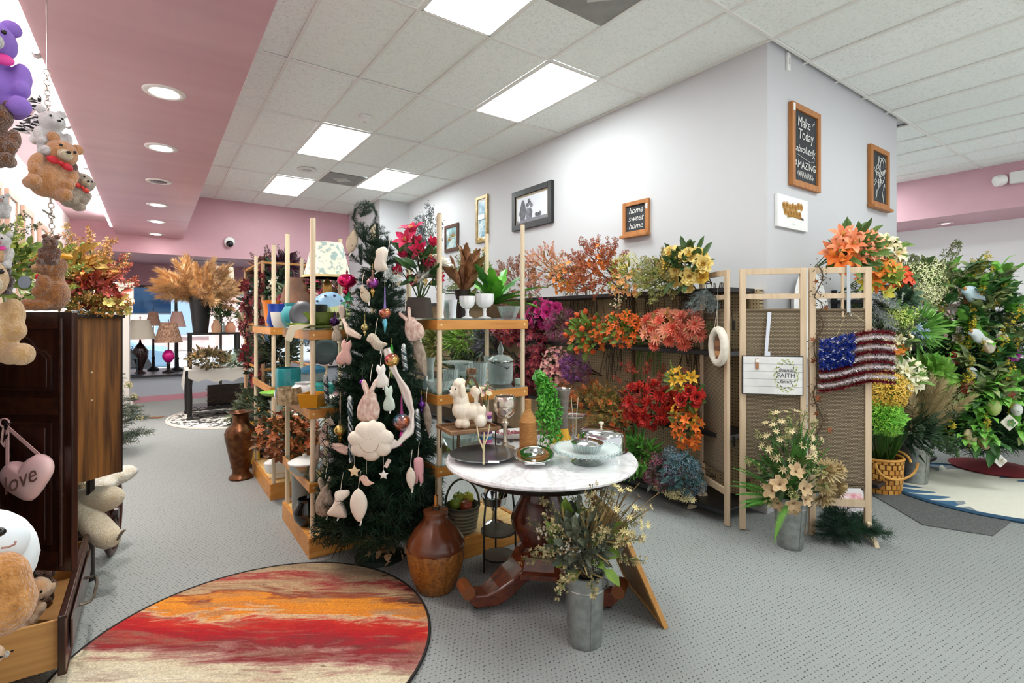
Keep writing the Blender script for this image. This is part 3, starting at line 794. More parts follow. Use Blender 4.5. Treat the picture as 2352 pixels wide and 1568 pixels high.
scr_pts = [((3.565, 2.41), (3.375, 2.06)), ((3.405, 1.995), (3.69, 1.675)), ((3.70, 1.66), (3.97, 1.385))]
SP = []
for k, (a, b) in enumerate(scr_pts):
	A = Vector((a[0], a[1], 0)); B = Vector((b[0], b[1], 0)); d = (B - A); L = d.length; d.normalize()
	n = Vector((d.y, -d.x, 0)); n = -n if n.dot(-A) < 0 else n
	SP.append((A, B, d, n, L))
	for q, s_ in ((A, 1), (B, -1)):
		c = q + d * s_ * .02
		mb = MB(); mb.box(c + Vector((0, 0, .93)), (.04, .026, 1.84), math.atan2(d.y, d.x)); mb.build('stile', SW, SCR, bevel=.002)
	for (z, hh) in ((1.83, .04), (1.655, .035), (.245, .045)):
		MB().box((A + B) / 2 + Vector((0, 0, z)), (L - .08, .022, hh), math.atan2(d.y, d.x)).build('rail', SW, SCR)
	if k == 2: MB().box(A + d * .21 + Vector((0, 0, 1.66)), (.014, .014, .3), math.atan2(d.y, d.x)).build('muntin', SW, SCR)
	o = A + d * .04 - n * .004 + Vector((0, 0, .375 - (.03 if k == 2 else 0)))
	uv_plane('woven_panel', (o, d * (L - .08), Vector((0, 0, 1.555 - o.z))), WV, SCR, .006)
	MB().tube([A + d * .04 + Vector((0, 0, 1.556)), B - d * .04 + Vector((0, 0, 1.556))], .011, 8).build('top_rod', mat('#6B5A45', .8), SCR)
	MB().tube([A + d * .04 + Vector((0, 0, .372)), B - d * .04 + Vector((0, 0, .372))], .009, 8).build('bottom_rod', mat('#5A4A38', .8), SCR)
for z in (1.45, .62):
	MB().box((Vector((3.39, 2.03, z))), (.03, .012, .07), .9).build('hinge', mat('#22201E', .4, .8), SCR)
for (q, d, n) in ((SP[0][0], SP[0][2], SP[0][3]), (SP[2][1], SP[2][2], SP[2][3])):
	for s_ in (1, -1):
		mb = MB(); vs = []
		for (r, z) in ((.0, .13), (.02, .12), (.03, .075), (.06, .045), (.1, .03), (.115, .0), (.08, .0), (.05, .012), (.02, .03), (.0, .035)):
			vs.append((r, z))
		M = Matrix((n * s_, Vector((0, 0, 1)), (n * s_).cross(Vector((0, 0, 1))))).transposed()
		mb.prism(vs, .028, M, q + n * s_ * .012 - (n * s_).cross(Vector((0, 0, 1))) * .014 + d * (.02 if q == SP[0][0] else -.02))
		mb.build('foot', mat('#D9C6A4', .5), SCR, bevel=.004)
# ------------------------------------------------------------------ rugs
def rug_red():
	m, nt, b = node_mat('abstract_rug'); T = NT(nt)
	vec, x, y, z = T.xyz(scale=(1, 1, 1), rot=(0, 0, TH))        # x to the viewer's right across the bands
	w1 = T.noise(vec, 1.6, 4, .55, .4); 
	mp = nt.nodes.new('ShaderNodeMapping'); mp.inputs['Scale'].default_value = (1.0, 6, 1); nt.links.new(vec, mp.inputs[0])
	w2 = T.noise(mp.outputs[0], 1.5, 9, .72, 1.2)
	f = T.m('ADD', T.m('MULTIPLY', y, .62), .5)
	f = T.m('ADD', f, T.m('MULTIPLY', T.m('SUBTRACT', w1, .5), .24)); f = T.m('ADD', f, T.m('MULTIPLY', T.m('SUBTRACT', w2, .5), .34))
	f = T.m('ADD', f, T.m('MULTIPLY', x, .06))
	c = T.ramp(f, [(0.0, '#C8B98A'), (.08, '#8E3A3A'), (.13, '#D8CF9C'), (.3, '#EFE6CC'), (.40, '#E2D6B4'), (.44, '#B58078'), (.48, '#8A3438'), (.54, '#B3202A'), (.60, '#D1382A'), (.635, '#E0C49A'), (.65, '#E88A2A'), (.72, '#EE9A34'), (.76, '#8C3A34'), (.80, '#C9AE84'), (.86, '#A8313A'), (.90, '#BFA784'), (.95, '#9A8A70'), (1, '#C4B08A')])
	nx = T.noise(vec, 2.2, 4, .6)
	dk = T.m('MULTIPLY', T.m('GREATER_THAN', T.m('ADD', T.m('MULTIPLY', x, .5), T.m('MULTIPLY', T.m('SUBTRACT', w2, .5), 1.0)), .30), T.m('GREATER_THAN', f, .74))
	c = T.mix(T.m('MULTIPLY', dk, .8), c, '#3B2420')
	sp = T.m('MULTIPLY', T.m('GREATER_THAN', T.noise(mp.outputs[0], 3.0, 5, .7), .665), .8)
	c = T.mix(sp, c, '#2E1A18')
	gr = T.noise(vec, 110, 4, .75)
	tp = T.ramp(T.noise(mp.outputs[0], 2.1, 7, .7, .8), [(.5, '#000000'), (.62, '#FFFFFF')])
	c = T.mix(T.m('MULTIPLY', tp, .55), c, '#9C8068')
	c = T.mix(T.m('MULTIPLY', gr, .5), c, '#7A3F34', 'MULTIPLY') if False else T.mix(T.m('MULTIPLY', T.m('SUBTRACT', gr, .36), 1.5), c, '#5A302A')
	nt.links.new(c, b.inputs['Base Color']); b.inputs['Roughness'].default_value = .95; b.inputs['Specular IOR Level'].default_value = .1
	T.bump(gr, b, .6, .006)
	return m
RC = Vector((.395, 2.56, 0))
def disc(mb, c, r, z0, z1, n=72, sx=1, sy=1): return mb.lathe([(0, z0), (r, z0), (r, z1), (0, z1)], n, c, sx=sx, sy=sy)
t = thing('round_rug', 'round red, orange and cream abstract rug with dark edge', 'rug', RC)
disc(MB(), RC, .772, .001, .012).build('pile', rug_red(), t)
MB().tube([RC + Vector((.776 * math.cos(a * PI / 48), .776 * math.sin(a * PI / 48), .008)) for a in range(96)], .008, 6, closed=True).build('edge_binding', mat('#1C1614', .8), t)
def rug_leaf():
	m, nt, b = node_mat('leaf_rug'); T = NT(nt)
	vec, x, y, z = T.xyz()
	r = T.m('SQRT', T.m('ADD', T.m('MULTIPLY', x, x), T.m('MULTIPLY', y, y)))
	an = T.m('ARCTAN2', y, x)
	pet = T.m('ABSOLUTE', T.m('SINE', T.m('ADD', T.m('MULTIPLY', an, 14), T.m('MULTIPLY', r, 9))))
	lim = T.m('SUBTRACT', 1.0, T.m('MULTIPLY', T.m('MULTIPLY', pet, .34), T.m('GREATER_THAN', T.noise(vec, 1.6, 1), .47)))
	k = T.m('GREATER_THAN', T.m("MULTIPLY", r, 1.28), lim)
	g = T.noise(vec, 1.4, 2)
	blue = T.mix(T.m('GREATER_THAN', g, .5), '#8D9298', '#3F6A8C')
	v2 = nt.nodes.new('ShaderNodeMapping'); v2.inputs['Scale'].default_value = (30, 5, 1); nt.links.new(vec, v2.inputs[0])
	base = T.mix(T.noise(v2.outputs[0], 4, 4), '#D8D3C0', '#F1EEE2')
	c = T.mix(k, base, blue)
	nt.links.new(c, b.inputs['Base Color']); b.inputs['Roughness'].default_value = .95
	return m
R2C = Vector((5.9, 1.2, 0))
# round rug by the flower tree: fitted through its edge points
t = thing('leaf_rug', 'round cream rug with grey and blue leaves and blue rim', 'rug', R2C + Vector((0, 0, .008)))
R2R = .8
o = disc(MB(), R2C, R2R - .03, .012, .022).build('pile', rug_leaf(), t)
MB().tube([R2C + Vector(((R2R - .02) * math.cos(a * PI / 48), (R2R - .02) * math.sin(a * PI / 48), .016)) for a in range(96)], .017, 6, closed=True).build('edge_binding', mat('#2E5470', .8), t)
t = thing('floor_mat', 'dark grey rubber-backed mat lying under the leaf rug', 'mat', (5.0, 1.3, 0))
pts = [PZ(*q, .004) for q in ((1990, 1128), (2120, 1205), (2280, 1230), (2345, 1180), (2250, 1080), (2080, 1080))]
mb = MB(); mb.prism([(p.x, p.y) for p in pts], .006, z0=.001); mb.build('mat_sheet', mat('#4E4F50', .9, c2='#6A6B6A', scale=60, stretch=(1, 4, 1)), t)
def rug_bw():
	m, nt, b = node_mat('floral_rug'); T = NT(nt)
	vec, x, y, z = T.xyz()
	n = T.noise(vec, 9, 4, .6, 1.0); c = T.mix(T.m('GREATER_THAN', n, .52), '#E4DFD6', '#3A3838')
	nt.links.new(c, b.inputs['Base Color']); b.inputs['Roughness'].default_value = .95
	return m
t = thing('floral_rug', 'oval black and white floral rug under the dark metal table', 'rug', (1.05, 8.75, 0))
disc(MB(), Vector((1.1, 8.85, 0)), .95, .001, .01, sx=.95, sy=1.05).build('pile', rug_bw(), t)
MB().tube([Vector((1.1 + .92 * math.cos(a * PI / 32), 8.85 + 1.02 * math.sin(a * PI / 32), .007)) for a in range(64)], .02, 6, closed=True).build('edge_binding', mat('#DDD6CA', .8), t)
# ------------------------------------------------------------------ pictures and chalkboards
OAK = wood('#9A5E2A', '#B87A3E', 'z', .5)
def framed(name, label, cat, c, n, w, h, fw, fm, inner, depth_=.025, ledge=False, mat_in=None, mw=0.0, glass=False):
	"""picture on a wall: centre C on wall face, normal N"""
	M = face_mat(n); c = Vector(c)
	t = thing(name, label, cat, c)
	def P(x, y, z=0): return c + M @ Vector((x, y, z))
	for s_ in (-1, 1):
		MB().box(P(s_ * (w - fw) / 2, 0, depth_ / 2), (fw, h, depth_), rot=M).build('frame_side', fm, t, bevel=.003)
		MB().box(P(0, s_ * (h - fw) / 2, depth_ / 2), (w - 2 * fw, fw, depth_), rot=M).build('frame_rail', fm, t, bevel=.003)
	MB().box(P(0, 0, depth_ * .3), (w - 2 * fw + .004, h - 2 * fw + .004, depth_ * .4), rot=M).build('panel', inner if not mat_in else mat_in, t)
	if mat_in: MB().box(P(0, 0, depth_ * .3 + .003), (w - 2 * fw - mw * 2, h - 2 * fw - mw * 2, depth_ * .4), rot=M).build('print', inner, t)
	if ledge: MB().box(P(0, -h / 2 - .008, .035), (w + .02, .03, .06), rot=M).build('ledge', fm, t, bevel=.004)
	if glass: MB().box(P(0, 0, depth_ * .8), (w - 2 * fw, h - 2 * fw, .002), rot=M).build('pane', thin_glass('#FFFFFF', .7, .04), t)
	return t, P, M
def scribble(name, parent, P, segs, r, m, seed=3):
	"""chalk line: polyline in panel coordinates"""
	mb = MB()
	for s_ in segs: mb.tube([P(x, y, .013) for x, y in s_], r, 4)
	o = mb.build(name, m, parent); return o
CHK = mat('#24272B', .75, c2='#303338', scale=6); CHALK = mat('#D8D8D4', .9)
WX = 3.848; NX = (-1, 0, 0); WY = 2.028; NY = (0, -1, 0)
def on_plane(u, v, A, n, off):
	r = ray(u, v); o = A + n * off - Vector((0, 0, EYE)); return r * (o.dot(n) / r.dot(n)) + Vector((0, 0, EYE))
# small frame with brown border, gold tall frame, big dark still life, home sweet home board (white wall)
def pic_mat(stops, scale=5, axis=(1, 1, 1)):
	m, nt, b = node_mat('print'); T = NT(nt)
	vec, x, y, z = T.xyz(scale=axis)
	c = T.ramp(T.noise(vec, scale, 4, .6, .5), stops); nt.links.new(c, b.inputs['Base Color']); b.inputs['Roughness'].default_value = .4
	return m
framed('small_framed_picture', 'small picture in a brown frame, half hidden by flowers', 'picture', (WX, 7.02, 2.76), NX, .44, .42, .05, wood('#4A2A1C', '#63402C', 'z'), pic_mat([(.3, '#2E5A6E'), (.5, '#9FC3C6'), (.7, '#EEF2EE')], 7))
t, P, M = framed('gold_framed_picture', 'narrow blue print in a pale gold frame on white wall', 'picture', (WX, 6.115, 2.91), NX, .31, .66, .045, mat('#B39A6B', .4, .35, c2='#8C7448', scale=25), pic_mat([(.3, '#3E6E8C'), (.5, '#8FB6C8'), (.68, '#DCE6E8')], 9), .03, mat_in=mat('#E8E6DF', .7), mw=.035)
MB().box(P(0, .03, .03), (.17, .07, .004), rot=M).build('white_label', mat('#F5F5F3', .5), t)
t, P, M = framed('still_life_picture', 'large grey still life in a wide black frame', 'picture', (WX, 4.955, 2.872), NX, .80, .50, .07, mat('#17171A', .35), pic_mat([(.0, '#C9CDD8'), (1, '#E6E9F0')], 2), .04, mat_in=mat('#A89A86', .6), mw=.03)
G1 = mat('#4C4C54', .6, c2='#6E6E78', scale=20); G2 = mat('#8A8A96', .6, c2='#5A5A64', scale=20)
MB().prism([(-.3, -.13), (.3, -.13), (.3, -.17), (-.3, -.17)], .002, M, P(0, 0, .024)).build('printed_shelf', mat('#7A7A84', .6), t)
for nm, poly, mm in (('printed_jug', [(-.22, -.13), (-.14, -.13), (-.11, -.02), (-.14, .07), (-.17, .12), (-.2, .1), (-.23, .02), (-.25, -.05)], G1),
					 ('printed_pot', [(-.1, -.13), (0, -.13), (.02, -.05), (-.02, .0), (-.09, .0), (-.12, -.05)], G2), ('printed_bottle', [(-.27, -.15), (-.23, -.15), (-.23, -.07), (-.24, -.03), (-.26, -.03), (-.27, -.07)], mat('#E6E6EC', .5))):
	MB().prism(poly, .002, M, P(0, 0, .0255)).build(nm, mm, t)
for (a, b) in ((-.08, .04), (-.03, .06), (.0, .03), (-.05, .09), (.1, -.1), (.14, -.11), (.17, -.1)):
	MB().prism([(a + .026 * math.cos(k * PI / 5), b + .026 * math.sin(k * PI / 5)) for k in range(10)], .002, M, P(0, 0, .027)).build('printed_blossom', G2 if a < .05 else G1, t)
t, P, M = framed('home_sign', 'small wooden chalkboard reading home sweet home', 'sign', (WX, 3.31, 2.475), NX, .32, .33, .04, OAK, CHK, .03, ledge=True)
for k, (w_, y) in enumerate((('home', .075), ('sweet', .0), ('home', -.075))):
	text(w_, t, P(-.004, y, .0145), M, .085, CHALK, shear=.35, w=.9)
scribble('chalk_flourish', t, P, [[(.07, .08), (.1, .1), (.115, .085)], [(-.115, .06), (-.09, .075)], [(.06, .01), (.09, .03), (.115, .02)], [(-.115, -.02), (-.08, -.015)], [(.07, -.07), (.1, -.05), (.115, -.06)], [(-.115, -.09), (-.09, -.075)]], .0022, CHALK)
MB().box(P(.145, .09, .033), (.02, .05, .003), rot=M).build('price_tag', mat('#F2F2F0', .6), t)
# tall chalkboards on the wall facing the screen
t, P, M = framed('tall_chalkboard', 'tall oak-framed chalkboard reading make today absolutely amazing', 'chalkboard', (4.415, WY, 2.905), NY, .49, .67, .05, OAK, CHK, .035)
text('Make', t, P(-.03, .2, .0225), M, .12, CHALK, shear=.1, w=.85)
text('Today', t, P(0, .1, .0225), M, .12, CHALK, shear=.1, w=.85)
text('absolutely', t, P(-.01, -.02, .0225), M, .085, CHALK, shear=.4, w=.95)
text('AMAZING', t, P(-.01, -.15, .0225), M, .085, CHALK, shear=.05, w=.95)
rr = random.Random(4)
def P2(x, y, z): return P(x, y, .0225)
scribble('chalk_flourish', t, P2, [[(-.15, -.07), (-.05, -.085), (.08, -.105), (.14, -.09), (.15, -.05)], [(.12, .21), (.15, .25)], [(.12, .23), (.16, .23)]] + [[(-.15 + k * .03, -.23 + rr.uniform(-.02, .02)), (-.13 + k * .03, -.2), (-.12 + k * .03, -.25), (-.1 + k * .03, -.22)] for k in range(9)], .0022, CHALK)
MB().box(P(-.222, .29, .037), (.03, .06, .003), rot=M).build('price_tag', mat('#F2F2F0', .6), t)
t, P, M = framed('narrow_chalkboard', 'oak chalkboard with smudged chalk drawing and a bottom ledge', 'chalkboard', (5.965, WY, 2.91), NY, .47, .60, .05, OAK, CHK, .035, ledge=True)
def P3(x, y, z): return P(x, y, .0225)
sg = []
for k in range(5):
	cx, cy, r_ = rr.uniform(-.08, .1), rr.uniform(-.02, .16), rr.uniform(.03, .08)
	sg.append([(cx + r_ * math.cos(a * .5) * (1 + .2 * math.sin(a)), cy + 1.3 * r_ * math.sin(a * .5)) for a in range(13)])
for k in range(16):
	x = rr.uniform(-.13, .13); y = rr.uniform(-.1, .2); sg.append([(x, y), (x + rr.uniform(-.04, .04), y + rr.uniform(-.05, .05)), (x + rr.uniform(-.05, .05), y + rr.uniform(-.06, .06))])
sg += [[(-.1, -.17), (-.06, -.12), (-.08, -.2), (-.1, -.22)], [(.06, -.12), (.09, -.2), (.1, -.24), (.08, -.16)], [(-.03, -.07), (0, -.09), (.03, -.07)]]
scribble('chalk_drawing', t, P3, sg, .0028, CHALK)
# white canvas with a gold sunflower print
c = Vector((4.2, WY, 2.345)); M = face_mat(NY)
t = thing('white_canvas', 'white canvas with a row of golden flowers on the corner wall', 'picture', c)
MB().box(c + M @ Vector((0, 0, .012)), (.49, .255, .024), rot=M).build('canvas', mat('#F1F1EF', .7), t, bevel=.002)
for k in range(13):
	x = -.15 + .3 * (k % 7) / 6.5 + (.02 if k > 6 else 0); y = (.05 if k < 7 else .0) + rr.uniform(-.015, .015)
	q = inst('printed_flower', flower('daisy', '#D9A82A', '#A8701C', '#3E2A14'), t, c + M @ Vector((x, y, .026)), M, (.03, .033, .01))
MB().prism([(-.1, -.045), (.0, -.03), (.17, -.045), (.17, -.028), (.0, -.012), (-.08, -.02)], .001, M, c + M @ Vector((0, 0, .0245))).build('printed_leaf', mat('#5A3A2A', .6), t)
scribble('printed_caption', t, lambda x, y, z: c + M @ Vector((x, y, .0245)), [[(-.03, -.09), (-.02, -.085), (-.01, -.09), (.0, -.085), (.01, -.09), (.02, -.086), (.03, -.09)]], .0012, mat('#8A8A88', .7))
# row of tall frames on the left wall
for k, (y, z, h, w) in enumerate(((4.35, 2.1, 1.1, .55), (5.0, 2.1, 1.1, .5), (5.65, 2.12, 1.0, .45), (6.3, 2.15, .95, .42), (7.0, 2.15, .9, .5), (7.9, 2.2, .75, .55))):
	framed('wall_mirror_frame', 'tall pale wood-framed print, %s of the row on the long side wall' % ('first', 'second', 'third', 'fourth', 'fifth', 'last')[k], 'picture', (-1.029, y, z), (1, 0, 0), w, h, .06, wood('#C9A78C', '#DABFA5', 'z'), pic_mat([(.3, '#C9D2D6'), (.6, '#EEF0F0')], 3), .03)
# ------------------------------------------------------------------ things hung on the screen
A, B, d, n, L = SP[1]
M = face_mat(n)
c = A.lerp(B, .5) + n * .035 + Vector((0, 0, 1.105)) 
c = c + d * -.01
def P(x, y, z=0): return c + M @ Vector((x, y, z))
t = thing('faith_sign', 'white plank sign with green wreath reading friends faith family', 'sign', c)
MB().box(P(0, 0, 0), (.39, .27, .014), rot=M).build('edge_frame', mat('#1E1E20', .5), t)
for k in range(5): MB().box(P(0, -.1045 + k * .0522, .006), (.376, .0505, .01), rot=M).build('plank', mat('#E6E5E3', .6, c2='#D6D5D3', scale=8), t, bevel=.001)
LG = [mat('#8A9A4E', .6), mat('#B4BC78', .6), mat('#6A7A3A', .6)]
for k in range(44):
	a = k / 44 * 2 * PI; rr_ = .085 + .012 * math.sin(k * 2.1)
	mb = MB(); cc = Vector((.085 + rr_ * .82 * math.cos(a), rr_ * 1.18 * math.sin(a), .0122)); dd = Vector((-math.sin(a) + .5 * math.cos(a) * (1 if k % 2 else -1), math.cos(a) + .5 * math.sin(a) * (1 if k % 2 else -1), 0)).normalized(); sd = Vector((-dd.y, dd.x, 0))
	mb.add([P(*(cc - dd * .013)), P(*(cc + sd * .005)), P(*(cc + dd * .013)), P(*(cc - sd * .005))], [(3, 2, 1, 0)])
	mb.build('wreath_leaf', LG[k % 3], t)
DK = mat('#4A4A4C', .7)
text('friends', t, P(.085, .038, .0125), M, .035, DK, shear=.3); text('FAITH', t, P(.085, .0, .0125), M, .042, DK); text('family', t, P(.085, -.04, .0125), M, .035, DK, shear=.3)
MB().box(P(-.1, .078, .0155), (.02, .075, .008), rot=M).build('clothespin', mat('#A5714A', .6), t, bevel=.002)
MB().box(P(-.1, .1, .02), (.022, .02, .003), rot=M).build('paper_tag', mat('#EDEBE6', .6), t)
o = MB().tube([P(-.045, .135, .0), P(-.03, .28, .0), P(-.02, .44, -.0)], .001, 3)
mb = MB(); mb.prism([(-.05, .135), (-.013, .135), (-.013, .165), (-.028, .165), (-.005, .44), (-.03, .44)], .002, M, c); mb.build('hang_strap', mat('#D5D8E2', .5), t)
# tinsel flag
A, B, d, n, L = SP[2]
M = face_mat(n); dd = SP[2][2]
c = A + d * .27 + n * .06 + Vector((0, 0, 1.215))
t = thing('tinsel_flag', 'red, white and blue tinsel stars and stripes flag hung on the screen', 'flag', c)
FW, FH = .46, .36
rnd = random.Random(12)
TN = [mat('#7E0F26', .25, .35), mat('#EDE3E6', .25, .2), mat('#1E3FA8', .25, .35), mat('#C9D6F2', .2, .3)]
def flag_y(x): return .022 * math.sin((x + .05) * 11) + x * .09
rows = 11
for k in range(rows):
	y0 = FH / 2 - (k + .5) * FH / rows; red = k % 2 == 0
	x0 = -FW / 2 + (.215 if k < 6 else 0)
	mb = MB()
	pts = [c + M @ Vector((x0 + (FW / 2 - x0) * i / 12, y0 + flag_y(x0 + (FW / 2 - x0) * i / 12), 0)) for i in range(13)]
	mb.tube(pts, .004, 4, 0)
	for i in range(int(900 * (FW / 2 - x0) / FW)):
		q = rnd.random() * 11.99; i0 = int(q); p = pts[i0].lerp(pts[i0 + 1], q - i0); dv = rv(1, rnd); dv = dv - dd * dv.dot(dd) * .6
		mb.blade(p, dv, rnd.uniform(.016, .03), .006, 0)
	mb.build('tinsel_stripe', TN[0] if red else TN[1], t)
mb = MB()
for i in range(2600):
	x = rnd.uniform(-FW / 2, -FW / 2 + .215); y = rnd.uniform(FH / 2 - 6.2 * FH / rows, FH / 2 + .005)
	p = c + M @ Vector((x, y + flag_y(x), rnd.uniform(-.005, .01))); st = (math.sin(x * 95) * math.sin(y * 95 + (1.5 if int(x * 40) % 2 else 0))) > .62
	mb.blade(p, rv(1, rnd) + n * .4, rnd.uniform(.014, .028), .007, 1 if st and rnd.random() < .75 else 0)
mb.build('tinsel_canton', [TN[2], mat('#F1F4FA', .2, .2)], t)
mb = MB(); top = A + d * .235 + n * .02 + Vector((0, 0, 1.56))
mb.tube([c + M @ Vector((-.12, FH / 2 - .01, 0)), top, c + M @ Vector((.15, FH / 2, 0))], .0015, 4); mb.build('hanging_cord', mat('#C9B48A', .6), t)
t = thing('door_hook', 'shiny silver metal over-door hook holding the flag', 'hook', top)
mb = MB(); mb.bar(top + n * .01 + Vector((0, 0, -.02)), top + n * .008 + Vector((0, 0, .3)), .022, .003, up=n); mb.bar(top + n * .01 + Vector((0, 0, .3)), top - n * .03 + Vector((0, 0, .3)), .022, .003, up=(0, 0, 1)); mb.build('strap', mat('#C9CBC9', .15, 1), t)
mb = MB(); mb.tube([top + n * (.012 + .03 * math.sin(a * .5)) + Vector((0, 0, -.02 - .015 * (1 - math.cos(a * .5)))) for a in range(7)], .005, 6); mb.build('hook_curl', mat('#C9CBC9', .15, 1), t)
# star garland beside the flag
t = thing('star_garland', 'rusty tin-star vine garland hanging down the screen', 'garland', SP[2][0] + Vector((0, 0, 1.8)))
mb = MB(); gp = []
for k in range(34):
	gp.append(SP[2][0] + d * (.045 + .03 * math.sin(k * .7) + (.05 if 6 < k < 9 else 0)) + n * (.03 + .01 * math.sin(k * 1.3)) + Vector((0, 0, 1.86 - k * .036)))
mb.tube(gp, .004, 5); 
for k in range(240):
	p = gp[rnd.randrange(33)].lerp(gp[rnd.randrange(33)], 0) + rv(.03, rnd)
	q = gp[rnd.randrange(34)]; w_ = q + rv(rnd.uniform(.02, .06), rnd); mb.blade(q, w_ - q, (w_ - q).length, .004); mb.oct(w_, .005)
mb.build('vine', mat('#54422C', .8), t)
star = [((.03 if k % 2 == 0 else .012) * math.cos(PI / 2 + k * PI / 5), (.03 if k % 2 == 0 else .012) * math.sin(PI / 2 + k * PI / 5)) for k in range(10)]
sme = MB().prism(star, .003).mesh('tin_star', mat('#8A4A24', .5, .5, c2='#5E3218', scale=30), False)
for k in (3, 8, 14, 18, 21, 25, 28, 31): inst('tin_star', sme, t, gp[k] + n * .02 + d * rnd.uniform(-.05, .06), face_mat(n + rv(.5, rnd)) @ Matrix.Rotation(rnd.uniform(0, 2), 3, 'Z'), rnd.uniform(.7, 1.1))
# oval wreath with striped patch, and grey sprig on the narrow panel
A, B, d, n, L = SP[0]
M = face_mat(n)
if n.dot(-A) < 0: n = -n; M = face_mat(n)
c = on_plane(1650, 795, A, n, .045)
t = thing('fabric_wreath', 'stuffed cream canvas ring with brown striped patch on the screen', 'wreath', c)
ring = [c + M @ Vector((.085 * math.cos(a * PI / 14), .118 * math.sin(a * PI / 14), 0)) for a in range(28)]
MB().tube(ring, .03, 10, closed=True).build('ring', mat('#E6DECF', .9, bump=.4, bscale=40), t, smooth=True)
for k, (cc_, y0) in enumerate((('#5E4030', .055), ('#8C6242', .02), ('#6E4A34', -.015), ('#B98A5A', -.05), ('#7A5238', -.085))):
	MB().box(c + M @ Vector((.035, y0, .012)), (.13 - abs(y0) * .5, .036, .014), rot=M).build('stripe_patch', mat(cc_, .85), t, bevel=.003)
MB().tube([c + M @ Vector((-.02, .13, .02)), c + M @ Vector((0, .26, .01)), c + M @ Vector((.02, .13, .02))], .0015, 4).build('hanging_cord', mat('#D9CDB4', .8), t)
MB().tube([c + M @ Vector((0, .25, .01)), c + M @ Vector((0, .5, .0))], .001, 4).build('fishing_line', mat('#C9CCC9', .3), t)
SILV = [ '#7E8A88', '#9AA4A2', '#5E6A68']
sb = fir_branch(21, SILV, 7, .16, 14)
c = on_plane(1622, 645, A, n, .06)
t = thing('grey_sprig', 'drooping frosted grey pine sprig hooked over the screen', 'sprig', c)
MB().tube([c + Vector((0, 0, .05)), c + Vector((.01, 0, 0)), c - Vector((0, 0, .08))], .004, 5).build('wire_stem', mat('#3A3A38', .5), t)
for k in range(9):
	dv = (-RGT * rnd.uniform(-.5, .8) - UP * rnd.uniform(.6, 1.3) - FWD * rnd.uniform(0, .4))
	inst('branch', sb, t, c - Vector((0, 0, .06)), frame_from(dv), rnd.uniform(.16, .27))
for k in range(3): inst('branch', fir_branch(22, ['#6E7A4A', '#8C9660'], 6, .16, 12), t, c - Vector((0, 0, .3)) + RGT * .03 * k, frame_from(-UP + rv(.5, rnd)), .14)
# white oval board behind the screen
c = PY(1842, 690, 1.93)
t = thing('oval_mirror_board', 'large white oval board hung on the wall behind the screen', 'board', c - Vector((0, 0, .5)))
MB().lathe([(0, 0), (.3, 0), (.31, .008), (.3, .016), (0, .016)], 48, c + Vector((.16, 0, -.12)), face_mat((0, -1, .08)), sx=.95, sy=1.25).build('board', mat('#F6F6F5', .5), t, smooth=True, sharp=40)
MB().box(c + Vector((.16, .05, -.1)), (.3, .08, .3)).build('wall_bracket', mat('#D9D9D6', .6), t)
# ------------------------------------------------------------------ silk flower bunches on the pegboard shelves
GW = 'silk flower bunches on the pegboard shelves'
BR, GN, OL = '#3A2A18', '#3E5A22', '#5A5A28'
SEED = [100]
def wb(label, u, v, ru, rvv, fl, leaf, X=3.38, stem=('#4E3E22', 7, .0035), hang=0.0, group=GW, rz=None, back=-.3, name='flower_bunch', bz=None, cat='flowers', hs=BR):
	"""wall bunch: bloom mass centred on pixel (u,v) in the plane x=X, stems gathered on the board behind"""
	SEED[0] += 1
	c = PX(u, v, X); d = depth(c)
	rad = (pxr(d, min(ru, rvv)) * .8, pxr(d, ru) * 1.15, pxr(d, rvv))
	base = Vector((3.74, c.y, c.z - pxr(d, rvv) * .8 if bz is None else bz))
	fl = [(q[0], int(q[1] * (2.1 if q[1] >= 14 else 1.55) + .5), q[2] * (1.12 if q[1] < 20 else 1.0)) + tuple(q[3:]) for q in fl]; leaf = [(a, b, int(n * 1.5), L, w) for a, b, n, L, w in leaf]
	rad = tuple(q * 1.1 for q in rad)
	ex = [((3.77, c.y, base.z), 15, (.0, 0, -1), hang, .13)] if hang else None
	return bunch(name, label, cat, c, rad, base, fl, leaf, stem, face=(-.8, -.45, .35), group=group, seed=SEED[0], back=back, extra=ex)
F = flower
# top shelf
wb('dried dusty-brown grass bunch on the top pegboard shelf end', 1188, 652, 42, 42, [(F('spray', '#B0765E', '#8A5240'), 30, .07)], [('#9A6A4A', '#7A4E38', 90, .1, .012)], stem=('#B08050', 10, .003), hang=.3)
wb('pale pink and orange wild flower bunch beside the brown grass', 1250, 619, 40, 42, [(F('spray', '#E0A78E', '#C8764E'), 24, .06), (F('cluster', '#E39A3A', '#C77826'), 4, .035)], [('#8A7A48', '#A86A3A', 60, .06, .02)], hang=.35)
wb('orange peach bunch with a row of yellow-orange daisies', 1300, 637, 42, 34, [(F('blossom', '#F09A4A', '#E07A30'), 14, .03), (F('daisy', '#F2A51E', '#E08A10', '#C25A10'), 9, .028, (0, .06, -.07), .6), (F('spray', '#E8B47A', '#C9824A'), 10, .055)], [('#7A7A3A', '#A0703A', 60, .06, .02)], hang=.4)
wb('tall rust and orange berry bunch on the top shelf', 1372, 622, 48, 52, [(F('spray', '#C2571E', '#8E3A16'), 30, .075), (F('berries', '#E08A2A', '#B5521C'), 14, .045), (F('blossom', '#F28A1E', '#E06A10'), 10, .028, (0, 0, .1), .6)], [('#8A4A22', '#A85A26', 90, .05, .016)], hang=.42, stem=(BR, 14, .003))
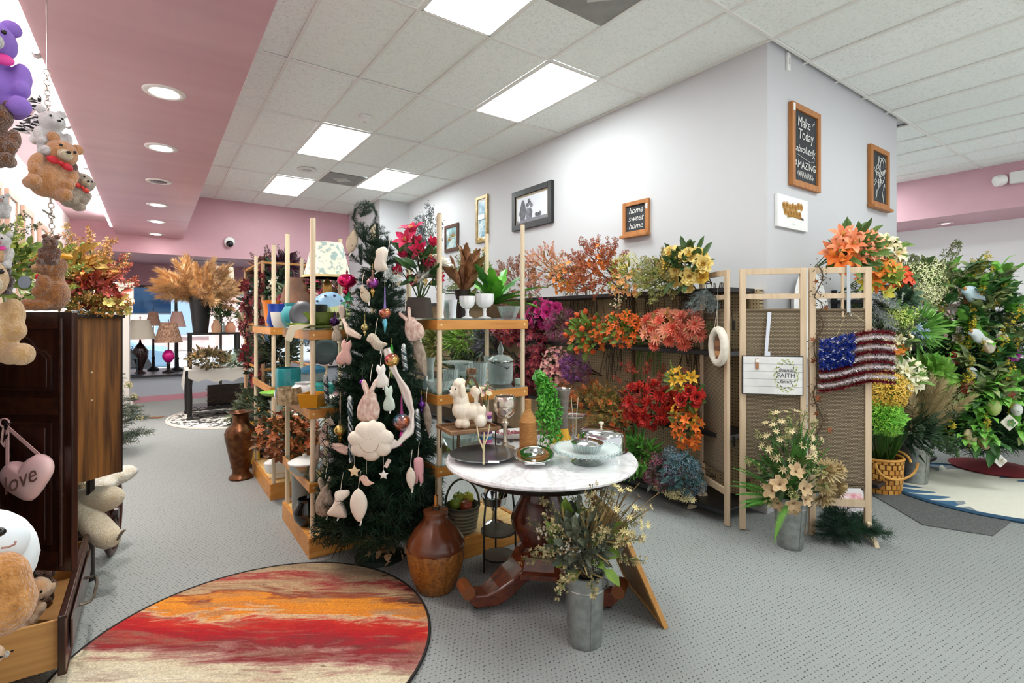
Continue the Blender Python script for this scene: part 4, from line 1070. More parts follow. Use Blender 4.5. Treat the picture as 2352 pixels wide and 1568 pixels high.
wb('yellow and peach blossom bunch with pale green lace heads', 1440, 635, 42, 38, [(F('blossom', '#EFB67A', '#E0964E'), 14, .028, (0, 0, -.05), .9), (F('cluster', '#D9D07A', '#B9BC5A'), 5, .045, (0, 0, .06), .8), (F('berries', '#E9DCC0', '#C9B48A'), 4, .06, (0, .05, -.15), .6)], [('#6E7A34', '#A0A04A', 60, .07, .02)], hang=.45)
wb('pale greenish-yellow drooping spray bunch on the top shelf', 1508, 647, 34, 28, [(F('spray', '#C9C27A', '#9AA050'), 22, .065)], [('#5A6A34', '#8A9450', 80, .09, .012)], hang=.4)
wb('large cream-yellow peony bunch at the shelf end by the screen', 1572, 612, 48, 42, [(F('peony', '#F3E2A0', '#E9CC6A'), 9, .062), (F('peony', '#F0CE5A', '#E0B23A'), 2, .06)], [('#2E4A1E', '#3E5E26', 50, .12, .05)], hang=.42)
wb('loose twig bunch with olive leaves between the yellow bunches', 1535, 632, 26, 34, [(F('spray', '#B5A05A', '#7A6A3A'), 9, .07)], [('#3E4A24', '#6A7434', 60, .09, .014)], hang=.3)
# middle shelf
wb('hot pink magenta peony bunch by the glass shelf post', 1248, 722, 40, 30, [(F('peony', '#E0409A', '#C2247E'), 9, .062)], [('#3A4A26', '#6A2A4A', 30, .08, .04)])
wb('dusty mauve sedum bunch below the magenta peonies', 1290, 750, 34, 36, [(F('cluster', '#A8487A', '#82305A'), 10, .05)], [('#4A4A2A', '#6E3A4A', 40, .06, .03)])
wb('dark crimson orchid garland hanging behind the glass shelf post', 1222, 800, 30, 80, [(F('poinsettia', '#A01E3A', '#6E1028'), 26, .055)], [('#3A2A22', '#4A1A22', 50, .08, .03)], X=3.36)
wb('orange lantern pod bunch with round green leaves', 1350, 765, 44, 46, [(F('pod', '#E9641E', '#D04A12'), 8, .036), (F('blossom', '#EE8A34', '#E0661E'), 12, .04, (0, 0, -.04), .9)], [('#5E7A2A', '#7A9440', 40, .1, .07), ('#8A4A1E', '#A8601E', 24, .07, .04)], hang=.35)
wb('bright orange alstroemeria bunch on the middle shelf', 1428, 757, 46, 36, [(F('lily', '#F07A1E', '#D95A12'), 20, .042)], [('#5A7A2A', '#7A8A34', 36, .09, .03)], hang=.42, stem=('#5E8A34', 10, .005))
wb('coral pink gerbera daisy bunch on the middle shelf', 1530, 758, 48, 40, [(F('mum', '#F0866A', '#E0644A'), 6, .058), (F('daisy', '#F0AE8E', '#E89070', '#C98A3A'), 6, .06)], [('#8A7A3A', '#B06A3A', 30, .08, .03)], hang=.36)
wb('peach feathery dahlia bunch beside the coral gerberas', 1582, 748, 26, 26, [(F('mum', '#E8907A', '#D8705A'), 5, .06)], [('#7A7A4A', '#B58A5A', 20, .07, .02)], hang=.3)
# between middle and bottom
wb('pale pink blossom bunch hanging under the mauve sedum', 1278, 845, 36, 46, [(F('blossom', '#E9B0A8', '#D98A8A'), 34, .026), (F('peony', '#EBA8B0', '#D9848E'), 2, .06, (0, 0, -.1), .7)], [('#7A6A5A', '#A88A7A', 50, .05, .02)])
wb('purple statice bunch beside the pale pink blossoms', 1322, 845, 32, 28, [(F('cluster', '#8A3A8E', '#6A2670'), 7, .05), (F('spray', '#A85AA0', '#7A3A80'), 8, .05)], [('#4A3A4A', '#6A4A6A', 30, .05, .02)])
# bottom shelf
wb('orange thistle spray bunch at the bottom shelf', 1345, 925, 44, 40, [(F('thistle', '#E0561E', '#B5401A'), 14, .03), (F('spray', '#D97A2A', '#B5561E'), 16, .06)], [('#6A6A2A', '#8E7A2E', 80, .08, .012)])
wb('rusty olive foliage bunch with small orange flowers', 1410, 945, 46, 44, [(F('spray', '#B5622A', '#8A7A2E'), 22, .07), (F('blossom', '#E8762A', '#D0561E'), 10, .028)], [('#5E6A26', '#8A7A2E', 120, .09, .012)])
wb('bright red dahlia and peony bunch at the bottom shelf', 1485, 925, 58, 46, [(F('mum', '#E0301E', '#B81E18'), 11, .065), (F('peony', '#E8482A', '#C42A1E'), 10, .055), (F('spray', '#B5381E', '#8E2A18'), 10, .07, (0, .05, .12), .7)], [('#3A4A1E', '#5A2A1A', 40, .1, .03)])
wb('scarlet rose pair beside the red dahlias', 1585, 912, 26, 22, [(F('rose', '#D92A1E', '#AE1A16'), 5, .048)], [('#3A5A22', '#4A6A2A', 20, .08, .03)])
wb('yellow lily sprig above the scarlet roses', 1565, 875, 28, 22, [(F('lily', '#EFC23A', '#D9A01E'), 5, .05), (F('berries', '#C24A2A', '#A03A1E'), 2, .04)], [('#5A7A34', '#7A8A3A', 30, .09, .02)])
wb('orange and yellow azalea bunch below the scarlet roses', 1580, 965, 28, 44, [(F('lily', '#F0861E', '#E0661A'), 13, .045, (0, 0, -.05), .9), (F('blossom', '#F0C03A', '#E0A01E'), 12, .028, (0, .04, .06), .9)], [('#4A5A22', '#6A6A2A', 24, .08, .03)])
# floor level
wb('dusty blue hydrangea bunch near the floor', 1565, 1085, 42, 44, [(F('cluster', '#6E8A96', '#4A6674'), 9, .06)], [('#2E4A44', '#466A66', 50, .09, .04)], X=3.3)
wb('dusty rose hydrangea bunch near the floor by the blue ones', 1520, 1085, 28, 30, [(F('cluster', '#A85A70', '#8A4258'), 6, .058)], [('#3A4A3A', '#5A4A4A', 30, .08, .04)], X=3.25)
wb('fresh green fern bunch near the floor behind the table', 1468, 1045, 44, 42, [(F('thistle', '#5E9A2A', '#3E7A1E'), 8, .05)], [('#2E6A1E', '#5E9A34', 150, .12, .02)], X=3.3)
wb('cream jasmine sprays lying low on the carpet', 1545, 1128, 52, 12, [(F('starflower', '#EFE6B8', '#D9CC90', '#C9A84A'), 20, .028)], [('#7A7A5A', '#A8A070', 24, .05, .015)], X=3.3, bz=.01)
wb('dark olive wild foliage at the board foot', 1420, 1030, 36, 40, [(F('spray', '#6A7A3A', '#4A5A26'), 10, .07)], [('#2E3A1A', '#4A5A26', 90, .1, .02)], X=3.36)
# further along the wall, seen through and over the glass shelves
wb('lime green fern bunch seen through the glass shelves', 1062, 780, 46, 42, [(F('thistle', '#8AB03A', '#5E8A26'), 10, .07)], [('#4E7A1E', '#9AC04A', 190, .13, .025)])
wb('yellow-green ivy bunch at the far end of the pegboard', 1000, 790, 30, 40, [(F('spray', '#A8A850', '#6A7A34'), 12, .09)], [('#4A5A26', '#8A8A3A', 110, .13, .04)])
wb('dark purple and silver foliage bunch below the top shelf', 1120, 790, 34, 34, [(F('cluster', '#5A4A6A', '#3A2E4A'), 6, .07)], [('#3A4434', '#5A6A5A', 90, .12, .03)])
wb('crimson leaf bunch under the top shelf by the crystal', 1165, 755, 40, 30, [(F('poinsettia', '#9E1E2E', '#6E101E'), 14, .07)], [('#4A1A1A', '#7A2A2A', 40, .1, .03)])
wb('olive green foliage spray on the far top shelf', 1090, 640, 40, 40, [(F('spray', '#9A9A4A', '#6A7A34'), 14, .1)], [('#3E4A1E', '#7A8A3A', 120, .14, .03)], X=3.45)
wb('silver-grey lavender spray rising behind the pink tulips', 985, 560, 22, 44, [(F('spray', '#7E8088', '#5A5E64'), 14, .12)], [('#5A6458', '#7A8478', 70, .1, .014)], X=3.5, bz=1.735)
wb('dark silk greenery low on the far pegboard', 1075, 860, 60, 50, [(F('spray', '#4A5A2A', '#2E3A1A'), 12, .1)], [('#22301A', '#3E4E26', 160, .16, .04)], X=3.4)
wb('red and dark green bunch low behind the crystal jar', 1195, 860, 36, 46, [(F('poinsettia', '#8E1A2A', '#5E0E1A'), 12, .07)], [('#2A3A1E', '#4A2A22', 60, .1, .03)], X=3.45)
# ------------------------------------------------------------------ bunches on the chalkboard wall and round the screen
GF = 'silk flower bunches on the chalkboard wall'
def fb(label, u, v, ru, rvv, fl, leaf, Y=1.62, stem=(GN, 6, .004), name='flower_bunch', cat='flowers', back=-.3, bd=.2):
	SEED[0] += 1
	c = PY(u, v, Y); d = depth(c)
	rad = (pxr(d, ru) * 1.05, pxr(d, min(ru, rvv)) * .8, pxr(d, rvv))
	fl = [(q[0], int(q[1] * 1.45 + .5), q[2] * 1.08) + tuple(q[3:]) for q in fl]; leaf = [(a, b, int(n * 1.6), L, w) for a, b, n, L, w in leaf]
	base = Vector((c.x, min(1.95, Y + .3), c.z - pxr(d, rvv) * .9))
	return bunch(name, label, cat, c, rad, base, fl, leaf, stem, face=(-.75, -.6, .35), group=GF, seed=SEED[0], back=back)
fb('peach and orange azalea bunch rising above the screen', 1960, 580, 58, 42, [(F('lily', '#F0A57E', '#E07E50'), 16, .085), (F('lily', '#F08A2E', '#DE661A'), 5, .07, (-.15, 0, -.05), .6)], [('#3A5A22', '#6A8A3A', 44, .16, .05)])
fb('cream white amaryllis bunch beside the peach azaleas', 2035, 585, 26, 36, [(F('lily', '#F2E8CC', '#E6D2A4'), 9, .08)], [('#5A7A34', '#7A9A4A', 20, .12, .04)])
fb('orange and yellow lily bunch over the screen corner', 2020, 640, 36, 34, [(F('lily', '#F0922A', '#E0701A'), 7, .08), (F('lily', '#E8C83A', '#C9D05A'), 4, .075)], [('#7A9A3A', '#9AB04A', 24, .13, .05)])
fb('red-orange hibiscus bunch beside the cream hydrangeas', 2068, 640, 30, 22, [(F('blossom', '#E8561E', '#D03E14'), 9, .065)], [('#3A5A26', '#5A7A3A', 16, .1, .04)])
fb('large cream hydrangea bunch on the upper black shelf', 2120, 655, 38, 46, [(F('cluster', '#F0EBC4', '#D9DCA0'), 10, .1)], [('#3E5A26', '#6E8A44', 34, .12, .05)])
fb('white-edged green leaf bunch on the upper black shelf', 2070, 690, 34, 18, [(F('daisy', '#E6EBE0', '#C9D6C0', '#3E5A34'), 7, .05)], [('#1E3A26', '#4A6A4E', 60, .12, .04)])
fb('lemon-green snowball bunch beside the flag', 2062, 730, 26, 24, [(F('cluster', '#DCE58A', '#B9CC5A'), 6, .075)], [('#5A8A34', '#7AA84A', 24, .1, .04)])
fb('blue-white cornflower bunch with long green leaves', 2108, 755, 34, 30, [(F('daisy', '#DCE8F2', '#A8C4E0', '#E0C85A'), 8, .05)], [('#4E8A2E', '#8AC05A', 60, .2, .025)])
fb('white and orange narcissus bunch beside the flag edge', 2062, 790, 24, 26, [(F('lily', '#F2EDD0', '#E8DCA8'), 5, .07), (F('blossom', '#F0962A', '#E07A1A'), 3, .05)], [('#5A7A34', '#7A9A44', 16, .1, .03)])
fb('ivory poinsettia-like bunch below the flag corner', 2085, 865, 34, 26, [(F('lily', '#F4F0DA', '#E6E0B4'), 10, .075)], [('#5E8A3A', '#8AB05A', 24, .12, .04)])
fb('golden yellow hydrangea bunch under the flag', 2035, 900, 34, 34, [(F('cluster', '#F0CE5A', '#E0B03A'), 8, .095)], [('#5A7A2E', '#8A9A3A', 20, .1, .05)])
fb('bright lime green foliage bunch under the yellow hydrangeas', 2030, 960, 36, 30, [(F('cluster', '#A8DC4A', '#7ABC2E'), 9, .07)], [('#4E9A26', '#8AD04A', 70, .1, .05)])
fb('light green hosta leaf bunch beside the flower tree', 2135, 870, 36, 40, [(F('thistle', '#A8D04A', '#6A9A2E'), 5, .05)], [('#5E9A2E', '#9AC85A', 90, .16, .09)])
fb('dark feathery green foliage behind the pampas bucket', 2100, 990, 46, 40, [(F('spray', '#3A5A34', '#2A4426'), 10, .1)], [('#16301A', '#2E4E2E', 130, .16, .02)])
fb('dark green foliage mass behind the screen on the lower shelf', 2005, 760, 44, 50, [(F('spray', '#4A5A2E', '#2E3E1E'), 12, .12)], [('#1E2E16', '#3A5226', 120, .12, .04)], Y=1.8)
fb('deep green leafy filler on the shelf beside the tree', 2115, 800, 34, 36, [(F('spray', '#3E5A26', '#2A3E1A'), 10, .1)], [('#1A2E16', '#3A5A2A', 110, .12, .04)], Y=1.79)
# grey-green pine sprig over the screen corner
t = thing('pine_sprig', 'frosted grey pine sprig hanging behind the screen edge', 'sprig', PD(2000, 675, 3.6))
rnd = random.Random(5)
sgb = fir_branch(31, ['#8A9290', '#6A7472', '#A8AEAC'], 8, .2, 14)
for (u, v, du, dv, L) in ((2000, 675, 40, 20, .2), (2005, 690, -10, 60, .26), (2010, 700, 30, 40, .22)):
	p = PD(u, v, 3.6); q = PD(u + du, v + dv, 3.5); inst('branch', sgb, t, p, frame_from(q - p), L)
# reindeer moss / feathers on floor under the screen
c = PZ(1935, 1215, .06)
t = thing('feather_wreath', 'tangled dark green pine garland on the carpet under the screen', 'garland', c - Vector((0, 0, .06)))
pb = fir_branch(41, ['#0E2A1A', '#1E4A2A', '#16382A'], 8, .3, 18)
for k in range(22):
	a = rnd.uniform(0, 6.28); inst('branch', pb, t, c + Vector((rnd.uniform(-.1, .1), rnd.uniform(-.06, .06), rnd.uniform(-.02, .03))), frame_from((math.cos(a), math.sin(a) * .8, rnd.uniform(-.1, .35))), rnd.uniform(.13, .24))
c = PZ(1940, 1155, .2) + FWD * .05
t = thing('flag_book', 'thin picture book with red and white cover lying under the screen', 'book', PZ(1930, 1165, .16))
M = face_mat((-.45, -.6, .75))
MB().box(PD(1945, 1150, 4.0), (.30, .2, .02), rot=M).build('cover', mat('#C9C4C4', .4), t)
MB().box(PD(1945, 1148, 3.985), (.26, .11, .012), rot=M).build('printed_band', mat('#C2606A', .4, c2='#E8D8D8', scale=12), t)
MB().box(PD(1945, 1160, 4.06), (.34, .24, .05), rot=M).build('page_block', mat('#8E8C88', .8), t)
MB().span(tuple(PZ(1900, 1165, 0) ), tuple(PZ(1985, 1140, 0) + Vector((0.05, 0, .13)))).build('support_box', mat('#1E1D1C', .8), t)
# ------------------------------------------------------------------ buckets of flowers
ZINC = mat('#8C908C', .38, .75, c2='#A6AAA6', scale=22, bump=.06, bscale=60)
def bucket(label, c, rt, rb, h, name='metal_bucket', seam=True, m=ZINC):
	t = thing(name, label, 'bucket', c)
	c = Vector(c)
	MB().lathe([(0, .004), (rb - .004, .004), (rb, 0), (rb + .003, .008), (rb + .002, .015), (rb + (rt - rb) * .78, h * .78), (rb + (rt - rb) * .8 + .004, h * .795), (rb + (rt - rb) * .82, h * .81), (rt, h - .004), (rt + .004, h), (rt - .003, h + .002), (rt - .006, h - .01), (rb - .006, .02), (0, .02)], 40, c).build('wall', m, t, smooth=True, sharp=35)
	if seam:
		dv = Vector((-SN, -CN, 0)); p0 = c + (dv * .97 + RGT * .2).normalized() * (rb + .001); p1 = c + (dv * .97 + RGT * .2).normalized() * (rt + .001) + Vector((0, 0, h))
		MB().tube([p0, p1], .0025, 5).build('seam', m, t)
	for s_ in (-1, 1):
		dv = (RGT * s_ - FWD * .5).normalized(); b = c + dv * rt + Vector((0, 0, h * .9))
		e = MB().tube([b + Vector((0, 0, .02)), b + dv * .016 + Vector((0, 0, .01)), b + dv * .018 - Vector((0, 0, .015)), b - Vector((0, 0, .03))], .004, 6).build('handle', mat('#5E605E', .4, .8), t)
	return t
c = PZ(1345, 1480, 0) + FWD * .03
bucket('tall zinc florist bucket in front of the marble table', c, .093, .078, .325)
B1 = c
top = B1 + Vector((0, 0, .3))
rnd = random.Random(88)
bunch('dried_bouquet', 'dried grey-green bouquet with cream sprays in the tall zinc bucket', 'flowers', top + Vector((.0, 0, .17)), (.15, .15, .15), top,
	  [(F('spray', '#B5A878', '#8E7E50'), 16, .09), (F('starflower', '#E6D9A0', '#CDBB78', '#B58A3A'), 34, .023, tuple(RGT * .17 + Vector((0, 0, .12))), .95), (F('berries', '#EADFD0', '#C9B8A4'), 7, .045, tuple(RGT * -.12 + Vector((0, 0, -.0))), .6), (F('cluster', '#7A7E6E', '#5E6254'), 8, .05, (0, 0, -.05), .8)],
	  [('#4A5240', '#6E745E', 190, .075, .035), ('#8A7444', '#A8905A', 90, .09, .01), ('#5E7A2A', '#7A9A34', 14, .1, .06)], ('#6A5636', 26, .003), face=(-.5, -.7, .5), seed=9, back=-.6)
mb = MB()
for k in range(30):
	p = top + Vector((0, 0, .1)); q = top + RGT * rnd.uniform(.02, .34) + UP * rnd.uniform(.25, .42) + FWD * rnd.uniform(-.1, .12)
	mb.tube([p, p.lerp(q, .55) + rv(.02, rnd), q], .0018, 3)
t_ = bpy.data.objects.get('dried_bouquet'); o = mb.build('twig_bundle', mat('#8A7040', .7), t_); o['kind'] = 'stuff'
c = PZ(1823, 1260, 0) + FWD * .04
bucket('flared zinc florist bucket in front of the folding screen', c, .106, .075, .335)
B2 = c; top = B2 + Vector((0, 0, .3))
tb = bunch('fern_bouquet', 'beige mum and fern bouquet in the bucket by the screen', 'flowers', top + Vector((0, 0, .26)) , (.2, .16, .22), top,
	  [(F('starflower', '#E2D2A8', '#C9B480', '#A8885A'), 44, .032, (0, 0, .1), 1.1), (F('mum', '#CDB688', '#A8905E'), 5, .085, tuple(RGT * .24 + UP * -.12), .55), (F('blossom', '#CFB48C', '#B59468', '#7A5A34'), 9, .058, tuple(RGT * -.05 + UP * -.15 - FWD * .1), .7), (F('spray', '#B5AE78', '#8A8A4E'), 14, .08)],
	  [('#2E4A1E', '#4A6A2A', 90, .1, .03)], (GN, 20, .004), face=(-.55, -.75, .3), seed=10, back=-.4)
def frond(mb, p, d, L, w, rnd, bend=.5, m=0, n=38):
	d = Vector(d).normalized(); pts = [Vector(p)]; dd = d.copy()
	for k in range(8):
		pts.append(pts[-1] + dd * L / 8); dd = (dd - UP * bend / 8).normalized()
	mb.tube(pts, [.003] * 9, 4, m)
	for k in range(n):
		t = (k + 1) / (n + 1) * 8; i = min(7, int(t)); q = pts[i].lerp(pts[i + 1], t - i); a = (pts[i + 1] - pts[i]).normalized()
		sd = a.cross(UP); sd = sd.normalized() if sd.length > .01 else a.orthogonal().normalized()
		sd = (sd + sd.cross(a) * .3).normalized(); ww = w * math.sin(PI * min(.98, (k + 4) / (n + 4)))
		for s_ in (-1, 1): mb.blade(q, sd * s_ + a * .35, ww, .013, m, a)
for (du, dv, L) in ((-150, -100, .42), (-170, -60, .42), (-130, -140, .4), (-170, -20, .38), (-110, -170, .38), (-80, -150, .36), (30, -220, .5), (60, -200, .48), (90, -180, .42), (-40, -90, .3), (-100, 20, .32), (-150, 10, .36), (10, -190, .4), (75, -130, .35), (-140, -80, .46), (-160, -40, .44), (-120, -120, .44), (-90, -170, .42), (45, -210, .46), (-135, 25, .36), (105, -150, .4), (-60, -200, .42)):
	mb = MB(); q = PD(1818 + du, 1120 + dv, depth(top) - .12); frond(mb, top, q - top, L * 1.1, .042, rnd, .35)
	mb.build('fern_frond', mat('#4E8A2E', .55, c2='#3A7022', scale=8), tb)
mb = MB(); frond(mb, top + Vector((0, 0, .05)) - FWD * .1, -RGT * .7 - FWD * .3 - UP * .1, .36, .03, rnd, 2.4); mb.build('fern_frond', mat('#6AA03A', .55), tb)
# bucket of pampas on the right and the splint basket
c = PZ(2110, 1115, 0) + FWD * .05
bucket('slim zinc bucket of feather grass beside the basket', c, .125, .095, .43)
top = c + Vector((0, 0, .4))
tb = thing('feather_grass', 'sheaf of golden beige feather grass in the slim bucket', 'flowers', top)
pg = flower('plume', '#CDB98A', '#A8966A')
mb = MB()
for k in range(2600):
	a = rnd.uniform(0, 6.28); r_ = rnd.random() ** .6; q = RGT * math.cos(a) * r_ * .36 + FWD * math.sin(a) * r_ * .25 + UP * (.62 - .2 * r_ * r_) + RGT * .06
	L = q.length * rnd.uniform(.75, 1.1); p0 = top + q.normalized() * L * rnd.uniform(.15, .6)
	mb.blade(p0, q + rv(.12, rnd), L * .5, .004, rnd.randint(0, 2))
o = mb.build('grass_plume', [mat('#D6C79C', .8), mat('#B5A274', .8), mat('#8E8458', .8)], tb); o['kind'] = 'stuff'
for k in range(16):
	q = RGT * rnd.uniform(-.36, .45) + FWD * rnd.uniform(-.2, .1) + UP * rnd.uniform(.35, .6); inst('plume', pg, tb, top + q * .3, frame_from(q), .13)
c = PZ(2035, 1130, 0) + FWD * .07
def basket(label, c, rx, ry, h, m, name='splint_basket', flare=1.1, handle=True, rows=7, cols=22):
	t = thing(name, label, 'basket', c); c = Vector(c)
	MB().lathe([(0, .01), (1, .01), (1.02, .02), (flare * .97, h * .95), (flare * .93, h * .95), (.95, .03), (0, .03)], 28, c, sx=rx, sy=ry).build('liner', mat('#7A4A1A', .7), t)
	for r_ in range(rows):
		for k in range(cols):
			a = 2 * PI * (k + .5 * (r_ % 2)) / cols; f = 1 + (flare - 1) * (r_ + .5) / rows
			p = c + Vector((rx * f * 1.015 * math.cos(a), ry * f * 1.015 * math.sin(a), h * (r_ + .5) / rows)); nn = Vector((math.cos(a) / rx, math.sin(a) / ry, .0)).normalized()
			if nn.dot(-p) < -.2: continue
			MB().box(p, (2 * PI * rx / cols * .78, h / rows * .86, .008), rot=face_mat(nn)).build('splint', m[(k + r_) % len(m)], t, bevel=.002)
	MB().tube([c + Vector((rx * flare * math.cos(a * PI / 18), ry * flare * math.sin(a * PI / 18), h * .97)) for a in range(36)], .013, 6, closed=True).build('rim', m[0], t)
	if handle:
		for s_ in (-1, 1):
			dv = RGT * s_ * .6
			pts = [c + RGT * rx * flare * math.cos(a * PI / 10) - FWD * (ry * flare * 1.04) * .25 + FWD * s_ * .15 + UP * (h * .95 - .14 * math.sin(a * PI / 10)) for a in range(11)] if s_ < 0 else [c + (RGT * rx * flare * 1.08) + FWD * .1 * math.cos(a * PI / 8) + UP * (h * .95 + .05 * math.sin(a * PI / 8) - .02 * a / 8) for a in range(9)]
			MB().tube(pts, .01, 6).build('handle', m[-1], t)
	return t
SPL = [mat('#C98A34', .45, c2='#D99E4A', scale=20), mat('#B97A28', .45, c2='#CF9440', scale=20), mat('#D6A04E', .45)]
basket('honey-coloured splint basket beside the screen', c, .16, .15, .3, SPL)
tb = thing('grass_plant', 'leafy grass and fern plant standing in the splint basket', 'plant', c + Vector((0, 0, .25)))
mb = MB()
for k in range(150):
	a = rnd.uniform(0, 6.28); q = Vector((math.cos(a) * rnd.uniform(.05, .28), math.sin(a) * rnd.uniform(.05, .2), rnd.uniform(.3, .6))); mb.blade(c + Vector((math.cos(a) * .08, math.sin(a) * .08, .25)), q, q.length * rnd.uniform(.6, 1), .014, k % 2)
o = mb.build('grass_tuft', [mat('#3E6A2A', .6), mat('#7A9A4A', .6)], tb); o['kind'] = 'stuff'
for k in range(5):
	mb = MB(); a = rnd.uniform(3.3, 5.5); frond(mb, c + Vector((0, 0, .28)), (math.cos(a) * .4, math.sin(a) * .4, 1), .4, .05, rnd, .6); mb.build('fern_frond', mat('#4E7A34', .6), tb)
MB().lathe([(0, .0), (.12, .0), (.13, .02), (0, .03)], 16, c + Vector((0, 0, .235))).build('soil', mat('#2A2018', .95), tb)
# ------------------------------------------------------------------ things on the marble table
CHR = mat('#D2D4D4', .08, 1.0); CHR2 = mat('#B4B6B4', .2, 1.0); CLR = thin_glass('#F2F6F4', .9, .1); CUT = cutglass()
def at_table(u, v, z=TZ): return PZ(u, v, z)
def lathe_thing(name, label, cat, c, parts, n=28, group=None, sx=1, sy=1):
	"""parts: list of (part name, material, profile relative to c)"""
	t = thing(name, label, cat, c, group)
	for q in parts:
		nm, m, prof = q[:3]; k = q[3] if len(q) > 3 else {}
		MB().lathe(prof, k.get('n', n), Vector(c) + Vector(k.get('o', (0, 0, 0))), k.get('M'), sx=k.get('sx', sx), sy=k.get('sy', sy), wob=k.get('wob')).build(nm, m, t, smooth=True, sharp=k.get('sharp', 40))
	return t
def shell(prof, th=.004):
	"""outer profile -> hollow wall profile"""
	return prof + [(max(.001, r - th), z) for r, z in prof[::-1]][:-1] + [(0.0, prof[0][1] + th)]
# dark pewter platter with branch handle
c = at_table(1110, 1052)
t = lathe_thing('metal_platter', 'shallow round pewter platter with a metal twig handle', 'platter', c, [('dish', mat('#A6A9AC', .25, .9, c2='#8A8D92', scale=6), [(0, .004), (.09, .004), (.15, .014), (.178, .026), (.18, .03), (.172, .03), (.14, .018), (.08, .01), (0, .01)])], 48)
tw = at_table(1111, 1075) + Vector((0, 0, .02))
mb = MB(); mb.tube([tw, tw + UP * .08, tw + UP * .16 + RGT * .003], [.006, .006, .004], 6); mb.tube([tw + UP * .07, tw + UP * .13 - RGT * .025, tw + UP * .19 - RGT * .035], .0045, 6); mb.tube([tw + UP * .09, tw + UP * .14 + RGT * .02, tw + UP * .2 + RGT * .03], .004, 6)
mb.build('twig_handle', mat('#D6C9A0', .3, .8), t)
MB().box(tw + RGT * .05 + UP * .012, (.055, .012, .002), rot=face_mat((-.4, -.5, .8))).build('price_tag', mat('#F2F2F0', .6), t)
# polished oval dish
c = at_table(1226, 1060)
t = thing('oval_dish', 'polished oval metal dish with flat rim and handle', 'dish', c)
MD = Matrix.Rotation(-TH, 3, 'Z') @ Matrix.Rotation(.1, 3, 'X')
MB().lathe([(0, .006), (.05, .006), (.075, .02), (.085, .03), (.115, .034), (.118, .037), (.112, .04), (.088, .036), (.072, .026), (.045, .012), (0, .011)], 40, c + Vector((0, 0, .006)), MD, sx=.9, sy=1.15).build('dish', CHR, t, smooth=True, sharp=50)
MB().box(c - FWD * .125 + UP * .026, (.1, .012, .012), -TH).build('handle_bar', CHR, t, bevel=.003)
MB().box(c + FWD * .12 + UP * .05, (.1, .012, .012), -TH).build('handle_bar', CHR, t, bevel=.003)
# pressed glass cake stand + covered butter dish on it
c = at_table(1349, 1062)
t = lathe_thing('glass_cake_stand', 'ribbed clear glass cake stand with wide plate', 'cake stand', c, [('foot', CHR2, [(0, 0), (.075, 0), (.082, .006), (.07, .014), (.05, .022), (.04, .035), (.06, .048), (0, .05)]), ('plate', CUT, [(0, .05), (.08, .05), (.15, .058), (.172, .072), (.176, .078), (.17, .078), (.145, .066), (.08, .06), (0, .06)], {'wob': lambda a, z: .012 * math.cos(36 * a) if z > .055 else 0, 'n': 144})], 40)
for k in range(48):
	a = 2 * PI * k / 48; MB().box(c + Vector((math.cos(a) * .172, math.sin(a) * .172, .072)), (.006, .012, .022), a + PI / 2).build('rim_rib', CUT, t)
c2 = c + Vector((0, 0, .06))
lathe_thing('butter_dish', 'small ribbed glass dish with shiny silver lid and knob', 'dish', c2, [('bowl', CUT, [(0, .0), (.06, .0), (.075, .03), (.08, .042), (.074, .042), (.068, .03), (.055, .006), (0, .006)], {'wob': lambda a, z: .02 * math.cos(30 * a), 'n': 90}), ('lid', CHR, [(.084, .042), (.084, .047), (.06, .058), (.02, .066), (0, .067)]), ('knob', CHR, [(.004, .066), (.004, .078), (.011, .084), (.01, .092), (0, .095)])], 32)
# chrome domed cake cover
c = at_table(1383, 1010)
c = PD(1381, 1035, depth(at_table(1349, 1062)) + .26); c.z = TZ
lathe_thing('cake_cover', 'tall shiny chrome domed cake cover with pale knob', 'cake cover', c, [('dome', CHR, [(.138, 0), (.142, .006), (.136, .012), (.136, .075), (.13, .1), (.11, .118), (.06, .127), (0, .13)]), ('knob', mat('#E9DFC4', .3), [(.006, .128), (.005, .14), (.014, .148), (.014, .158), (0, .162)]), ('base_plate', CHR2, [(0, -.0005), (.15, -.0005), (.152, .004), (0, .004)])], 48)
